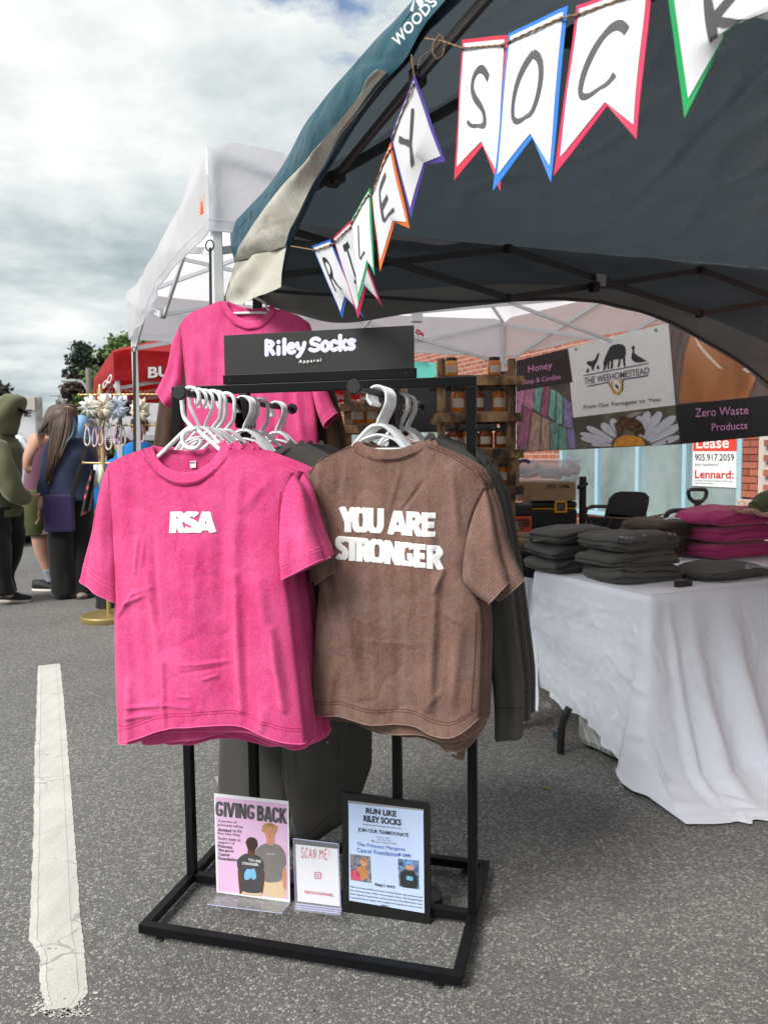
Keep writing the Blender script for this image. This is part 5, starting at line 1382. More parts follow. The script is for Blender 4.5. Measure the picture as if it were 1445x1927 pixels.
folded('folded_hoodie', 'upper chocolate brown hoodie with white drawstring behind the grey pile', 'hoodie', None, c2+VZ*.10+VN*.02, .44, .32, .11, .05, M_dkbrown, M_greyseam, 12, .3, droop=.5)
m = MB(); q = c2+VZ*.205-VN*.06-VS*.08
m.tube(smooth_pl([q, q+VN*.03+VZ*.004, q+VN*.06-VS*.01+VZ*.004, q+VN*.085-VS*.02], 16, 1), (.012, .004), 8, flat=VS); tag(m.build('drawstring', plain('white cord', (.7, .7, .7), .7), smooth='a'), 'white drawstring end lying on the brown hoodie', 'drawstring')
c3 = on_table(1400, 1058)+VS*.24+VN*.13
gm = 'magenta hoodies folded in the right pile'
for i, (l, h_, dn) in enumerate((('bottom magenta hoodie of the right pile', .085, 0), ('middle magenta hoodie of the right pile, rolled edge facing out', .09, .01), ('top magenta hoodie of the right pile, under the hands', .10, -.01))):
    folded('folded_hoodie', l, 'hoodie', gm, c3+VN*dn+VZ*.088*i, .48, .34, h_, .03*i, M_magenta, plain('magenta stitching', (.2, .012, .08), .9), 14+i, .35 if i == 2 else .1, i == 1, droop=.8 if i == 2 else 0)
c4 = on_table(1392, 1092)+VS*.125+VN*.02
o, pt4 = folded('folded_sweatshirt', 'flat folded charcoal sweatshirt printed RILEY SOCKS beside the near pile', 'sweatshirt', None, c4, .42, .25, .060, -.02, M_greyf, M_greyseam, 21, .5, droop=.3)
fq = lambda x, y: at_p(x, y, pt4(R(262), .1), pt4(R(262), .1)-c4+VS*0-VZ*.02) if False else at_s(x, y, (c4-VS*.128).dot(VS))
def surf4(x, y):
    # drop the print onto the sweatshirt surface
    o_, d_ = CAMP, ray(x, y); h = bv4.ray_cast(o_, d_.normalized()); return (h[0]-d_.normalized()*.003) if h[0] else at_s(x, y, (c4-VS*.12).dot(VS))
bm_ = o.children[0].data; bv4 = BVHTree.FromPolygons([v.co.copy() for v in bm_.vertices], [tuple(p.vertices) for p in bm_.polygons])
quad_text('RILEY SOCKS', [surf4(1401, 1062), surf4(1450, 1067), surf4(1449, 1077), surf4(1401, 1071)], M_ltprint, 'lettering', o, off=.003, offset=.035)
m = MB(); m.tube([surf4(1400, 1075), surf4(1425, 1078), surf4(1446, 1080)], .0012, 4); m.build('underline', M_ltprint, o)
# rosy card and black cord and hanger end in front of the pile
m = MB(); q = on_table(1368, 1093, TZ+.009); m.box(q, (.085, .045, .004), (VN, VS, VZ)); tag(m.build('card', plain('rosy card', (.35, .26, .28), .6), bevel=.001), 'small rosy card lying on the tablecloth edge', 'card')
m = MB(); q = on_table(1302, 1096); m.tube(smooth_pl([q+VZ*.01, q+VN*.03+VZ*.012-VS*.01, q+VN*.06+VZ*.008, q+VN*.075-VS*.015+VZ*.006, q+VN*.05-VS*.02+VZ*.006, q+VN*.09+VS*.01+VZ*.012], 30, 2), .003, 6)
tag(m.build('cord', M_blackpl), 'tangle of black cord beside the near pile', 'cord')
m = MB(); q = on_table(1285, 1098, TZ+.018); m.box(q, (.09, .02, .026), (VN, VS, VZ)); o = m.build('buckle', M_blackpl, bevel=.005); tag(o, 'black plastic buckle poking out under the near pile', 'buckle')

# ------------------------------------------------------------------ brick building with shop windows
BN = 6.86
M_brick = None
def brickmat():
    t = NT('red brick'); 
    oi = t.n('ShaderNodeObjectInfo'); nn = t.noise(4, 4); g_ = t.noise(90, 4, rough=.7)
    a = t.mix(oi.outputs['Random'], (.24, .060, .036), (.40, .125, .075)); a = t.mix(1.0, a, t.ramp(g_, [(.25, .6), (.7, 1.15)]), 'MULTIPLY')
    t.set(Base_Color=a, Roughness=.85); t.bump(g_, .6, .003); return t.mat
M_brick = brickmat()
def brickwall():
    t = NT('distant brickwork'); b = t.n('ShaderNodeTexBrick'); tc = t.n('ShaderNodeTexCoord')
    m_ = t.n('ShaderNodeMapping'); m_.inputs['Rotation'].default_value = (R(90), 0, math.atan2(VS.y, VS.x)); 
    sx = t.n('ShaderNodeSeparateXYZ'); t.l(tc.outputs['Object'], sx.inputs[0])
    al = t.math('ADD', t.math('MULTIPLY', sx.outputs[0], VS.x), t.math('MULTIPLY', sx.outputs[1], VS.y))
    cb = t.n('ShaderNodeCombineXYZ'); t.l(al, cb.inputs[0]); t.l(sx.outputs[2], cb.inputs[1])
    t.l(cb.outputs[0], b.inputs['Vector']); b.inputs['Scale'].default_value = 1; b.inputs['Brick Width'].default_value = .215; b.inputs['Row Height'].default_value = .076
    b.inputs['Mortar Size'].default_value = .006; b.inputs['Color1'].default_value = (.26, .07, .042, 1); b.inputs['Color2'].default_value = (.38, .12, .07, 1); b.inputs['Mortar'].default_value = (.42, .38, .34, 1)
    c = t.mix(1.0, b.outputs[0], t.ramp(t.noise(30, 4), [(.25, .75), (.75, 1.1)]), 'MULTIPLY'); t.set(Base_Color=c, Roughness=.85)
    t.bump(b.outputs[1], -.5, .006); return t.mat
M_brickwall = brickwall()
M_mortar = plain('pale mortar', (.48, .44, .40), .9, .08, 60)
M_stone = plain('rough pink granite', (.42, .29, .24), .85, .45, 45, bump=.9, bscale=60)
M_frame = plain('pale blue window frame', srgb(150, 185, 200), .4, .03)
def glassmat():
    t = NT('shop window glass'); f = t.noise(1.6, 5, t.obj((1, 1, .6)), .6, .6)
    c = t.mix(t.ramp(f, [(.3, 0), (.7, 1)]), (.10, .14, .14), (.26, .33, .33)); t.set(Base_Color=c, Roughness=.10, Metallic=0.0); t.p.inputs['Specular IOR Level'].default_value = .9
    return t.mat
M_glass = glassmat()
bl = thing('brick_building', 'brick shop building with pale blue framed windows along the pavement', 'building', T(BN+1, 7))
axs = (VS, VN, VZ)
def bx(s0, s1, z0, z1, n0, n1, name, mat, par=bl, bev=0): m_ = MB(); m_.box(T((n0+n1)/2, (s0+s1)/2, (z0+z1)/2), (s1-s0, n1-n0, z1-z0), axs); return m_.build(name, mat, par, bevel=bev)
WZ0, WZ1 = .52, 2.25; MS = [6.07+.78*k for k in range(5)]
bx(9.3, 30, .12, 6, BN, BN+.3, 'wall', M_brickwall); bx(6.07, 9.3, WZ1, 6, BN, BN+.3, 'wall', M_brickwall); bx(6.07, 9.3, .12, WZ0, BN, BN+.3, 'wall', M_brickwall)
bx(-4, 4.3, .12, 6, BN, BN+.3, 'wall', M_brickwall); bx(4.3, 6.06, 2.2, 6, BN, BN+.3, 'wall', M_brickwall)
bx(4.3, 6.06, .12, 2.2, BN+.012, BN+.3, 'wall', M_mortar)
for s0 in (11.5, 15.5, 20):   # windows farther along
    f_ = bx(s0, s0+2.2, .9, 2.5, BN-.03, BN+.02, 'window', M_frame); bx(s0+.08, s0+1.06, .98, 2.42, BN-.036, BN-.031, 'pane', M_glass, f_); bx(s0+1.14, s0+2.12, .98, 2.42, BN-.036, BN-.031, 'pane', M_glass, f_)
# individually laid bricks of the pier beside the window
me_b = {}
zrow = .82; cnt = 0; zbr = []
while zrow < 2.18:
    off = .11 if int(round((zrow-.82)/.076)) % 2 else 0
    s0 = 6.055
    first = .105 if off else .215
    while s0 > 4.45:
        L = first; first = .215
        pier = s0 < 5.82 and s0 > 5.0
        key = round(L, 3)
        if key not in me_b:
            q = MB(); q.box((0, 0, 0), (L-.010, .06, .066), ((VS), (VN), VZ)); me = bpy.data.meshes.new('brick'); me.from_pydata(q.v, [], q.f); me.materials.append(M_brick); me_b[key] = me
        o = bpy.data.objects.new('brick', me_b[key]); COL.objects.link(o); o.parent = bl; o.matrix_parent_inverse = Matrix.Translation(-bl.location)
        o.location = T(BN-.018-(.05 if pier else 0)+random.uniform(-.003, .003), s0-L/2, zrow+.038); s0 -= L; cnt += 1
    zrow += .076
bx(5.0-.02, 5.83, .12, 2.2, BN-.052, BN+.01, 'pier', M_mortar)
for i, s0 in enumerate((6.05, 5.70, 5.30, 4.9)): bx(s0-.34, s0, .12, .80, BN-.10-(.03 if i % 2 else 0), BN+.01, 'granite_block', M_stone, bev=.012)
win = thing('shop_window', 'long shop window with pale blue mullions behind the folding chair', 'window', T(BN, 7.6))
for k, s_ in enumerate(MS): bx(s_-.030, s_+.030, WZ0, WZ1, BN-.06, BN+.04, 'mullion', M_frame, win, .004)
bx(6.04, 9.25, WZ0-.05, WZ0, BN-.075, BN+.04, 'sill', M_frame, win, .004); bx(6.04, 9.25, WZ1, WZ1+.05, BN-.06, BN+.04, 'head_rail', M_frame, win, .004)
M_glint = plain('pale light panel', (.5, .55, .55), .4)
for k in range(4):
    bx(MS[k]+.031, MS[k+1]-.031, WZ0+.001, WZ1-.001, BN-.008, BN-.002, 'pane', M_glass, win)
# lease sign taped inside the pane
ls = thing('lease_sign', 'red and white lease sign with phone number on the shop window', 'sign', at_n(1343, 870, BN-.03))
fl = lambda x, y, d=0: at_n(x, y, BN-.02-d)
M_signw = plain('sign white', (.72, .76, .76), .5, .01); M_signr = plain('sign red', srgb(205, 62, 52), .5, .02); M_signred = plain('sign red letters', srgb(190, 45, 40), .5)
def slab(q, th, name, mat, par, dirn):
    m_ = MB(); m_.add(list(q)+[p+dirn*th for p in q], [(0, 1, 2, 3), (7, 6, 5, 4), (0, 4, 5, 1), (1, 5, 6, 2), (2, 6, 7, 3), (3, 7, 4, 0)]); return m_.build(name, mat, par)
slab([fl(1303, 812), fl(1386, 806), fl(1384, 918), fl(1302, 914)], .004, 'panel', M_signw, ls, VN)
m = MB(); m.poly([fl(1303.5, 812, .002), fl(1385.5, 806, .002), fl(1385, 849, .002), fl(1303.3, 849, .002)]); m.build('red_field', M_signr, ls)
tx = lambda s, x0, y0, x1, y1, mt, sl=0, **k: quad_text(s, pxq(x0, y0, x1, y1, fl, sl), mt, 'lettering', ls, off=.004, **k)
tx('Lease', 1310, 823, 1371, 844, M_signw, -1, offset=.01)
tx('905.917.2059', 1307, 854, 1381, 867, M_ink, 0, offset=.006); tx('John Apollinaro*', 1307, 871, 1353, 878, M_greyink, 0); tx('Lennard:', 1307, 884, 1380, 900, M_signred, 1, offset=.02)
tx('Lennard Commercial Realty, Brokerage', 1306, 902, 1379, 906, M_greyink, 2); tx('Sales Representative', 1306, 906.5, 1342, 911, M_greyink, 1)

# ------------------------------------------------------------------ stall banner
BA = WN1-.05
bn = thing('vinyl_banner', 'long vinyl honey stall banner with farm silhouettes, daisy and soap pictures', 'banner', at_n(1160, 740, BA))
fb = lambda x, y, d=0: at_n(x, y, BA-.004-d) 
def bp(pts, mat, name, d=.0, par=bn, div=10):
    m_ = MB(); m_.poly([fb(x, y, d) for x, y in pts]); return m_.build(name, mat, par)
def bstrip(tl, tr, br, bl_, mat, name, d, th=0, n=24):
    rows = []
    for i in range(n):
        t = i/(n-1); row = []
        for j in range(n):
            q = j/(n-1); x = lerp(lerp(tl[0], tr[0], q), lerp(bl_[0], br[0], q), t)+0; y = lerp(lerp(tl[1], tr[1], q), lerp(bl_[1], br[1], q), t)
            row.append(fb(x, y, d))
        rows.append(row)
    m_ = MB(); m_.loft(rows); return m_.build(name, mat, bn, smooth=True)
M_bw = plain('banner white vinyl', (.80, .80, .78), .35, .02); M_bk = plain('banner black vinyl', (.012, .011, .012), .35)
M_pinkp = plain('banner pink letters', srgb(215, 150, 195), .4); M_navy = plain('banner navy', srgb(60, 55, 100), .5); M_gold = plain('banner gold', srgb(215, 160, 50), .5)
def photo(name, stops, scale, stretch=(1, 1, 1), dist=1.0):
    t = NT(name); t.set(Base_Color=t.ramp(t.noise(scale, 5, t.obj(stretch), .6, dist), stops), Roughness=.35); return t.mat
M_soapbg = photo('soap picture shadow', [(.3, (.03, .025, .02)), (.7, (.12, .10, .09))], 9)
def soapm(n, c): return photo(n, [(.32, tuple(x*.45 for x in c)), (.5, c), (.68, tuple(min(.9, x*1.5) for x in c))], 16, (1, 1, .6), 1.5)
bstrip((971, 679), (1070, 655), (1084, 845), (972, 851), M_soapbg, 'soap_picture', .001)
soaps = {'pink': soapm('pink soap', srgb(185, 115, 150)), 'rose': soapm('rose soap', srgb(150, 80, 110)), 'mint': soapm('mint soap', srgb(110, 165, 150)), 'tan': soapm('tan soap', srgb(170, 135, 115)), 'lilac': soapm('lilac soap', srgb(130, 120, 165)), 'teal': soapm('teal soap', srgb(95, 145, 130))}
for k, pts in (('pink', [(972, 736), (988, 733), (983, 764), (972, 752)]), ('pink', [(990, 733), (1006, 730), (1001, 772), (985, 762)]), ('pink', [(972, 756), (982, 760), (976, 800), (972, 800)]), ('rose', [(984, 766), (1000, 773), (990, 848), (974, 838)]),
  ('mint', [(1007, 729), (1022, 726), (1014, 776), (1002, 768)]), ('rose', [(1023, 727), (1034, 728), (1028, 788), (1016, 776)]), ('tan', [(1002, 774), (1018, 784), (1014, 848), (993, 848)]), ('tan', [(1020, 785), (1033, 790), (1034, 847), (1016, 847)]),
  ('mint', [(1036, 732), (1046, 735), (1043, 792), (1031, 782)]), ('teal', [(1035, 792), (1050, 800), (1048, 846), (1036, 847)]), ('mint', [(1048, 736), (1057, 745), (1058, 796), (1046, 800)]), ('teal', [(1051, 802), (1064, 806), (1068, 845), (1051, 846)]), ('lilac', [(1059, 746), (1074, 760), (1078, 806), (1061, 802)]), ('lilac', [(1066, 810), (1079, 806), (1083, 843), (1070, 844)])):
    bp(pts, soaps[k], 'soap_bar', .003)
bstrip((971, 679), (1068, 655.5), (1077, 719), (971, 737), M_bk, 'black_panel', .004)
btx = lambda s, x0, y0, x1, y1, mt, sl, d=.006, **k: quad_text(s, pxq(x0, y0, x1, y1, lambda x, y: fb(x, y, d), sl), mt, 'lettering', bn, off=.002, **k)
btx('Honey', 994, 688, 1039, 705, M_pinkp, -8, offset=.004); btx('Soap & Candles', 986, 714, 1055, 726, M_pinkp, -10, offset=.002)
bstrip((1066, 656), (1259, 607), (1272, 762), (1078, 786), M_bw, 'white_panel', .002)
def wedge(pts, mat, name, d): return bp(pts, mat, name, d)
M_silh = M_ink
hen = [(1103, 681), (1108, 679), (1113, 680), (1119, 676), (1122, 670), (1124, 664), (1127, 666), (1125, 673), (1122, 681), (1118, 688), (1116, 696), (1113, 697), (1112, 690), (1108, 688), (1104, 685)]
horse = [(1134, 684), (1138, 672), (1143, 661), (1148, 652), (1153, 649), (1158, 648), (1165, 647), (1172, 649), (1176, 654), (1177, 664), (1175, 672), (1176, 690), (1173, 690), (1171, 676), (1167, 675), (1165, 690), (1161, 691), (1164, 676), (1153, 677), (1152, 693), (1148, 694), (1149, 679), (1146, 680), (1145, 694), (1142, 695), (1143, 682), (1140, 690), (1137, 697), (1134, 696), (1136, 690)]
goose = [(1187, 655), (1190, 651), (1193, 650), (1193, 657), (1192, 663), (1197, 668), (1204, 672), (1212, 677), (1217, 679), (1210, 681), (1202, 682), (1196, 682), (1190, 679), (1187, 674), (1188, 666), (1190, 659)]
chick = [(1122, 690), (1124, 686), (1127, 690), (1126, 695), (1123, 695)]; chick2 = [(1103, 697), (1107, 692), (1108, 697), (1105, 702), (1102, 700)]
for nm_, pts in (('hen', hen), ('horse', horse), ('goose', goose), ('chick', chick), ('chick', chick2)): bp(pts, M_silh, nm_+'_silhouette', .005)
def bar_(x0, y0, x1, y1, w_, mat): bp([(x0, y0), (x1, y1), (x1, y1+w_), (x0, y0+w_)], mat, 'logo_line', .005)
bar_(1098, 706, 1220, 682.5, 1.8, M_navy); bar_(1105, 726, 1146, 718, 1.9, M_navy); bar_(1170, 713.5, 1219, 705.5, 2.2, M_navy)
btx('THE WEEHOMESTEAD', 1099, 711, 1221, 724, M_greyink, -21, offset=.004)
m = MB()
for pts, mt in (([(1144, 719), (1150, 730), (1156, 739)], 0), ([(1171, 714), (1171, 724), (1170, 736)], 0)): m.tube([fb(x, y, .006) for x, y in pts], .0045, 4)
m.build('logo_curve', M_navy, bn)
m = MB(); m.tube([fb(x, y, .006) for x, y in ((1150, 717), (1150, 727), (1155, 737), (1163, 740), (1169, 733), (1169, 722), (1165, 714))], (.012, .003), 5, flat=VS); m.build('horseshoe', M_gold, bn)
bp([(1156, 722), (1160, 724), (1163, 728), (1163, 733), (1159, 730), (1157, 727)], M_silh, 'small_bird', .007)
btx('From Our Farmgate to You', 1098, 762, 1241, 772, M_greyink, -15, offset=.006)
M_dz = photo('out-of-focus green', [(.35, srgb(60, 62, 45)), (.65, srgb(110, 105, 88))], 3)
bstrip((1078, 786), (1272, 762), (1281, 836), (1084, 846), M_dz, 'daisy_picture', .003)
M_petal = plain('daisy petal', (.60, .60, .66), .4, .08, 30); M_yolk = photo('daisy centre', [(.3, srgb(190, 110, 20)), (.7, srgb(240, 175, 40))], 40); M_bee = photo('bee', [(.42, srgb(35, 22, 16)), (.58, srgb(120, 80, 45))], 34, (1, 1, 2)); M_wing = plain('bee wing', (.35, .30, .28), .4)
for (bx_, by_, tx_, ty_, w_) in ((1150, 832, 1091, 815, 5), (1150, 838, 1092, 824, 5), (1152, 828, 1103, 803, 6), (1158, 822, 1131, 797, 8), (1166, 818, 1150, 788, 8), (1205, 822, 1219, 774, 9), (1210, 824, 1243, 775, 9), (1216, 828, 1270, 783, 9), (1222, 832, 1279, 800, 8), (1226, 838, 1278, 822, 6), (1148, 841, 1112, 836, 4), (1194, 815, 1204, 782, 8)):
    L_p = math.hypot(tx_-bx_, ty_-by_); dx, dy = (tx_-bx_)/L_p, (ty_-by_)/L_p; pts = []
    for sg in (1, -1):
        for t, q_ in (((0, .35), (.35, .75), (.7, 1), (.92, .7), (1, .15)) if sg == 1 else ((1, .15), (.92, .7), (.7, 1), (.35, .75), (0, .35))): pts.append((bx_+dx*L_p*t-dy*w_*q_*sg, min(by_+dy*L_p*t+dx*w_*q_*sg, 840)))
    bp(pts, M_petal, 'petal', .005)
bp([(1153, 841), (1158, 828), (1166, 822), (1178, 819), (1196, 820), (1208, 826), (1214, 838)], M_yolk, 'daisy_centre', .007)
bp([(1160, 815), (1156, 803), (1155, 797), (1160, 794), (1164, 786), (1172, 782), (1180, 787), (1190, 785), (1200, 790), (1208, 798), (1213, 812), (1210, 820), (1203, 816), (1196, 822), (1188, 812), (1180, 806), (1170, 808), (1166, 820), (1163, 822)], M_bee, 'bee', .009)
bp([(1178, 784), (1190, 776), (1212, 774), (1204, 779), (1188, 786)], M_wing, 'bee_wing', .010)
M_honeyp = photo('honey picture', [(.3, srgb(150, 85, 45)), (.5, srgb(190, 120, 70)), (.75, srgb(225, 165, 115))], 2.2, (1, 1, .4), 1.2); M_woodp = photo('wood picture', [(.3, srgb(70, 55, 52)), (.7, srgb(125, 105, 98))], 8, (1, 1, .3))
bstrip((1257, 608), (1462, 556), (1468, 748), (1270, 762), M_woodp, 'wood_picture', .003)
bp([(1300, 625), (1318, 612), (1360, 600), (1425, 590), (1462, 600), (1432, 680), (1418, 720), (1405, 751), (1277, 759), (1280, 720), (1288, 665)], M_honeyp, 'honey_jar_picture', .005)
M_gl = plain('honey highlight', srgb(250, 225, 205), .3)
for pts in ([(1304, 630), (1322, 655), (1345, 680), (1360, 695), (1352, 693), (1330, 672), (1312, 650)], [(1320, 622), (1350, 650), (1385, 668), (1412, 680), (1380, 672), (1345, 655)], [(1395, 694), (1412, 690), (1418, 700), (1404, 702)]): bp(pts, M_gl, 'highlight', .0065)
bstrip((1270, 762), (1468, 742), (1470, 818), (1280, 836), M_bk, 'black_band', .006)
btx('Zero Waste', 1308, 769, 1408, 785, M_pinkp, -6, .008, offset=.002); btx('Products', 1339, 797, 1406, 811, M_pinkp, -4, .008, offset=.002)
m = MB()
for x, y in ((1083, 657), (1233, 621), (1102, 840), (1254, 831)): m.lathe(fb(x, y, .006), [(.012, 0), (.010, .004), (.005, .004), (.005, .001)], 12, -VN)
m.build('eyelet', M_clip, bn)
m = MB(); m.poly([fb(x, y, -.006) for x, y in ((971, 679), (1066, 656), (1259, 607), (1462, 556), (1470, 818), (1280, 836), (1084, 846), (972, 851))]); m.build('backing', M_bw, bn)
# turquoise poster beyond the stall
tp = thing('turquoise_banner', 'turquoise banner behind the honey shelf, dark script cut by the black sign', 'banner', at_y(800, 700, 7.6))
m = MB(); q = [at_y(x, y, 7.6) for x, y in ((740, 676), (819, 683), (822, 714), (740, 716))]; m.poly(q); m.loft([q, [p+Vector((0, .01, 0)) for p in q]]); m.build('sheet', plain('turquoise vinyl', srgb(95, 190, 180), .5), tp)
quad_text('KITCHEN', [at_y(x, y, 7.58) for x, y in ((772, 680), (805, 680), (805, 686), (772, 686))], M_ink, 'lettering', tp); quad_text('fresh every week', [at_y(x, y, 7.58) for x, y in ((779, 692), (802, 692), (802, 694), (779, 694))], M_greyink, 'lettering', tp) if False else None

# ------------------------------------------------------------------ honey shelves and jars
def woodm():
    t = NT('torched pine'); n_ = t.noise(7, 4, t.obj((1, 1, .5)), .6, .5); g_ = t.noise(60, 4, t.obj((1, 1, .15)))
    c = t.ramp(n_, [(.38, (.018, .010, .006)), (.48, (.10, .048, .020)), (.60, (.33, .19, .09)), (.8, (.42, .27, .14))]); c = t.mix(1.0, c, t.ramp(g_, [(.3, .7), (.7, 1.1)]), 'MULTIPLY')
    t.set(Base_Color=c, Roughness=.7); t.bump(g_, .4, .002); return t.mat
M_wood = woodm()
def honeym(n, c, e):
    t = NT(n); t.set(Base_Color=c, Roughness=.12, Transmission_Weight=.35, IOR=1.4); return t.mat
M_hon = [honeym('amber honey', (.60, .17, .015), 0), honeym('dark honey', (.28, .06, .012), 0), honeym('golden honey', (.75, .30, .03), 0)]
M_jglass = plain('jar rim glass', (.5, .5, .48), .1); M_lid = plain('dark lid', (.02, .018, .018), .35); M_jlab = plain('kraft label', (.45, .38, .31), .7)
btb = thing('stall_table', 'stall table under a black cloth carrying the honey shelves', 'table', T(2.6, 4.55))
m = MB(); q0 = at_z(1012, 1036, .75)
sx0 = q0.dot(VN); ss0 = q0.dot(VS)
m.box(T(sx0-.75, ss0+.42, .375), (1.9, .8, .75), (VN, VS, VZ)); m.build('draped_cover', plain('black cloth', (.010, .010, .012), .9), btb, bevel=.02)
def shelf(pxl, pxr, Y, Yb, ztop, zs, label, extra=()):
    o = thing('honey_shelf', label, 'shelf', at_y((pxl+pxr)/2, 1030, Y)); pw = .048
    L, Rg = at_y(pxl, 900, Y), at_y(pxr, 900, Y); bk = Vector((.0, Yb-Y, 0)) + VN*0
    for p, zt in ((L, ztop), (Rg, ztop-.005), (L+bk+Vector((.12, 0, 0)), ztop-.12), (Rg+bk, ztop-.05)):
        m_ = MB(); m_.box((p.x, p.y, (.75+zt)/2), (pw, pw, zt-.75)); m_.build('post', M_wood, o, bevel=.004)
    for z in zs:
        for y, e in ((Y-.026, 0), (Yb+.026, 0)):
            m_ = MB(); m_.box(((L.x+Rg.x)/2+.01, y-.012 if y < Yb else y+.012, z), (Rg.x-L.x+.12, .022, .055)); m_.build('rail', M_wood, o, bevel=.003)
        for k in range(3):
            m_ = MB(); m_.box(((L.x+Rg.x)/2, lerp(Y+.03, Yb-.03, k/2), z+.034), (Rg.x-L.x-.045, .075, .012)); m_.build('shelf_board', M_wood, o, bevel=.002)
        m_ = MB(); m_.box((Rg.x+.036, (Y+Yb)/2, z-.0), (.022, Yb-Y+.10, .05)); m_.build('rail', M_wood, o, bevel=.003)
    return o, L, Rg
zf = lambda py, Y: at_y(850, py, Y).z
YA, YAb = 4.90, 5.22
sA, LA, RA = shelf(831, 962, YA, YAb, zf(675, YA), [zf(717, YA)-.005, zf(787, YA), zf(855, YA), zf(923, YA), zf(991, YA)], 'torched pine shelf stacked with honey jars, right of the black rack')
YB_, YBb = 5.25, 5.55
sB, LB, RB = shelf(656, 762, YB_, YBb, zf(705, YB_), [zf(765, YB_)-.0, zf(806, YB_), zf(880, YB_), zf(950, YB_)], 'torched pine shelf with honey jars seen under the black sign')
jl_n = ['dark', 'amber', 'golden']
def jar(p, r_, h_, k, label, lab_=True):
    o = thing('honey_jar', label, 'jar', p, 'honey jars on the stall shelves')
    m_ = MB(); m_.lathe(p, [(r_*.9, 0), (r_, h_*.05), (r_, h_*.72), (r_*.82, h_*.82), (r_*.78, h_*.84)], 20); m_.build('glass_of_honey', M_hon[k], o, smooth='a')
    m_ = MB(); m_.lathe(p+VZ*h_*.83, [(r_*.84, 0), (r_*.86, h_*.03), (r_*.86, h_*.15), (r_*.8, h_*.17)], 20); m_.build('lid', M_lid, o, smooth='a')
    if lab_:
        rows = []
        for i in range(9):
            a = R(-90+(-48+i*12)); d_ = Vector((math.cos(a), math.sin(a), 0))*(r_+.0012); rows.append([p+d_+VZ*h_*.18, p+d_+VZ*h_*.55])
        m_ = MB(); m_.loft(rows); m_.build('paper_label', M_jlab, o, smooth=True)
    return o
def jrow(zpy, Y, xs, dy, rr, hh, ks, desc):
    for i, x in enumerate(xs):
        p = at_y(x, 900, Y+dy); p.z = zpy+.041
        jar(p, rr, hh, ks[i % len(ks)], f'{jl_n[[1,0,2][ks[i % len(ks)]]]} honey jar, {["first", "second", "third", "fourth", "fifth", "sixth"][i]} from the left {desc}', True)
za = [zf(717, YA)-.005, zf(787, YA), zf(855, YA), zf(923, YA), zf(991, YA)]
jrow(za[1], YA, [862, 898, 938], .07, .046, .155, [0, 1, 0], 'on the second shelf right of the rack')
jrow(za[2], YA, [852, 882, 912, 942], .06, .041, .125, [1, 0, 1], 'on the third shelf right of the rack')
jrow(za[2], YAb, [864, 890, 916, 941], -.06, .041, .125, [1, 1], 'at the back of the third shelf')
jrow(za[3], YA, [856, 890, 924, 948], .08, .042, .125, [1, 0], 'on the fourth shelf right of the rack')
jrow(za[0], YA, [850, 930], .10, .042, .12, [2, 0], 'on the top shelf right of the rack')
jrow(zf(806, YB_), YB_, [676, 702, 730, 752], .08, .048, .15, [0, 2, 1, 0], 'on the shelf under the sign')
jrow(zf(765, YB_), YB_, [690, 742], .10, .042, .06, [1, 0], 'on the upper shelf under the sign')
jrow(zf(880, YB_), YB_, [676, 710, 742], .08, .048, .13, [1, 0, 2], 'on the lowest shelf under the sign')
bxl = MB(); p = at_y(838, 770, 5.9); bxl.box((p.x-.1, 5.9, p.z), (.95, .25, .34)); tag(bxl.build('storage_box', plain('charcoal crate', (.035, .037, .042), .6), bevel=.01), 'dark storage box seen through the honey shelves', 'box')
bxl = MB(); p = at_y(948, 890, 5.45); bxl.box((p.x, 5.45, p.z), (.18, .2, .30)); bxl.box((p.x, 5.345, p.z), (.05, .002, .29)); tag(bxl.build('cardboard_box', plain('kraft cardboard', (.30, .205, .12), .8), bevel=.003), 'tall cardboard box behind the right post of the honey shelf', 'box')
# ------------------------------------------------------------------ boxes, tools and seats behind the stall
M_card = plain('brown cardboard', (.33, .23, .135), .8, .06, 12); M_yel = plain('yellow latch', srgb(225, 165, 30), .45)
YT = 5.6
cb = thing('cardboard_box', 'cardboard box printed 12PCS 314ML under the clear bin', 'box', at_y(1030, 942, YT))
p0, p1 = at_y(974, 943, YT), at_y(1083, 907, YT)
m = MB(); m.box(((p0.x+p1.x)/2, YT+.16, (p0.z+p1.z)/2), (p1.x-p0.x, .32, p1.z-p0.z)); m.build('carton', M_card, cb, bevel=.003)
m = MB(); m.box((at_y(994, 930, YT).x, YT-.0015, at_y(994, 938, YT).z), (.022, .002, .05)); m.build('tape', plain('kraft tape', (.26, .17, .09), .5), cb)
quad_text('12PCS  314ML', [at_y(x, y, YT-.002) for x, y in ((1027, 912), (1072, 911), (1072, 918), (1027, 919))], M_ink, 'lettering', cb, offset=.02)
def clearm():
    t = NT('clear plastic'); tr = t.n('ShaderNodeBsdfTransparent'); mx = t.n('ShaderNodeMixShader'); mx.inputs[0].default_value = .42; t.set(Base_Color=(.72, .75, .80), Roughness=.25)
    t.l(tr.outputs[0], mx.inputs[1]); t.l(t.p.outputs[0], mx.inputs[2]); t.l(mx.outputs[0], t.o.inputs[0]); return t.mat
M_clear = clearm()
bi = thing('storage_bin', 'clear plastic bin with a blue latch on top of the cardboard box', 'storage bin', at_y(1032, 906, YT))
q0, q1 = at_y(972, 906, YT), at_y(1092, 865, YT); zc0, zc1 = p1.z+.002, q1.z
rows = []
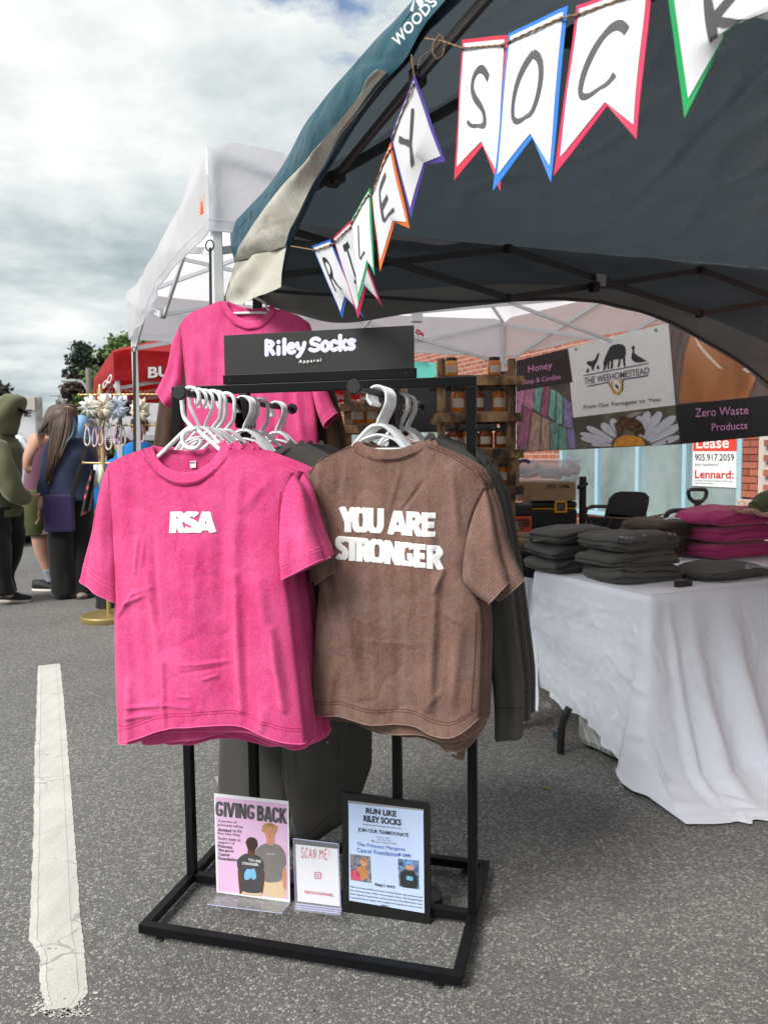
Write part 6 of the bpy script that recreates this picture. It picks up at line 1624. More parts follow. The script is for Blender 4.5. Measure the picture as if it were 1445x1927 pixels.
for z, g_ in ((zc0, -.014), (zc0+.02, -.006), (zc1-.012, .006), (zc1-.010, .016), (zc1, .016)):
    x0, x1, y0_, y1_ = q0.x+.01-g_, q1.x-.01+g_, YT-.01-g_, YT+.30+g_; rows.append([Vector((x0, y0_, z)), Vector((x1, y0_, z)), Vector((x1, y1_, z)), Vector((x0, y1_, z))])
m = MB(); m.loft(rows, wrap=True); m.build('tub', M_clear, bi, bevel=.006)
m = MB(); m.tube(smooth_pl([at_y(x, y, YT-.03) for x, y in ((974, 874), (979, 867), (990, 866), (996, 871))], 14, 1), .012, 8); m.build('latch', plain('blue plastic', srgb(35, 65, 120), .4), bi)
M_bag = plain('white paper bag', (.68, .66, .66), .7, .08, 20)
bc = thing('paper_bag', 'crumpled white paper bags heaped inside the clear bin', 'paper bags', at_y(1032, 890, YT)); bpy.data.objects.remove(bc)
ra = random.Random(9); bnames = ['leftmost', 'second', 'third', 'middle', 'fifth', 'sixth', 'rightmost']
for i in range(7):
    x = lerp(982, 1080, i/6); p = at_y(x, 888+ra.uniform(-6, 4), YT+.08); m = MB(); a = ra.uniform(-.6, .6)
    X = Vector((math.cos(a), 0, math.sin(a))); Z = Vector((-math.sin(a), 0, math.cos(a)))
    m.box(p, (.10, .06, .075), (X, Vector((0, 1, 0)), Z)); o = m.build('paper_bag', M_bag, bevel=.012)
    for v in o.data.vertices: v.co += Vector((ra.uniform(-.014, .014), ra.uniform(-.01, .01), ra.uniform(-.014, .014)))
    tag(o, f'{bnames[i]} crumpled white paper bag in the clear bin', 'paper bag', 'paper bags in the clear bin')
YX = 5.62
def toolbox(zb_, h_, label, x0=1000, x1=1086):
    o = thing('tool_box', label, 'tool box', at_y(1043, 960, YX), 'stacked black tool boxes'); a, b = at_y(x0, 950, YX), at_y(x1, 950, YX); cx = (a.x+b.x)/2; w_ = b.x-a.x
    m_ = MB(); m_.box((cx, YX+.2, zb_+h_*.36), (w_, .40, h_*.70)); m_.build('tub', M_blackpl, o, bevel=.014)
    m_ = MB(); m_.box((cx, YX+.2, zb_+h_*.86), (w_*.99, .40, h_*.24)); m_.build('lid', M_blackpl, o, bevel=.016)
    m_ = MB(); m_.box((cx, YX-.003, zb_+h_*.735), (w_*.97, .004, .007)); m_.build('yellow_seal', M_yel, o)
    m_ = MB(); lx = at_y(1054, 950, YX).x
    for dx in (-.038, .038): m_.box((lx+dx, YX-.010, zb_+h_*.80), (.014, .022, h_*.42))
    m_.box((lx, YX-.010, zb_+h_*.98), (.09, .022, .016)); m_.box((lx, YX-.010, zb_+h_*.62), (.09, .020, .012)); tag(m_.build('latch', M_yel, o, bevel=.003), kind=None)
    m_ = MB(); m_.box((lx, YX-.008, zb_+h_*.80), (.05, .012, h_*.22)); m_.build('latch_plate', M_greyink, o)
    return o
ztb = p0.z-.004
for i, l in enumerate(('top black tool box with yellow latch, under the cardboard box', 'second black tool box with yellow latch, half behind the grey pile', 'third black tool box of the stack, low behind the table', 'bottom black tool box of the stack')):
    h_ = .205 if i == 0 else .22; toolbox(ztb-h_, h_, l); ztb -= h_+.012
do = thing('hand_trolley', 'black hand trolley frame beside the tool boxes', 'trolley', at_y(1097, 1000, YX))
a = at_y(1096, 912, YX+.05)
m = MB(); m.box((a.x, YX+.05, (a.z+.12)/2+.05), (.045, .05, a.z-.10)); m.build('post', M_blackpl, do, bevel=.008)
m = MB(); m.tube(smooth_pl([at_y(x, y, YX+.02) for x, y in ((1086, 916), (1094, 918), (1100, 912), (1104, 908))], 12, 1), .016, 8); m.build('handle', M_blackpl, do)
ht = thing('heater', 'orange and black portable heater beside the shelf post', 'heater', at_y(985, 1004, 5.1))
a, b = at_y(968, 1004, 5.1), at_y(1000, 971, 5.1)
m = MB(); m.box(((a.x+b.x)/2, 5.2, (a.z+b.z)/2), (b.x-a.x, .2, b.z-a.z)); m.build('orange_front', plain('orange plastic', srgb(225, 75, 30), .45), ht, bevel=.008)
m = MB()
for i in range(6): m.box(((a.x+b.x)/2, 5.099, lerp(a.z, b.z, .42+i*.08)), ((b.x-a.x)*.75, .004, .005))
tag(m.build('grille', M_ink, ht), kind='stuff')
m = MB(); c = at_y(982, 960, 5.15); m.box((c.x, 5.2, c.z), (.13, .2, .09)); m.build('black_top', M_blackpl, ht, bevel=.02)
# hats and paper on the black table
M_khaki = plain('khaki knit', (.17, .12, .07), .95, .2, 60, bump=.5, bscale=400)
for i, (x, y, l) in enumerate(((966, 1024, 'khaki knitted hat on the black table, lower of two'), (972, 1013, 'khaki knitted hat on the black table, upper of two'))):
    c = at_y(x+6, y, 4.45 if i else 4.4); m = MB(); m.tube([c-VN*.09, c-VN*.05, c+VN*.03, c+VN*.075, c+VN*.09], [.02, .036, .036, .030, .012], 14); tag(m.build('knitted_hat', M_khaki, smooth=True), l, 'hat', 'knitted hats on the black table')
m = MB(); c = at_y(1008, 1010, 4.6); q = [at_y(x, y, 4.6) for x, y in ((998, 1014), (1008, 1006), (1030, 1018), (1003, 1018))]; m.poly(q); m.loft([q, [p+Vector((0, .02, 0)) for p in q]]); tag(m.build('leaflet', M_paper), 'white leaflet propped on the black table', 'leaflet')

# folding chair (back towards us) on the pavement
YC = 7.0
fc = thing('folding_chair', 'black folding chair standing before the shop window', 'chair', at_z(1180, 1040, .12))
bq = [(1137, 972), (1139, 962), (1146, 938), (1155, 929), (1166, 925.5), (1200, 926), (1213, 928), (1220, 936), (1219, 948), (1213, 974)]
m = MB(); fr0 = [at_y(x, y, YC) for x, y in bq]; n_ = len(fr0)
m.add(fr0+[p+Vector((.01, .02, 0)) for p in fr0], [tuple(range(n_)), tuple(range(2*n_-1, n_-1, -1))]+[(i, (i+1) % n_, n_+(i+1) % n_, n_+i) for i in range(n_)])
m.build('backrest', M_blackpl, fc, bevel=.003)
for (x0, y0, x1, y1) in ((1142, 970, 1128, 1060), (1214, 968, 1195, 1060)):
    m = MB(); m.tube([at_y(x0, y0, YC+.01), at_y(x1, y1, YC-.15)], .014, 8); m.build('leg', M_blackpl, fc)
for (x0, y0, x1, y1) in ((1150, 1000, 1165, 1060), (1200, 1000, 1222, 1060)):
    m = MB(); m.tube([at_y(x0, y0, YC-.05), at_y(x1, y1, YC+.25)], .014, 8); m.build('leg', M_blackpl, fc)
m = MB(); c = at_y(1172, 1004, YC-.1); m.box(c, (.40, .38, .03)); m.build('seat', M_blackpl, fc, bevel=.01)
# collapsible wagon
YW = 6.75
wg = thing('folding_wagon', 'black collapsible wagon with upright loop handle', 'wagon', at_z(1240, 1050, .12))
M_wfab = plain('dark navy canvas', (.012, .014, .022), .85, .3, 8)
def wp(x, y, d=0): return at_y(x, y, YW+d)
for d, nm in ((0, 'side_panel'), (.55, 'side_panel')):
    rows = [[wp(lerp(1102, 1350, i/20), 972+5*math.sin(i/20*math.pi), d) for i in range(21)], [wp(lerp(1112, 1342, i/20), 1050, d)+Vector((0, .01*math.sin(i), 0)) for i in range(21)]]
    m = MB(); m.loft(rows); m.loft([[p+Vector((0, .01, 0)) for p in r_] for r_ in rows]); m.build(nm, M_wfab, wg)
m = MB(); m.tube([wp(1100, 968), wp(1104, 957), wp(1115, 953), wp(1140, 953), wp(1140, 953, .5), wp(1110, 953, .55)], .016, 8); m.build('rim_tube', M_blackpl, wg)
m = MB(); m.tube(smooth_pl([wp(1248, 1040), wp(1250, 985), wp(1252, 968), wp(1262, 961), wp(1300, 960), wp(1338, 961), wp(1349, 968), wp(1352, 985), wp(1353, 1040)], 40, 1), .022, 10); m.build('rim_tube', M_blackpl, wg, smooth='a')
for (x0, y0, x1, y1) in ((1100, 966, 1150, 1045), (1150, 975, 1112, 1045), (1248, 990, 1205, 1020)):
    m = MB(); m.tube([wp(x0, y0, -.02), wp(x1, y1, -.02)], .014, 8); m.build('brace', M_blackpl, wg)
m = MB(); a, b = wp(1311, 1020, -.04), wp(1312, 944, -.04); m.bar(a, b, .052, .03, Vector((0, 1, 0))); m.build('handle_shaft', M_blackpl, wg, bevel=.004)
m = MB(); m.tube(smooth_pl([wp(x, y, -.04) for x, y in ((1304, 944), (1296, 936), (1294, 924), (1300, 921), (1313, 921), (1325, 921), (1329, 925), (1327, 936), (1319, 944))], 34, 1), .017, 10); m.tube([wp(1304, 944, -.04), wp(1319, 944, -.04)], .02, 8); m.build('handle_loop', M_blackpl, wg, smooth='a')
for x in (1130, 1330):
    for d in (.02, .5):
        c = wp(x, 1000, d); c.z = .12+.09; m = MB(); m.lathe(c-Vector((0, .025, 0)), [(.085, 0), (.09, .01), (.09, .04), (.085, .05)], 20, Vector((0, 1, 0))); m.build('wheel', M_blackpl, wg)
m = MB(); m.poly([wp(1216, 972, .2), wp(1250, 966, .2), wp(1240, 975, .2)]); m.poly([wp(1145, 967, .25), wp(1235, 975, .25), wp(1230, 985, .25), wp(1146, 975, .25)]); m.build('cardboard_inside', M_card, wg)

# ------------------------------------------------------------------ three counter cards on the rack's crossbar
M_acr = None
def acr():
    t = NT('clear acrylic'); tr = t.n('ShaderNodeBsdfTransparent'); mx = t.n('ShaderNodeMixShader'); mx.inputs[0].default_value = .20; t.set(Base_Color=(.75, .78, .85), Roughness=.05)
    t.p.inputs['Specular IOR Level'].default_value = 1.0; t.l(tr.outputs[0], mx.inputs[1]); t.l(t.p.outputs[0], mx.inputs[2]); t.l(mx.outputs[0], t.o.inputs[0]); return t.mat
M_acr = acr(); M_acredge = plain('acrylic edge', (.38, .40, .62), .3)
def card_plane(v0_, z0_, lean):
    n_ = (RV*(-math.cos(lean))+VZ*math.sin(lean)); o_ = K(0, v0_, z0_)
    return (lambda x, y, d=0: at_p(x, y, o_, n_)+n_*d), n_
M_pinkpaper = plain('pale pink paper', srgb(216, 180, 214), .5, .02, 8); M_blkpaper = plain('black card frame', (.006, .006, .007), .45, .2, 60, bump=.3, bscale=300)
c1, nn1 = card_plane(.262, .05, R(.5))
cd = thing('poster_holder', 'clear stand with the pink GIVING BACK poster', 'poster', c1(475, 1690))
slab([c1(403, 1493), c1(543, 1508), c1(546, 1698), c1(408, 1681)], .002, 'paper', M_paper, cd, -nn1)
m = MB(); m.poly([c1(x, y, .0008) for x, y in ((406, 1499), (540, 1513), (543, 1692), (411, 1676))]); m.build('pink_print', M_pinkpaper, cd)
m = MB(); q = [c1(403, 1492, .003), c1(543.5, 1507, .003), c1(547, 1700, .003), c1(408, 1683, .003)]; m.poly(q); m.build('acrylic_sheet', M_acr, cd) if False else None
fa, fb_ = K(0, .262, .046), None
def ft(px, py, z): return at_z(px, py, z)
e0, e1 = c1(409, 1684), c1(547, 1700); f0, f1 = ft(390, 1702, .047), ft(531, 1719, .047)
slab([e0, e1, f1, f0], .003, 'acrylic_foot', M_acr, cd, VZ)
m = MB(); m.tube([f0, f1], .0011, 5); m.tube([f1, e1+VZ*.004], .0009, 5); m.tube([e0, e1], .0012, 5); tag(m.build('acrylic_edge', M_acredge, cd), kind='stuff')
def ptxt(s, x0, y0, x1, y1, mt, sl, par, fn, d=.0016, **k): return quad_text(s, pxq(x0, y0, x1, y1, lambda x, y: fn(x, y, d), sl), mt, 'lettering', par, off=.0003, **k)
def blockword(s, cells, y0, y1, fn, wd, mat, name, par, sl=0):
    m_ = MB(); X0 = cells[0][0]; X1 = cells[-1][1]
    for ch, (x0, x1) in zip(s, cells):
        asp = (x1-x0)/(y1-y0)
        block(m_, ch, asp, wd, lambda a, b, h, x0=x0, x1=x1: fn(lerp(x0, x1, a), lerp(y1, y0, b)+sl*(lerp(x0, x1, a)-X0)/(X1-X0)))
    return m_.build(name, mat, par)
f1 = lambda x, y: c1(x, y, .0018)
blockword('GIVING', [(407, 420), (422, 427), (428, 442), (443.5, 448.5), (450, 464), (466, 479)], 1507, 1535, f1, .19, M_greyink, 'lettering', cd, 7)
blockword('BACK', [(485, 497), (498.5, 511.5), (513, 525), (527, 539.5)], 1515, 1544, f1, .19, M_greyink, 'lettering', cd, 6)
for i_, (s, x0, y0, x1, b) in enumerate((('A portion of', 411, 1540, 446, 0), ('proceeds will be', 411, 1547.5, 458, 0), ('donated', 411, 1556, 436, 1), ('to the', 439, 1558, 456, 0), ('Run Like Riley', 411, 1563.5, 453, 0), ('Socks team in', 411, 1572, 453, 0), ('support of', 411, 1580, 442, 0), ('Princess', 411, 1587, 438, 1), ('Margaret', 412, 1595, 441, 1), ('Cancer', 412, 1602, 434, 1), ('Foundation', 412, 1610, 448, 1))):
    ptxt(s, x0, y0+1, x1, y0+7.2, M_greyink, (x1-x0)*.1, cd, c1, offset=.022 if b else .004)
M_skinA = plain('printed skin', srgb(190, 135, 110), .6, .04); M_skinB = plain('printed dark skin', srgb(95, 62, 50), .6, .04); M_teeA = plain('printed grey tee', srgb(120, 116, 114), .6, .1, 40); M_teeB = plain('printed charcoal tee', srgb(68, 68, 70), .6, .1, 40); M_hairA = plain('printed blond hair', srgb(175, 135, 90), .6, .35, 120); M_hairB = plain('printed dark hair', srgb(60, 45, 42), .6, .3, 120); M_shorts = plain('printed beige shorts', srgb(205, 180, 150), .6, .05); M_prblue = plain('printed blue', srgb(120, 180, 215), .6)
def pp(fn, pts, mat, name, d, par):
    P = smooth_pl([(*p, 0) for p in pts+[pts[0]]], max(24, len(pts)*3), 1); m_ = MB(); m_.poly([fn(p.x, p.y, d) for p in P[:-1]]); return m_.build(name, mat, par)
pp(c1, [(490, 1668), (493, 1650), (515, 1650), (533, 1652), (539, 1675), (541, 1690), (516, 1688), (498, 1686)], M_shorts, 'shorts_print', .0012, cd)
pp(c1, [(533, 1628), (539, 1630), (540, 1655), (539, 1678), (534, 1672), (531, 1650)], M_skinA, 'arm_print', .0014, cd)
pp(c1, [(482, 1600), (490, 1590), (503, 1586), (516, 1586), (530, 1592), (538, 1606), (540, 1630), (532, 1632), (531, 1658), (510, 1661), (496, 1658), (490, 1630), (484, 1616)], M_teeA, 'tee_print', .0016, cd)
pp(c1, [(502, 1587), (503, 1577), (512, 1575), (517, 1579), (517, 1588), (510, 1591)], M_skinA, 'neck_print', .0017, cd)
pp(c1, [(498, 1562), (500, 1556), (510, 1553), (518, 1558), (519, 1568), (516, 1579), (508, 1584), (501, 1577)], M_skinA, 'face_print', .0019, cd)
for ex in (505.5, 512.5): pp(c1, [(ex-1.3, 1565), (ex, 1564.2), (ex+1.3, 1565), (ex, 1565.8)], M_hairB, 'eye_print', .0020, cd)
pp(c1, [(506, 1575.5), (509, 1575), (512, 1575.6), (509, 1576.6)], M_signred, 'mouth_print', .0020, cd); pp(c1, [(508.3, 1566), (509.6, 1566), (510.3, 1571), (508, 1571)], plain('printed shade skin', srgb(160, 108, 88), .6), 'nose_print', .0020, cd)
for k_ in range(9): pp(c1, [(494+k_*3, 1555-5*math.sin(k_*.42)), (497+k_*3, 1552-5*math.sin(k_*.42)), (500+k_*3, 1555-5*math.sin(k_*.42)), (497+k_*3, 1559-5*math.sin(k_*.42))], M_hairA, 'curl_print', .0023, cd)
pp(c1, [(493, 1563), (496, 1551), (505, 1547), (516, 1550), (522, 1558), (520, 1569), (516, 1560), (508, 1556), (500, 1559), (497, 1568)], M_hairA, 'hair_print', .0021, cd)
pp(c1, [(452, 1682), (449, 1655), (448, 1632), (455, 1640), (458, 1665), (458, 1680)], M_skinB, 'arm_print', .0020, cd); pp(c1, [(492, 1640), (499, 1636), (498, 1660), (494, 1684), (490, 1668)], M_skinB, 'arm_print', .0020, cd)
pp(c1, [(454, 1672), (492, 1676), (495, 1686), (454, 1682)], M_shorts, 'shorts_print', .0020, cd)
pp(c1, [(447, 1618), (456, 1608), (468, 1604), (482, 1607), (494, 1614), (499, 1636), (493, 1640), (494, 1680), (470, 1680), (454, 1676), (455, 1640), (447, 1636)], M_teeB, 'tee_print', .0022, cd)
pp(c1, [(467, 1606), (467, 1597), (481, 1598), (481, 1608), (474, 1610)], M_skinB, 'neck_print', .0023, cd)
pp(c1, [(463, 1585), (466, 1576), (476, 1574), (484, 1579), (486, 1590), (480, 1600), (468, 1600)], M_hairB, 'hair_print', .0025, cd)
ptxt('YOU ARE', 468, 1614, 492, 1619, M_puff, 4, cd, c1, .0025, offset=.02); ptxt('STRONGER.', 457, 1621, 488, 1626, M_puff, 3, cd, c1, .0025, offset=.02)
pp(c1, [(461, 1642), (466, 1633), (474, 1636), (479, 1632), (482, 1640), (484, 1652), (476, 1656), (474, 1649), (468, 1656), (460, 1654)], M_prblue, 'small_print', .0025, cd); ptxt('RILEY SOCKS', 504, 1605, 519, 1607, M_puff, .5, cd, c1, .0020, offset=.01)
# small stand with the code card
c2, nn2 = card_plane(.262, .05, R(.5))
sc = thing('card_stand', 'small clear stand with the SCAN ME! card', 'card', c2(598, 1700))
slab([c2(556, 1589), c2(635.5, 1598), c2(640, 1706), c2(560, 1696)], .002, 'card', M_paper, sc, -nn2)
q = [c2(553, 1577, .003), c2(638, 1587, .003), c2(642.5, 1710, .003), c2(557, 1700, .003)]
m = MB(); m.poly(q); m.build('acrylic_sheet', M_acr, sc)
m = MB()
for a, b in zip(q, q[1:]+q[:1]): m.tube([a, b], .0012, 5)
for k in range(3): m.tube([ft(557-k, 1701+k*4, .052-k*.002), ft(643-k, 1711+k*4, .052-k*.002)], .0016, 5)
tag(m.build('acrylic_edge', M_acredge, sc), kind='stuff')
slab([c2(557, 1700), c2(642.5, 1710), ft(641, 1724, .047), ft(555, 1713, .047)], .003, 'acrylic_foot', M_acr, sc, VZ)
M_crim = plain('crimson ink', srgb(200, 40, 85), .6)
m = MB(); x = 566.0
for ch, w_ in (('S', 7.5), ('C', 7.5), ('A', 8), ('N', 8), (' ', 3.5), ('M', 9.5), ('E', 7.5), ('!', 6)):
    if ch != ' ': stroke_mesh(m, ch, lambda a, b, x=x, w_=w_: c2(x+w_*a*.86, lerp(1614, 1594.5, b)+(x-566)*.07, .0012), .12)
    x += w_
m.build('lettering', M_crim, sc)
ptxt('RILEYSOCKSAPPAREL', 574, 1675, 628, 1680.5, M_crim, 6.5, sc, c2, .0012, offset=.02)
M_rosq = plain('rose ink', srgb(190, 60, 110), .6)
def ring(fn, cx, cy, r_, w_, par, mat, d=.0014, sq=2.6, nm='icon'):
    A, B = [], []
    for i in range(33):
        t = 2*math.pi*i/32; e = lambda v: math.copysign(abs(v)**(2/sq*.8), v); A.append(fn(cx+r_*e(math.cos(t)), cy+r_*e(math.sin(t)), d)); B.append(fn(cx+(r_-w_)*e(math.cos(t)), cy+(r_-w_)*e(math.sin(t)), d))
    m_ = MB(); m_.loft([A, B]); return m_.build(nm, mat, par)
ring(c2, 598.5, 1647, 6.5, 1.5, sc, M_rosq, sq=4); ring(c2, 598.5, 1647, 3.0, 1.1, sc, M_rosq, sq=2)
# framed poster
c3, nn3 = card_plane(.255, .02, R(.6))
fp = thing('framed_poster', 'black framed RUN LIKE RILEY SOCKS poster leaning on the crossbar', 'poster', c3(727, 1740))
slab([c3(643, 1491), c3(808, 1512), c3(810, 1745), c3(645, 1722)], .010, 'frame', M_blkpaper, fp, -nn3)
M_bluepaper = plain('pale blue paper', srgb(190, 208, 242), .5, .02, 8)
slab([c3(656, 1511, .0012), c3(796.5, 1526, .0012), c3(798.5, 1718, .0012), c3(657.5, 1694, .0012)], .001, 'paper', M_bluepaper, fp, -nn3)
m = MB(); m.poly([c3(x, y, .0006) for x, y in ((655, 1506), (797, 1523), (797, 1530), (655, 1514))]); m.build('backing', M_clip, fp)
M_bluei = plain('blue ink', srgb(60, 100, 180), .6)
p3 = lambda s, x0, y0, x1, y1, mt=M_ink, sl=None, **k: ptxt(s, x0, y0, x1, y1, mt, (x1-x0)*.115 if sl is None else sl, fp, c3, .0024, **k)
p3('RUN LIKE', 689, 1519, 746, 1530, offset=.035); p3('RILEY SOCKS', 684.5, 1533, 755, 1545, offset=.035); p3('DONATE. JOIN THE TEAM. RUN WITH RILEY.', 684, 1549.5, 757, 1551.8, offset=.02)
p3('JOIN OUR TEAM/DONATE', 674, 1556.5, 769, 1565.5, offset=.012); p3('June 21, 2025', 709, 1572.5, 733, 1575.5, M_greyink); p3('Join the Team', 711, 1577.5, 737, 1580.5, M_greyink); p3('Donate to Support PMCF', 703, 1581, 746, 1584.5, M_greyink)
pp(c3, [(699, 1580.5), (701, 1579.5), (702.5, 1581), (701, 1584)], M_signred, 'heart_print', .0026, fp)
p3('The Princess Margaret', 672, 1584, 763, 1592.5, M_bluei); p3('Cancer Foundation', 672, 1594, 749, 1602.5, M_bluei); p3('UHN', 758, 1605, 773, 1611, M_bluei, 1.5, offset=.03)
pp(c3, [(749, 1607), (752, 1603.5), (755, 1607.5), (753.5, 1610), (750.5, 1609.5)], M_bluei, 'leaf_mark', .0026, fp)
p3("Riley's story", 706, 1660, 744, 1668, offset=.014)
for i, s in enumerate(('After surviving childhood cancer and having her leg reconstructed', 'from the knee down, Riley runs to inspire others. She founded Riley', 'Socks Apparel to give back, and now the Run Like Riley Socks team', 'is raising funds to support the hospital that helped her and so many')):
    p3(s, 659, 1665.5+i*6.7, 795, 1669.5+i*6.7, M_ink, 20.5-i*.2, offset=.008)
p3('others.', 717, 1700, 732, 1704, offset=.008)
# two small photographs on the poster
def snap(pts, base, shapes, nm):
    m_ = MB(); m_.poly([c3(x, y, .0022) for x, y in pts]); o_ = m_.build(nm, base, fp)
    for sh, mt in shapes: pp(c3, sh, mt, nm+'_detail', .0026, fp)
M_ph1 = photo('snapshot room', [(.35, srgb(70, 80, 100)), (.6, srgb(150, 145, 150))], 90); M_ph2 = photo('snapshot street', [(.35, srgb(40, 50, 70)), (.6, srgb(120, 150, 190))], 70)
M_fl = photo('snapshot flowers', [(.4, srgb(190, 40, 90)), (.6, srgb(220, 110, 140))], 300); M_child = plain('snapshot skin', srgb(205, 150, 125), .6); M_tan = plain('snapshot jumper', srgb(185, 130, 85), .6); M_cap = plain('snapshot blue hat', srgb(110, 165, 225), .6); M_jk = plain('snapshot dark jacket', srgb(45, 48, 50), .6)
snap([(659, 1606), (697, 1611), (699, 1661), (660, 1655)], M_ph1, [([(672, 1632), (680, 1628), (690, 1630), (694, 1650), (680, 1658), (672, 1645)], M_tan), ([(661, 1640), (670, 1634), (678, 1645), (680, 1657), (661, 1654)], M_fl), ([(679, 1616), (686, 1614), (692, 1619), (691, 1628), (684, 1630), (679, 1624)], M_child), ([(679, 1615), (686, 1612), (693, 1618), (693, 1632), (690, 1622), (681, 1618)], M_hairA)], 'snapshot')
snap([(749, 1615), (788, 1619), (788.5, 1673), (751, 1667)], M_ph2, [([(754, 1640), (766, 1634), (780, 1638), (787, 1655), (784, 1672), (753, 1668)], M_jk), ([(764, 1626), (774, 1625), (779, 1632), (775, 1640), (766, 1638)], M_child), ([(762, 1627), (766, 1619), (774, 1619), (779, 1627), (770, 1628)], M_cap), ([(765, 1647), (778, 1649), (777, 1657), (765, 1655)], M_prblue)], 'snapshot')
# ------------------------------------------------------------------ people
M_skin = plain('skin', (.52, .29, .21), .55, .06, 12)
M_skin.node_tree.nodes['Principled BSDF'].inputs['Subsurface Weight'].default_value = .08
def hairm(n, c1_, c2_):
    t = NT(n); f = t.noise(30, 4, t.obj((6, 6, .4)), .6, .3); t.set(Base_Color=t.mix(t.ramp(f, [(.3, 0), (.7, 1)]), c1_, c2_), Roughness=.45); t.bump(f, .6, .006); return t.mat
M_hbrown = hairm('brown hair', (.030, .018, .012), (.11, .065, .045)); M_hblue = hairm('faded blue hair ends', (.03, .09, .17), (.09, .20, .30))
M_olive = fabric('olive fleece', srgb(82, 84, 62), srgb(104, 104, 80), .6); M_blk = fabric('black trousers', (.008, .008, .009), (.018, .018, .018), .5)
M_navyk = fabric('navy knit', srgb(38, 44, 68), srgb(60, 66, 92), .7); M_purple = fabric('dark purple bag cloth', srgb(38, 30, 60), srgb(62, 50, 92), .8, 30)
M_lilact = fabric('dusty purple top', srgb(98, 62, 80), srgb(120, 82, 98), .6); M_olskirt = fabric('olive skirt', srgb(74, 80, 48), srgb(98, 104, 66), .6); M_sock = fabric('grey blue sock', srgb(120, 128, 150), srgb(160, 165, 180), .6)
M_shoe = plain('black canvas shoe', (.012, .012, .013), .7); M_sole = plain('off-white sole', (.42, .38, .33), .6); M_bluet = fabric('bright blue shirt', srgb(20, 105, 175), srgb(40, 130, 200), .4)
def body_mesh(name, J, E_, par, mat, rad):
    """one continuous skinned figure from joints J, edges E_ and radii"""
    keys = list(J); me = bpy.data.meshes.new(name); me.from_pydata([tuple(J[k]) for k in keys], [(keys.index(a), keys.index(b)) for a, b in E_], []); o = bpy.data.objects.new(name, me); COL.objects.link(o)
    sk = o.modifiers.new('skin', 'SKIN'); sk.use_smooth_shade = True; sb = o.modifiers.new('sub', 'SUBSURF'); sb.levels = sb.render_levels = 2
    for i, k in enumerate(keys):
        r_ = rad[k]; me.skin_vertices[0].data[i].radius = r_ if isinstance(r_, tuple) else (r_, r_)
    me.skin_vertices[0].data[keys.index('pelvis')].use_root = True
    bpy.context.view_layer.update(); dg = bpy.context.evaluated_depsgraph_get(); m2 = bpy.data.meshes.new_from_object(o.evaluated_get(dg)); bpy.data.objects.remove(o)
    m2.materials.clear(); m2.materials.append(mat); return mkobj(name, m2, par, smooth=True)
def garm(rings, name, mat, par, fold=.012, seed=0, cap=True, sub=4, nseg=28):
    """rings: (centre, right-vector, front-vector) half axes; lofted smoothly with folds"""
    C_ = [Vector(r_[0]) for r_ in rings]; n = len(rings); rows = []; N_ = (n-1)*sub+1
    cc = [pl(C_, 0)]; 
    for i in range(N_):
        t = i/sub; i0 = min(int(t), n-2); f = t-i0; f2 = f
        def cat(k):
            P = [Vector(rings[max(0, min(n-1, i0+d))][k]) for d in (-1, 0, 1, 2)]
            return .5*((2*P[1])+(-P[0]+P[2])*f2+(2*P[0]-5*P[1]+4*P[2]-P[3])*f2*f2+(-P[0]+3*P[1]-3*P[2]+P[3])*f2**3)
        c, X, Y = cat(0), cat(1), cat(2); row = []
        for j in range(nseg):
            a = 2*math.pi*j/nseg; p = c+X*math.cos(a)+Y*math.sin(a)
            w_ = fold*(nz(p.x*7+seed, p.y*7, p.z*5)+.6*nz(p.x*18, p.y*18+seed, p.z*11)); row.append(p+(p-c).normalized()*w_ if (p-c).length > 1e-6 else p)
        rows.append(row)
    m_ = MB(); m_.loft(rows, wrap=True, cap=cap); return m_.build(name, mat, par, smooth=True)
def limb(pts, rr, name, mat, par, fold=.008, seed=0, flat=1.0, F=None):
    P = [Vector(p) for p in pts]; rings = []
    for i, p in enumerate(P):
        d = (P[min(i+1, len(P)-1)]-P[max(i-1, 0)]).normalized(); x = d.cross(Vector((0, 1, 0)) if F is None else F)
        x = x.normalized() if x.length > .1 else Vector((1, 0, 0)); y = d.cross(x).normalized(); rings.append((p, x*rr[i], y*rr[i]*flat))
    return garm(rings, name, mat, par, fold, seed)
def shoe(c, d, par, L=.28, mat=M_shoe, sole=M_sole, stripe=False):
    c = Vector(c); d = Vector(d).normalized(); x = Vector((-d.y, d.x, 0))
    def prof(z0, z1, g_, hf):
        rows = []
        for i in range(13):
            t = i/12; w_ = (.036+.014*math.sin(min(1, t*1.25)*math.pi*.55+.3))*(1 if t < .85 else max(.25, math.sqrt(max(0, 1-((t-.85)/.15)**2)*.94+.06)))*(1 if t > .06 else .7)+g_
            h1 = z1 if not hf else lerp(z1, .062, min(1, max(0, (t-.35)/.4)))*(1 if t < .9 else .8)
            p = c+d*(t*L-L*.28); rows.append([p+x*w_+VZ*z0, p+x*w_*.95+VZ*(z0+(h1-z0)*.6), p+x*w_*.45+VZ*h1, p-x*w_*.45+VZ*h1, p-x*w_*.95+VZ*(z0+(h1-z0)*.6), p-x*w_+VZ*z0])
        return rows
    m_ = MB(); m_.loft(prof(.02, .105, 0, True), wrap=True, cap=True); s_ = m_.build('shoe', mat, par, smooth=True)
    m_ = MB(); m_.loft(prof(0.0, .030, .004, False), wrap=True, cap=True); m_.build('sole', sole, s_, smooth='a')
    if stripe:
        m_ = MB(); q = [c-x*(.046)*1+d*a+VZ*b for a, b in ((-.04, .045), (.02, .07), (.06, .074), (.10, .058))]; m_.tube(smooth_pl(q, 14, 1), (.003, .006), 6); m_.build('side_stripe', plain('white stripe', (.7, .7, .7), .6), s_)
    return s_
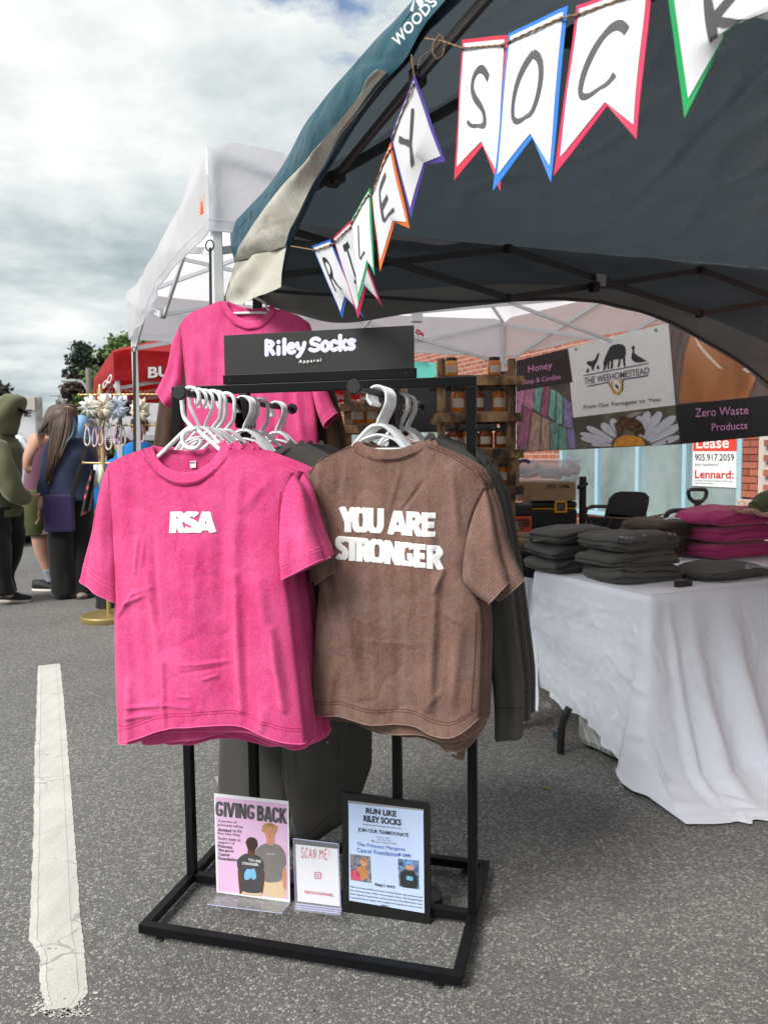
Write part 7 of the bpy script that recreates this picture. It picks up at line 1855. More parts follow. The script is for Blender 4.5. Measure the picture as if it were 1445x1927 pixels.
def person(label, loc): return thing('person', label, 'person', loc)
def head(c, r_, face, par, mat=M_skin):
    """face: unit vector the face looks along"""
    f = Vector(face).normalized(); x = f.cross(VZ).normalized(); u = x.cross(f); m_ = MB(); m_.ell(c, r_*.78, r_*.92, r_*1.12, 20, 14, (x, f, u)); m_.ell(c+f*r_*.95-u*r_*.12, r_*.12, r_*.2, r_*.2, 8, 6, (x, f, u))
    for s_ in (-1, 1): m_.ell(c+x*r_*.78*s_-u*r_*.08, r_*.07, r_*.16, r_*.24, 8, 6, (x, f, u))
    h = m_.build('head', mat, par, smooth=True); m_ = MB()
    for s_ in (-1, 1): m_.ell(c+x*r_*.3*s_+f*r_*.84+u*r_*.06, r_*.10, r_*.05, r_*.05, 8, 5, (x, f, u))
    m_.build('eye', M_ink, h); m_ = MB(); m_.ell(c+f*r_*.86-u*r_*.46, r_*.24, r_*.06, r_*.05, 10, 5, (x, f, u)); m_.build('mouth', plain('lips', (.35, .12, .10), .5), h); return h
def hand(c, d, down, par, mat=M_skin, s_=1.0):
    c = Vector(c); d = Vector(d).normalized(); w_ = d.cross(Vector(down)).normalized(); n_ = w_.cross(d)
    m_ = MB(); m_.tube([c-d*.01, c+d*.03*s_, c+d*.075*s_], [(.034*s_, .017*s_), (.042*s_, .016*s_), (.040*s_, .013*s_)], 12, flat=w_)
    for k, L in enumerate((.068, .078, .072, .056)):
        b = c+d*.07*s_+w_*(.029-.0195*k)*s_; e = [b, b+d*L*.45*s_-n_*.004, b+d*L*.78*s_-n_*.016*s_, b+d*L*.92*s_-n_*.032*s_]; m_.tube(e, [.0098*s_, .0090*s_, .0082*s_, .006*s_], 8)
    b = c+w_*.036*s_+d*.012; m_.tube([b-w_*.01, b+w_*.018*s_+d*.025*s_, b+w_*.022*s_+d*.055*s_-n_*.008], [.013*s_, .011*s_, .008*s_], 8)
    return m_.build('hand', mat, par, smooth=True)
def pe(px, py, Y): return at_y(px, py, Y)
def strands(paths, n, r_, mat, name, par, spread, seed=0):
    """hair: many thin curved locks following guide paths"""
    ra = random.Random(seed); m_ = MB()
    for k in range(n):
        a = ra.random(); i = int(a*(len(paths)-1)); f = a*(len(paths)-1)-i; A, B = paths[i], paths[min(i+1, len(paths)-1)]
        off = Vector((ra.gauss(0, 1), ra.gauss(0, 1), ra.gauss(0, .4)))*spread; L = ra.uniform(.8, 1.0)
        P_ = [Vector(p).lerp(Vector(q), f)+off*(.25+.9*j/len(A)) for j, (p, q) in enumerate(zip(A, B))]; P_ = smooth_pl(P_, 12, 2); P_ = P_[:max(4, int(12*L))]
        m_.tube(P_, [r_*(.7 if j == 0 else 1.0 if j < len(P_)-2 else .3) for j in range(len(P_))], 4)
    return tag(m_.build(name, mat, par, smooth=True), kind='stuff')
# --- hooded man at the left edge
YM = 7.05
pm = person('man in an olive hooded sweatshirt, black cap and black trousers cut by the left edge', at_z(12, 1132, 0))
P = lambda x, y, d=0: pe(x, y, YM+d)
J = dict(pelvis=P(-2, 950), chest=P(-6, 870), neck=P(2, 815), head=P(22, 775), hl=P(-12, 960, -.1), kl=P(-5, 1045, -.12), al=P(8, 1112, -.1), fl=P(24, 1124, -.1), hr=P(8, 960, .1), kr=P(-6, 1045, .12), ar=P(-20, 1108, .15), fr=P(-10, 1116, .15),
         sl=P(-10, 845, -.18), el=P(18, 915, -.2), wl=P(42, 935, -.05), sr=P(-10, 845, .18), er=P(0, 915, .2), wr=P(36, 935, .1))
E_ = [('pelvis', 'chest'), ('chest', 'neck'), ('neck', 'head'), ('pelvis', 'hl'), ('hl', 'kl'), ('kl', 'al'), ('al', 'fl'), ('pelvis', 'hr'), ('hr', 'kr'), ('kr', 'ar'), ('ar', 'fr'), ('chest', 'sl'), ('sl', 'el'), ('el', 'wl'), ('chest', 'sr'), ('sr', 'er'), ('er', 'wr')]
rad = dict(pelvis=.13, chest=.14, neck=.055, head=.09, hl=.09, kl=.06, al=.035, fl=.016, hr=.09, kr=.06, ar=.035, fr=.016, sl=.055, el=.045, wl=.032, sr=.055, er=.045, wr=.032)
body_mesh('body', J, E_, pm, M_skin, rad)
V = Vector
X_, Y_ = V((1, 0, 0)), V((0, 1, 0))
garm([(P(-6, 962), X_*.22, Y_*.20), (P(-8, 948), X_*.21, Y_*.20), (P(-10, 915), X_*.235, Y_*.21), (P(-10, 880), X_*.225, Y_*.21), (P(-10, 850), X_*.22, Y_*.24), (P(-8, 825), X_*.16, Y_*.17), (P(-2, 808), X_*.11, Y_*.10)], 'hoodie', M_olive, pm, .03, 2)
garm([(P(-6, 958), X_*.225, Y_*.205), (P(-6, 966), X_*.215, Y_*.195), (P(-6, 972), X_*.205, Y_*.185)], 'hem_rib', M_olive, pm, .006, 3)
limb([P(-8, 838, -.16), P(4, 870, -.22), P(18, 910, -.24), P(30, 930, -.20), P(44, 936, -.10), P(50, 930, -.04)], [.10, .105, .10, .095, .075, .05], 'sleeve', M_olive, pm, .025, 4)
garm([(P(0, 822), X_*.15+VZ*.02, Y_*.14), (P(6, 800), X_*.15+VZ*.05, Y_*.145), (P(14, 780), X_*.155+VZ*.06, Y_*.15), (P(20, 762), X_*.145+VZ*.05, Y_*.13), (P(20, 748), X_*.10+VZ*.02, Y_*.09), (P(16, 741), X_*.03, Y_*.03)], 'hood', M_olive, pm, .02, 5)
m = MB(); m.tube([P(36, 768, -.08), P(42, 772, 0), P(36, 768, .08)], .012, 6); m.loft([[P(34, 765, -.09), P(38, 763, 0), P(34, 765, .09)], [P(46, 772, -.06), P(55, 777, 0), P(46, 772, .06)], [P(44, 776, -.06), P(52, 781, 0), P(44, 776, .06)], [P(34, 772, -.09), P(36, 772, 0), P(34, 772, .09)]]); m.build('cap_brim', M_blackpl, pm, smooth=True)
limb([P(-10, 955, -.08), P(-8, 1000, -.10), P(-2, 1045, -.12), P(4, 1085, -.11), P(8, 1118, -.1)], [.145, .125, .115, .095, .092], 'trouser_leg', M_blk, pm, .025, 6)
limb([P(16, 955, .06), P(18, 1000, .08), P(20, 1035, .1), P(12, 1075, .1), P(14, 1112, .1)], [.13, .12, .11, .085, .08], 'trouser_leg', M_blk, pm, .025, 7)
c = at_z(10, 1131, 0); shoe((c.x+.02, c.y, 0), (1, -.12, 0), pm, .33, stripe=True)
c = at_z(-20, 1122, 0); shoe((c.x, c.y+.1, 0), (1, -.2, 0), pm, .30)
hand(P(48, 932, -.05), (1, .1, -.1), (0, 0, -1), pm, s_=.9)
# --- woman in purple tank top leaning to look
YP = 7.75
pw_ = person('woman in dusty purple tank top and olive skirt leaning over, bare arm and legs', at_z(85, 1104, 0))
P = lambda x, y, d=0: pe(x, y, YP+d)
J = dict(pelvis=P(78, 960), waist=P(84, 910), chest=P(88, 860), neck=P(100, 815), head=P(116, 795), hl=P(74, 970, -.08), kl=P(80, 1030, -.08), al=P(95, 1080, -.06), fl=P(102, 1096, -.06), hr=P(90, 970, .1), kr=P(96, 1035, .1), ar=P(112, 1085, .1), fr=P(126, 1095, .1),
         sl=P(66, 832, -.12), el=P(52, 882, -.12), wl=P(86, 884, -.1), sr=P(100, 832, .15), er=P(112, 880, .2), wr=P(125, 885, .1))
E2 = [('pelvis', 'waist'), ('waist', 'chest'), ('chest', 'neck'), ('neck', 'head'), ('pelvis', 'hl'), ('hl', 'kl'), ('kl', 'al'), ('al', 'fl'), ('pelvis', 'hr'), ('hr', 'kr'), ('kr', 'ar'), ('ar', 'fr'), ('chest', 'sl'), ('sl', 'el'), ('el', 'wl'), ('chest', 'sr'), ('sr', 'er'), ('er', 'wr')]
rad = dict(pelvis=.15, waist=.13, chest=.13, neck=.05, head=.09, hl=.11, kl=.095, al=.05, fl=.018, hr=.11, kr=.09, ar=.05, fr=.018, sl=.10, el=.075, wl=.045, sr=.085, er=.065, wr=.04)
body_mesh('body', J, E2, pw_, M_skin, rad)
garm([(P(82, 960), X_*.22, Y_*.20), (P(84, 920), X_*.20, Y_*.18), (P(88, 880), X_*.20, Y_*.18), (P(90, 850), X_*.17, Y_*.17), (P(94, 832), X_*.10, Y_*.13)], 'tank_top', M_lilact, pw_, .012, 8)
garm([(P(80, 920), X_*.20, Y_*.19), (P(78, 950), X_*.23, Y_*.22), (P(80, 985), X_*.22, Y_*.22), (P(82, 1005), X_*.18, Y_*.2)], 'skirt', M_olskirt, pw_, .02, 9)
garm([(P(79, 955, -.12), X_*.10, Y_*.05), (P(80, 980, -.14), X_*.11, Y_*.05), (P(82, 1006, -.14), X_*.12, Y_*.05)], 'patterned_bag', plain('patterned cotton', srgb(190, 160, 160), .8, .3, 60), pw_, .01, 9)
head(P(118, 792), .105, (.6, -.3, -.6), pw_)
garm([(P(120, 760), X_*.03, Y_*.03), (P(120, 764), X_*.12, Y_*.12), (P(116, 780), X_*.15, Y_*.155), (P(108, 798), X_*.14, Y_*.14), (P(98, 808), X_*.10, Y_*.10), (P(88, 812), X_*.03, Y_*.03)], 'hair', M_hbrown, pw_, .014, 10)
strands([[P(112, 762, -.06), P(98, 778, -.12), P(88, 795, -.14), P(76, 812, -.14), P(66, 824, -.12)], [P(118, 762, -.08), P(106, 782, -.14), P(98, 800, -.16), P(88, 814, -.16), P(80, 822, -.14)], [P(122, 764, -.08), P(114, 785, -.15), P(108, 802, -.17), P(102, 818, -.16), P(96, 832, -.15)]], 150, .006, M_hbrown, 'hair_strands', pw_, .016, 7)
limb([P(93, 1071, -.06), P(97, 1085, -.06), P(100, 1092, -.06)], [.062, .055, .055], 'sock', M_sock, pw_, .004)
c = at_z(95, 1103, 0); shoe((c.x, YP-.06, 0), (1, -.15, 0), pw_, .26, sole=plain('white sole', (.7, .68, .62), .6)); shoe((c.x+.12, YP+.1, 0), (1, 0, 0), pw_, .26)
hand(P(88, 884, -.1), (1, 0, -.1), (0, 0, -1), pw_)
# --- woman in navy top with long brown and blue hair
YN = 7.25
pn = person('woman in navy top with long brown hair fading to blue and purple shoulder bag', at_z(140, 1122, 0))
P = lambda x, y, d=0: pe(x, y, YN+d)
J = dict(pelvis=P(136, 960), waist=P(132, 920), chest=P(130, 860), neck=P(132, 812), head=P(128, 788), hl=P(120, 965, -.05), kl=P(122, 1045, -.05), al=P(124, 1110, 0), fl=P(125, 1117, -.04), hr=P(155, 965, .05), kr=P(158, 1045, .05), ar=P(160, 1108, .05), fr=P(161, 1115, .0),
         sl=P(100, 842, -.08), el=P(84, 905, -.1), wl=P(76, 958, -.15), sr=P(160, 845, .1), er=P(172, 900, .1), wr=P(150, 900, .3))
rad = dict(pelvis=.14, waist=.12, chest=.13, neck=.045, head=.085, hl=.10, kl=.07, al=.035, fl=.014, hr=.10, kr=.07, ar=.035, fr=.014, sl=.07, el=.05, wl=.030, sr=.07, er=.05, wr=.03)
body_mesh('body', J, E2, pn, M_skin, rad)
garm([(P(130, 942), X_*.25, Y_*.19), (P(131, 920), X_*.22, Y_*.17), (P(132, 885), X_*.225, Y_*.18), (P(133, 858), X_*.235, Y_*.18), (P(134, 836), X_*.20, Y_*.14), (P(136, 824), X_*.11, Y_*.09)], 'top', M_navyk, pn, .018, 11)
limb([P(108, 834, -.03), P(100, 850, -.06), P(93, 880, -.08), P(87, 910, -.10), P(83, 934, -.12)], [.085, .085, .075, .070, .062], 'sleeve', M_navyk, pn, .014, 12)
limb([P(160, 836, .05), P(168, 860, .08), P(174, 895, .1), P(165, 915, .2)], [.08, .08, .07, .06], 'sleeve', M_navyk, pn, .014, 13)
head(P(127, 786), .100, (-.3, .8, -.3), pn)
garm([(P(122, 765), X_*.03, Y_*.03), (P(122, 769), X_*.095, Y_*.10), (P(122, 782), X_*.125, Y_*.13), (P(120, 800), X_*.13, Y_*.13), (P(116, 822), X_*.115, Y_*.10), (P(110, 845, -.05), X_*.09, Y_*.07), (P(102, 870, -.1), X_*.06, Y_*.045), (P(96, 895, -.14), X_*.03, Y_*.03), (P(92, 912, -.16), X_*.01, Y_*.01)], 'long_hair', M_hbrown, pn, .010, 14)
strands([[P(118, 768, -.04), P(108, 778, -.10), P(100, 800, -.14), P(95, 840, -.17), P(90, 880, -.18), P(86, 925, -.18)], [P(122, 766, -.06), P(116, 780, -.14), P(110, 805, -.17), P(104, 840, -.19), P(97, 875, -.20), P(90, 915, -.19)], [P(127, 766, -.06), P(127, 782, -.14), P(124, 805, -.17), P(116, 840, -.19), P(108, 865, -.20), P(98, 895, -.20)], [P(131, 769, -.04), P(138, 788, -.11), P(138, 810, -.15), P(130, 835, -.18), P(118, 855, -.20), P(108, 880, -.20)]], 220, .0055, M_hbrown, 'hair_strands', pn, .010, 3)
strands([[P(134, 775, -.05), P(142, 795, -.10), P(146, 818, -.12), P(148, 832, -.15)], [P(138, 790, -.10), P(142, 810, -.15), P(136, 828, -.18), P(120, 838, -.20)], [P(137, 800, -.12), P(137, 818, -.17), P(124, 832, -.19), P(108, 845, -.19)]], 14, .004, M_hblue, 'blue_hair_ends', pn, .009, 5)
limb([P(122, 940, -.03), P(118, 985, -.04), P(117, 1030, -.05), P(119, 1080, -.04), P(121, 1117, -.02)], [.135, .125, .115, .115, .125], 'trouser_leg', M_blk, pn, .02, 16)
limb([P(148, 940, .03), P(152, 985, .04), P(155, 1030, .04), P(158, 1080, .04), P(161, 1115, .04)], [.135, .125, .115, .115, .125], 'trouser_leg', M_blk, pn, .02, 17)
for x in (118, 155): c = at_z(x, 1125, 0); shoe((c.x, YN+.02, 0), (.25, -.9, 0), pn, .20, mat=plain('taupe flats', (.20, .16, .14), .6), sole=M_shoe)
m = MB(); m.box(P(112, 966, -.19), (.27, .06, .34), (V((1, .1, 0)).normalized(), V((-.1, 1, 0)).normalized(), VZ)); bg = m.build('shoulder_bag', M_purple, pn, bevel=.02)
m = MB(); m.tube(smooth_pl([P(134, 945, -.2), P(145, 900, -.2), P(156, 870, -.2), P(163, 838, -.10)], 16, 1), (.022, .004), 6, flat=X_); m.build('bag_strap', M_blk, pn)
hand(P(76, 958, -.15), (0, -.2, -1), (1, .3, 0), pn)
# --- seated helpers in blue behind the accessory stand
for (x, y, Y, l, face) in ((262, 805, 9.2, 'person in bright blue shirt with dark cropped hair behind the far white tent leg', (.4, -.3, 0)), (190, 846, 9.8, 'person in bright blue shirt bending low behind the accessory stand', (.2, -1, -.3)), (228, 838, 10.4, 'second helper in blue behind the gold stand, dark hair', (0, -1, -.2))):
    P = lambda a, b, d=0: pe(a, b, Y+d)
    o = person(l, at_z(x, 1000, 0)); o.location = (P(x, y).x, Y, 0)
    hp = P(x, y); z0 = hp.z
    S_ = lambda dx, dz, dy=0: V((hp.x+dx, Y+dy, max(z0+dz, .05)))
    J = dict(pelvis=S_(0, -.78), waist=S_(0, -.60), chest=S_(0, -.38), neck=S_(0, -.16), head=S_(0, -.02), hl=S_(-.1, -.82, -.05), kl=S_(-.1, -.86, -.4), al=S_(-.1, -1.2, -.4), fl=S_(-.1, -1.25, -.5), hr=S_(.1, -.82, -.05), kr=S_(.1, -.86, -.4), ar=S_(.1, -1.2, -.4), fr=S_(.1, -1.25, -.5), sl=S_(-.18, -.24), el=S_(-.24, -.5, -.1), wl=S_(-.12, -.6, -.3), sr=S_(.18, -.24), er=S_(.24, -.5, -.1), wr=S_(.12, -.6, -.3))
    body_mesh('body', J, E2, o, M_skin, rad)
    garm([(S_(0, -.80), X_*.19, Y_*.14), (S_(0, -.55), X_*.19, Y_*.14), (S_(0, -.34), X_*.21, Y_*.15), (S_(0, -.22), X_*.19, Y_*.11), (S_(0, -.16), X_*.08, Y_*.07)], 'shirt', M_bluet, o, .015, 20)
    for s_ in (-1, 1): limb([S_(.17*s_, -.24), S_(.22*s_, -.36, -.04), S_(.25*s_, -.46, -.08)], [.08, .07, .065], 'sleeve', M_bluet, o, .008)
    garm([(S_(0, -.78), X_*.20, Y_*.16), (S_(0, -.86, -.2), X_*.20, Y_*.14), (S_(0, -.88, -.42), X_*.17, Y_*.10)], 'trousers', M_blk, o, .01)
    head(S_(0, -.02), .10, face, o); garm([(S_(0, .12), X_*.03, Y_*.03), (S_(0, .10, .02), X_*.09, Y_*.09), (S_(0, .03, .03), X_*.105, Y_*.105), (S_(0, -.04, .05), X_*.095, Y_*.08)], 'hair', M_hbrown, o, .012, 21)
# --- stallholder at the right edge: forearms resting on the magenta pile
YR = 3.95
pr = person('stallholder in olive sleeves at the right edge, hands resting on the magenta hoodies', at_y(1560, 1000, YR)); pr.location.z = 0
P = lambda x, y, d=0: pe(x, y, YR+d)
J = dict(pelvis=P(1600, 1085, .45), waist=P(1600, 1000, .42), chest=P(1598, 880, .35), neck=P(1590, 790, .28), head=P(1575, 745, .22), hl=P(1570, 1095, .45), kl=P(1570, 1230, .40), al=P(1570, 1370, .45), fl=P(1560, 1390, .3), hr=P(1630, 1095, .45), kr=P(1630, 1230, .4), ar=P(1630, 1370, .45), fr=P(1620, 1390, .3),
         sl=P(1545, 835, .3), el=P(1490, 935, .22), wl=P(1424, 957, .10), sr=P(1650, 835, .3), er=P(1560, 960, .1), wr=P(1462, 965, 0))
rad = dict(pelvis=.14, waist=.13, chest=.14, neck=.05, head=.09, hl=.10, kl=.07, al=.04, fl=.016, hr=.10, kr=.07, ar=.05, fr=.04, sl=.065, el=.05, wl=.032, sr=.065, er=.05, wr=.032)
body_mesh('body', J, E2, pr, M_skin, rad)
garm([(P(1600, 1090, .45), X_*.22, Y_*.16), (P(1600, 1000, .42), X_*.22, Y_*.16), (P(1598, 900, .36), X_*.24, Y_*.17), (P(1597, 840, .32), X_*.22, Y_*.14), (P(1592, 805, .29), X_*.09, Y_*.08)], 'jumper', M_olive, pr, .02, 22)
limb([P(1548, 838, .3), P(1518, 890, .26), P(1488, 932, .2), P(1458, 940, .16), P(1432, 950, .12), P(1417, 957, .10)], [.085, .078, .075, .062, .052, .046], 'sleeve', M_olive, pr, .014, 23)
limb([P(1645, 838, .3), P(1600, 910, .2), P(1556, 962, .1), P(1500, 966, .04)], [.085, .078, .07, .058], 'sleeve', M_olive, pr, .014, 24)
hand(P(1424, 960, .10), (-1, 0, -.12), (0, 0, -1), pr, s_=.95); hand(P(1465, 966, -.02), (-1, -.1, -.10), (0, 0, -1), pr, s_=.95)
head(P(1575, 742, .22), .105, (-.8, -.5, -.2), pr)
garm([(P(1578, 700, .24), X_*.03, Y_*.03), (P(1579, 708, .24), X_*.10, Y_*.10), (P(1582, 735, .26), X_*.115, Y_*.12), (P(1586, 770, .28), X_*.09, Y_*.09)], 'hair', M_hbrown, pr, .01, 25)
limb([P(1575, 1090, .45), P(1572, 1230, .42), P(1570, 1370, .45)], [.12, .09, .08], 'trouser_leg', M_blk, pr); limb([P(1628, 1090, .45), P(1630, 1230, .42), P(1630, 1370, .45)], [.12, .09, .08], 'trouser_leg', M_blk, pr)
for x in (1570, 1630):
    q = P(x, 1370, .45); shoe((q.x, q.y, 0), (-.3, -1, 0), pr, .26)

# ------------------------------------------------------------------ accessory stand (gold) with hair things
YJ = 6.10
M_gold2 = plain('brass', (.42, .32, .13), .35, .06, metal=.6)
gs = thing('accessory_stand', 'gold accessory stand with round base hung with scrunchies and bead bracelets', 'display stand', at_z(207, 1165, 0))
c = at_z(206, 1166, 0); m = MB(); m.lathe((c.x, c.y, 0), [(.215, 0), (.220, .008), (.220, .040), (.212, .048), (.03, .052)], 40); m.build('round_base', M_gold2, gs, smooth='a')
top = at_y(207, 722, c.y); m = MB(); m.lathe((c.x, c.y, .04), [(.017, 0), (.017, top.z-.06), (.010, top.z-.045)], 16); m.build('pole', M_gold2, gs, smooth='a')
P = lambda x, y, d=0: pe(x, y, c.y+d)
def arm(x0, y0, x1, y1, name='arm'): 
    m_ = MB(); m_.tube([P(x0, y0), P(x1, y1)], .007, 8)
    for x in (x0, x1): m_.ell(P(x, lerp(y0, y1, (x-x0)/(x1-x0))), .014, .014, .014, 8, 6)
    m_.build(name, M_gold2, gs, smooth='a')
arm(150, 743, 300, 742); arm(163, 801, 296, 800); arm(158, 871, 260, 872)
M_scr = [plain('pale grey satin', srgb(205, 208, 205), .5, .1, 30), plain('cream satin', srgb(228, 216, 196), .5, .1, 30), plain('pale blue satin', srgb(188, 198, 215), .5, .1, 30), plain('black satin', (.012, .012, .013), .5), plain('ivory satin', srgb(222, 212, 186), .5, .1, 30)]
ra = random.Random(12)
for i, (x, y, w_, h_, k, l) in enumerate(((172, 767, 22, 38, 0, 'pale grey ruffled scrunchie, leftmost on the top arm of the gold stand'), (197, 766, 25, 42, 1, 'cream ruffled scrunchie on the top arm of the gold stand'), (223, 768, 23, 42, 2, 'pale blue ruffled scrunchie on the top arm of the gold stand'), (241, 766, 9, 36, 3, 'black scrunchie beside the pale blue one'), (264, 772, 20, 44, 4, 'ivory bow right of the white tent leg'))):
    cc = P(x, y, -.03); mm_ = c.y/FPX; rows = []
    for a in range(29):
        t = a/28*2*math.pi; row = []
        for b in range(12):
            u = b/12*2*math.pi; rr = .62+.30*math.sin(a*2.3+i)+.30*math.sin(a*4.1+b*1.3)+.25*nz(a*.9, b*.7, i)
            R1 = w_*mm_*.48; r2 = w_*mm_*.46*rr*(1+.4*abs(math.sin(a*1.7)))
            row.append(cc+V((math.cos(t)*(R1+r2*math.cos(u))*1.05, r2*math.sin(u), math.sin(t)*(h_/w_)*.45*(R1+r2*math.cos(u))*1.2)))
        rows.append(row)
    m = MB(); m.loft(rows, wrap=True); tag(m.build('scrunchie', M_scr[k], smooth=True), l, 'scrunchie', 'ruffled scrunchies on the top arm')
M_tulle = plain('pale tulle', (.62, .60, .58), .8, .1, 40)
for i, (x, y0, y1, w_, l) in enumerate(((176, 784, 802, 20, 'pale bow tail hanging under the grey scrunchie'), (200, 786, 804, 22, 'cream tulle tail hanging under the cream scrunchie'), (226, 788, 806, 18, 'pale tulle tail under the blue scrunchie'), (222, 806, 836, 12, 'lilac tulle bow right of the gold pole'), (262, 792, 812, 14, 'ivory tulle tail right of the tent leg'))):
    m = MB(); rows = []
    for a in range(7):
        f = a/6; rows.append([P(x+(b/11-.5)*w_*(.35+.65*f)+1.5*math.sin(b*2+a), lerp(y0, y1, f)+2*math.sin(b*1.9), -.03+.03*math.sin(b*2.2+i)) for b in range(12)])
    m.loft(rows); tag(m.build('tulle_bow', M_tulle if i != 3 else plain('lilac tulle', srgb(215, 195, 210), .8), smooth=True), l, 'bow', 'tulle bows on the gold stand')
for i, (x, y, l) in enumerate(((200, 742, 'small white price card clipped to the top arm'), (172, 745, 'white price card at the left of the top arm'), (236, 745, 'white price card at the right of the top arm'))):
    m = MB(); m.box(P(x, y+3, -.045), (.085 if i == 0 else .03, .003, .035)); tag(m.build('price_card', M_paper), l, 'card')
m = MB()
for k, x in enumerate(range(156, 298, 9)): m.tube([P(x, 743), P(x, 738, -.03), P(x+2, 735, -.06)], .0028, 4); m.tube([P(x, 801), P(x, 797, -.03), P(x+2, 795, -.05)], .0028, 4)
tag(m.build('wire_hook', M_gold2, gs), kind='stuff')
M_bead = [plain('pearl beads', (.72, .70, .66), .25), plain('pink beads', srgb(225, 195, 205), .3), plain('blue beads', srgb(120, 140, 180), .3)]
for i, (x, y0, y1, w_, k, l) in enumerate(((165, 803, 838, 7, 0, 'pearl bead strand, leftmost on the middle arm'), (179, 803, 840, 6, 1, 'pink bead strand second on the middle arm'), (190, 803, 838, 6, 1, 'pink bead strand third on the middle arm'), (205, 803, 846, 8, 0, 'long pearl bead strand beside the gold pole'), (219, 803, 836, 6, 1, 'lilac charm strand right of the gold pole'), (232, 803, 838, 6, 0, 'pearl charm strand left of the white tent leg'), (266, 800, 832, 7, 1, 'pale strand right of the white tent leg'))):
    m = MB(); n_ = 34
    for a in range(n_):
        t = a/(n_-1)*2*math.pi; yy = (y0+y1)/2-math.cos(t)*(y1-y0)/2; sw = w_*(.35+.65*((1-math.cos(t))/2)); m.ell(P(x+math.sin(t)*sw, yy, -.02+.01*math.sin(a)), .0075, .0075, .0075, 6, 4)
    tag(m.build('bead_strand', M_bead[k], smooth=True), l, 'bracelet', 'bead strands on the middle arm')
M_pat = None
t = NT('black cloth with red flowers'); v = t.n('ShaderNodeTexVoronoi'); v.inputs['Scale'].default_value = 13; t.l(t.obj(), v.inputs['Vector']); t.set(Base_Color=t.ramp(v.outputs['Distance'], [(.0, (.55, .5, .45)), (.22, (.5, .03, .05)), (.36, (.01, .01, .012))]), Roughness=.7); M_pat = t.mat
m = MB(); rows = []
for i in range(14):
    f = i/13; row = []
    for j in range(8): g_ = j/7; row.append(P(lerp(lerp(168, 152, f), lerp(180, 172, f), g_), lerp(884, 972-12*g_, f), -.04+.02*math.sin(g_*9+f*3)))
    rows.append(row)
m.loft(rows); tag(m.build('patterned_scarf', M_pat, smooth=True), 'black scarf with red and white flowers on the lowest arm', 'scarf')
for i, (x, k, l) in enumerate(((181, 2, 'pale teal hair ribbon on the lowest arm of the gold stand'), (190, 1, 'cream and red hair ribbon on the lowest arm of the gold stand'))):
    m = MB(); m.tube([P(x, 874), P(x+3, 890), P(x-2, 905), P(x+1, 920)], [.02, .03, .025, .006], 8); tag(m.build('hair_ribbon', M_scr[k], smooth=True), l, 'ribbon')
m = MB(); cq = at_z(196, 1150, 0); m.lathe((cq.x+.06, cq.y-.08, .05), [(.09, 0), (.095, .015), (.088, .06), (.092, .075), (.095, .11), (.085, .15), (.075, .17)], 20); o = m.build('sandbag', plain('black vinyl', (.016, .016, .018), .3), smooth='a'); tag(o, 'black wrapped weight sitting on the gold base', 'weight')
# grey trousers or cloth hanging above the weight is hidden by the shirts

# ------------------------------------------------------------------ vehicles
M_vwhite = plain('white vehicle paint', (.70, .72, .74), .25, .02); M_vglass = plain('dark vehicle glass', (.03, .04, .045), .08); M_tyre = plain('tyre rubber', (.015, .015, .015), .8)
AXT = (VN, VS, VZ)
def tk_box(o, name, mat, n0, n1, s0, s1, z0, z1, bev=.03): m_ = MB(); m_.box(T((n0+n1)/2, (s0+s1)/2, (z0+z1)/2), (n1-n0, s1-s0, z1-z0), AXT); return m_.build(name, mat, o, bevel=bev)
tk = thing('box_truck', 'white box truck with black lettering parked behind the hooded man', 'truck', T(-.6, 15))
q = at_y(80, 748, 15.5); tn, ts, tz = q.dot(VN), q.dot(VS), q.z
tk_box(tk, 'cargo_box', M_vwhite, tn-2.4, tn-.12, ts+.03, ts+6, .75, tz)
tk_box(tk, 'corner_post', plain('weathered grey aluminium', (.22, .21, .20), .6, .3, 12), tn-.13, tn, ts, ts+6.02, .74, tz+.01, .015)
tk_box(tk, 'top_rail', plain('pale beige rail', (.52, .50, .46), .6), tn-2.4, tn-.13, ts-.01, ts+.06, tz-.26, tz+.005, .01)
tk_box(tk, 'chassis', M_tyre, tn-2.2, tn-.2, ts+.2, ts+7.5, .45, .74, .01)
tk_box(tk, 'cab', M_vwhite, tn-2.2, tn-.1, ts+6.2, ts+8, .6, 2.1, .15)
P = lambda x, y, d=0: at_s(x, y, ts-.02-d)
quad_text('FE', [P(32, 771), P(61, 771), P(59, 784), P(32, 784)], M_ink, 'lettering', tk, offset=.03)
quad_text('/', [P(34, 786), P(40, 786), P(36, 796), P(31, 796)], M_ink, 'lettering', tk, offset=.03)
for dn in (-.4, -2.0):
    for ds in (1.2, 6.8):
        m = MB(); m.lathe(T(tn+dn, ts+ds, .42)-VN*.12, [(.38, 0), (.42, .03), (.42, .22), (.36, .25)], 24, VN); m.build('wheel', M_tyre, tk, smooth='a')
m = MB(); q = P(24, 806); m.box(q, (.06, .04, .04)); m.build('tail_light', plain('red lamp lens', (.5, .02, .02), .3), tk)
q = at_y(64, 812, 11.5); vn_, vs_, vz_ = q.dot(VN), q.dot(VS), q.z
sv = thing('white_van', 'white van with dark rear window parked between the hooded man and the women', 'van', T(vn_-.9, vs_+2))
rows = []; zw = at_y(60, 862, 11.5).z
for z, ins, fw in ((.32, .04, 0), (.5, 0, 0), (zw, 0, .02), (vz_-.08, .14, .18), (vz_+.02, .30, .32), (vz_+.05, .6, .6)):
    rows.append([T(vn_-1.85+ins, vs_+fw, z), T(vn_-ins, vs_+fw, z), T(vn_-ins, vs_+4.3-fw, z), T(vn_-1.85+ins, vs_+4.3-fw, z)])
m = MB(); m.loft(rows, wrap=True, cap=True); m.build('body', M_vwhite, sv, bevel=.05)
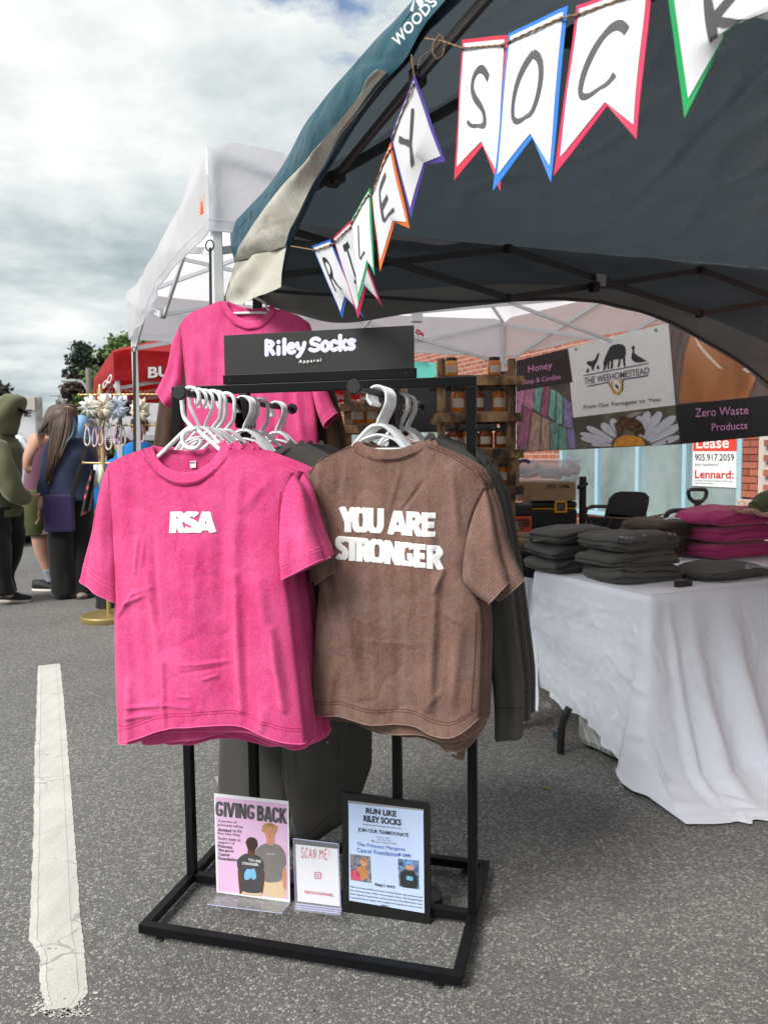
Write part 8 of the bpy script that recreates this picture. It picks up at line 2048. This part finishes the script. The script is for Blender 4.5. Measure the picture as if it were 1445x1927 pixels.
P = lambda x, y, d=0: at_s(x, y, vs_+.10-d)
q = [T(vn_-1.66, vs_+.135, vz_-.12), T(vn_-.22, vs_+.135, vz_-.12), T(vn_-.10, vs_-.005, zw+.03), T(vn_-1.75, vs_-.005, zw+.03)]
slab(q, .012, 'rear_window', M_vglass, sv, -VS); m = MB(); m.tube([p-VS*.014 for p in q], .018, 6, closed=True); m.build('window_seal', M_tyre, sv)
m = MB(); c = q[1].lerp(q[2], .45)-VN*.28-VS*.02; m.box(c, (.04, .01, .18), AXT); m.build('sticker', M_puff, sv)
tk_box(sv, 'bumper', plain('grey bumper', (.08, .08, .085), .5), vn_-1.8, vn_-.05, vs_-.1, vs_+.1, .35, .58, .03); tk_box(sv, 'tail_light', plain('clear lamp lens', (.45, .42, .42), .2), vn_-.16, vn_-.02, vs_-.02, vs_+.04, .62, .95, .01)
for dn in (-.12, -1.7):
    for ds in (.75, 3.5):
        m = MB(); m.lathe(T(vn_+dn, vs_+ds, .34)-VN*.1, [(.32, 0), (.34, .03), (.34, .2), (.3, .23)], 24, VN); m.build('wheel', M_tyre, sv, smooth='a')

# ------------------------------------------------------------------ far tents, balloons, trees, poles
M_wt2 = M_whitec
for (n0, s0, w_, zb_, zt_, za, l) in ((.75, 11.2, 2.6, 1.62, 2.1, 2.6, 'low white canopy beyond the red tent, left end'), (1.3, 16.0, 3.0, 1.7, 2.2, 2.9, 'farther white canopy beyond the red tent')):
    white_tent('white_canopy_tent', l, n0, n0+w_, s0, s0+w_, zb_, zt_, za, M_whitec, M_whpole, M_clip, .03)
M_ball = plain('pale blue balloon', srgb(125, 180, 225), .25, .02)
for i, (x, y, l) in enumerate(((154, 803, 'pale blue balloon nearest the woman in navy'), (176, 815, 'pale blue balloon partly behind the pearl strands'), (163, 824, 'third pale blue balloon low behind the strands'))):
    m = MB(); q = pe(x, y, 9.3+i*.2); m.ell(q, .115, .115, .14, 18, 12); m.lathe(q-VZ*.15, [(.018, 0), (.004, .02)], 8); tag(m.build('balloon', M_ball, smooth=True), l, 'balloon', 'pale blue balloons')
m = MB(); a, b = T(1.2, 12.0), None
bt_ = thing('blue_table', 'table under a bright blue cloth behind the accessory stand', 'table', at_y(230, 900, 9.6)); q = at_y(225, 905, 9.9)
m = MB(); m.box((q.x+.3, 9.9+.3, .375), (2.2, .7, .75)); m.build('tablecloth', M_bluet, bt_, bevel=.03)
ra = random.Random(77)
M_barkk = plain('bark', (.06, .045, .035), .9, .3, 10)
def leafm(n, c): 
    t = NT(n); t.set(Base_Color=t.mix(t.noise(.9, 4), tuple(x*.55 for x in c), tuple(x*1.5 for x in c)), Roughness=.7); return t.mat
def tree(name, label, base, h_, shape, mat, nleaf, ls, seed, trunk_h=.3, group=None):
    o = thing(name, label, 'tree', base, group); ra = random.Random(seed); base = Vector(base)
    m_ = MB(); m_.tube([base, base+VZ*h_*.4+X_*.1, base+VZ*h_*.85], [h_*.022, h_*.015, h_*.004], 8)
    for k in range(9):
        t = .3+.6*k/9; a = ra.random()*6.28; r_ = shape(t)*.6*h_; p = base+VZ*h_*t; m_.tube([p, p+V((math.cos(a)*r_, math.sin(a)*r_, h_*.06))], [h_*.006, h_*.002], 5)
    m_.build('trunk', M_barkk, o); m_ = MB(); cl = []
    for k in range(70):
        t = ra.random()**.8; r_ = shape(t)*h_*(.45+.6*ra.random()); a = ra.random()*6.28; cl.append((base+V((math.cos(a)*r_, math.sin(a)*r_, h_*(trunk_h+(1-trunk_h)*t))), h_*(.035+.06*ra.random())))
    for k in range(nleaf):
        c, r_ = cl[k % len(cl)]; d = V((ra.gauss(0, 1), ra.gauss(0, 1), ra.gauss(0, .7)))*r_*.62; p = c+d; u = V((ra.gauss(0, 1), ra.gauss(0, 1), ra.gauss(0, 1))).normalized(); v = u.orthogonal().normalized(); s_ = ls*(.6+.8*ra.random())
        m_.add([p-u*s_, p+v*s_*.6, p+u*s_, p-v*s_*.6], [(0, 1, 2, 3)])
    m_.build('crown', mat, o); return o
conif = lambda t: max(0.008, .15*(1-t)**1.1+.004); roundc = lambda t: .34*math.sqrt(max(.02, 1-(2*t-.9)**2*.95)); slimc = lambda t: .17*math.sqrt(max(.02, 1-(2*t-.9)**2*.95)); 
YT_ = 60.0
def tb_(x): q = at_y(x, 850, YT_); return (q.x, q.y, 0)
zt = lambda y, Y=YT_: at_y(170, y, Y).z
tree('spruce_tree', 'tall dark blue-green spruce left of the utility pole', tb_(163), zt(650)*1.0, conif, leafm('dark spruce needles', (.022, .040, .030)), 9000, .15, 1, .05)
tree('copper_beech', 'dark copper-leaved tree behind the spruce', tb_(156), zt(700), slimc, leafm('copper leaves', (.045, .022, .018)), 7000, .19, 2, .12)
tree('copper_beech', 'second copper-leaved tree right of the utility pole', tb_(186), zt(690), slimc, leafm('dull copper leaves', (.04, .026, .02)), 6000, .19, 22, .12)  # leaf tone a little less red than the first copper tree
tree('maple_tree', 'fresh green maple tree behind the red tent', tb_(243), zt(645), roundc, leafm('fresh green leaves', (.075, .125, .028)), 9000, .22, 3, .15)
tree('maple_tree', 'green maple rising between the tents, right of the first maple', tb_(290), zt(656), roundc, leafm('mid green leaves', (.055, .10, .026)), 8000, .22, 4, .15)
tree('maple_tree', 'small yellow-green tree low behind the women', tb_(128), zt(800)*.9, roundc, leafm('yellow green leaves', (.22, .24, .03)), 2500, .12, 5, .1)
q = at_y(4, 850, 70); tree('copper_beech', 'dark tree top above the hooded man at the left edge', (q.x, q.y, 0), at_y(0, 728, 70).z, roundc, leafm('dark leaves', (.035, .025, .022)), 4000, .22, 6, .2)
M_pole = plain('weathered pole wood', (.19, .18, .15), .85, .15, 6); M_galv = plain('galvanised steel', (.32, .34, .34), .5)
def up(px, ytop, Y, r_, name, label, mat=M_pole): 
    a = at_y(px, 860, Y); m_ = MB(); m_.lathe((a.x, Y, 0), [(r_, 0), (r_*.75, at_y(px, ytop, Y).z)], 12); return tag(m_.build(name, mat, smooth='a'), label, 'pole')
up(173.5, 693, 34, .16, 'utility_pole', 'weathered wooden utility pole in front of the spruce')
for i, (x, y) in enumerate(((117, 744), (112, 752), (130, 753), (140, 762))): up(x, y, 75+i*8, .18, 'utility_pole', f'distant utility pole above the women, {["tallest one", "leftmost one", "third from left", "rightmost one"][i]}')
def lamp(px, py, x2, y2, Y, label):
    o = thing('street_lamp', label, 'street lamp', (at_y(px, 850, Y).x, Y, 0)); m_ = MB(); b_ = at_y(px, py+12, Y); m_.tube([V((b_.x, Y, 0)), b_]+smooth_pl([b_, at_y(lerp(px, x2, .3), lerp(py, y2, .75), Y), at_y(lerp(px, x2, .7), y2-.5, Y), at_y(x2, y2, Y)], 10, 1)[1:], .06 if Y < 50 else .09, 6); m_.build('mast', M_galv, o)
    m_ = MB(); q = at_y(x2, y2+.4, Y); m_.box(q, (.7 if Y < 50 else .9, .2, .12)); m_.build('lamp_head', M_galv, o, bevel=.03)
lamp(168, 728, 131, 716, 36, 'street lamp with long curved arm in front of the copper tree'); lamp(117, 752, 103, 744, 70, 'small distant street lamp, arm pointing left'); lamp(117.5, 752, 130, 746, 72, 'small distant street lamp, arm pointing right')
# low skyline far down the road
M_hz = plain('far hedge', (.05, .065, .045), .9, .4, .3)
m = MB(); rows = []; xs_ = range(-900, 901, 12)
rows = [[V((x, 420, -1)) for x in xs_], [V((x, 420, 5+3*nz(x*.03, 2)+2.2*nz(x*.13, 5))) for x in xs_], [V((x, 440, 5+3*nz(x*.03, 2)+2*nz(x*.13, 5))) for x in xs_], [V((x, 440, -1)) for x in xs_]]
m.loft(rows); tag(m.build('treeline', M_hz), kind='structure')
# buildings on the far side, low on the horizon
for i, (x, y, Y, w_, l, cc_) in enumerate(((55, 800, 90, 12, 'pale low shop building far down the street at left', (.35, .33, .30)), (100, 812, 120, 16, 'grey low building far down the street', (.25, .24, .23)))):
    o = thing('far_building', l, 'building', (at_y(x, 850, Y).x, Y, 0)); p = at_y(x, y, Y); m = MB(); m.box((p.x, Y+5, p.z/2), (w_, 10, p.z)); m.build('wall', plain('render '+str(i), cc_, .8), o)
    m = MB(); m.box((p.x, Y+5, p.z+.15), (w_+.5, 10.5, .3)); m.build('roof', M_galv, o)
    for k in range(4): m = MB(); m.box((p.x-w_*.36+k*w_*.24, Y-.03, p.z*.5), (w_*.14, .06, p.z*.3)); m.build('window', M_vglass, o)
# leaf litter on the road by the table
m = MB(); ra = random.Random(8)
for x, y in ((1028, 1483), (1030, 1484)):
    q = at_z(x, y, .003); m.poly([q+V((math.cos(a)*.016, math.sin(a)*.010, .002*math.sin(a*2))) for a in [k*math.pi/4 for k in range(8)]])
tag(m.build('dry_leaf', plain('dry leaf', (.20, .15, .06), .8)), 'small dry yellow leaf on the asphalt by the table', 'leaf')
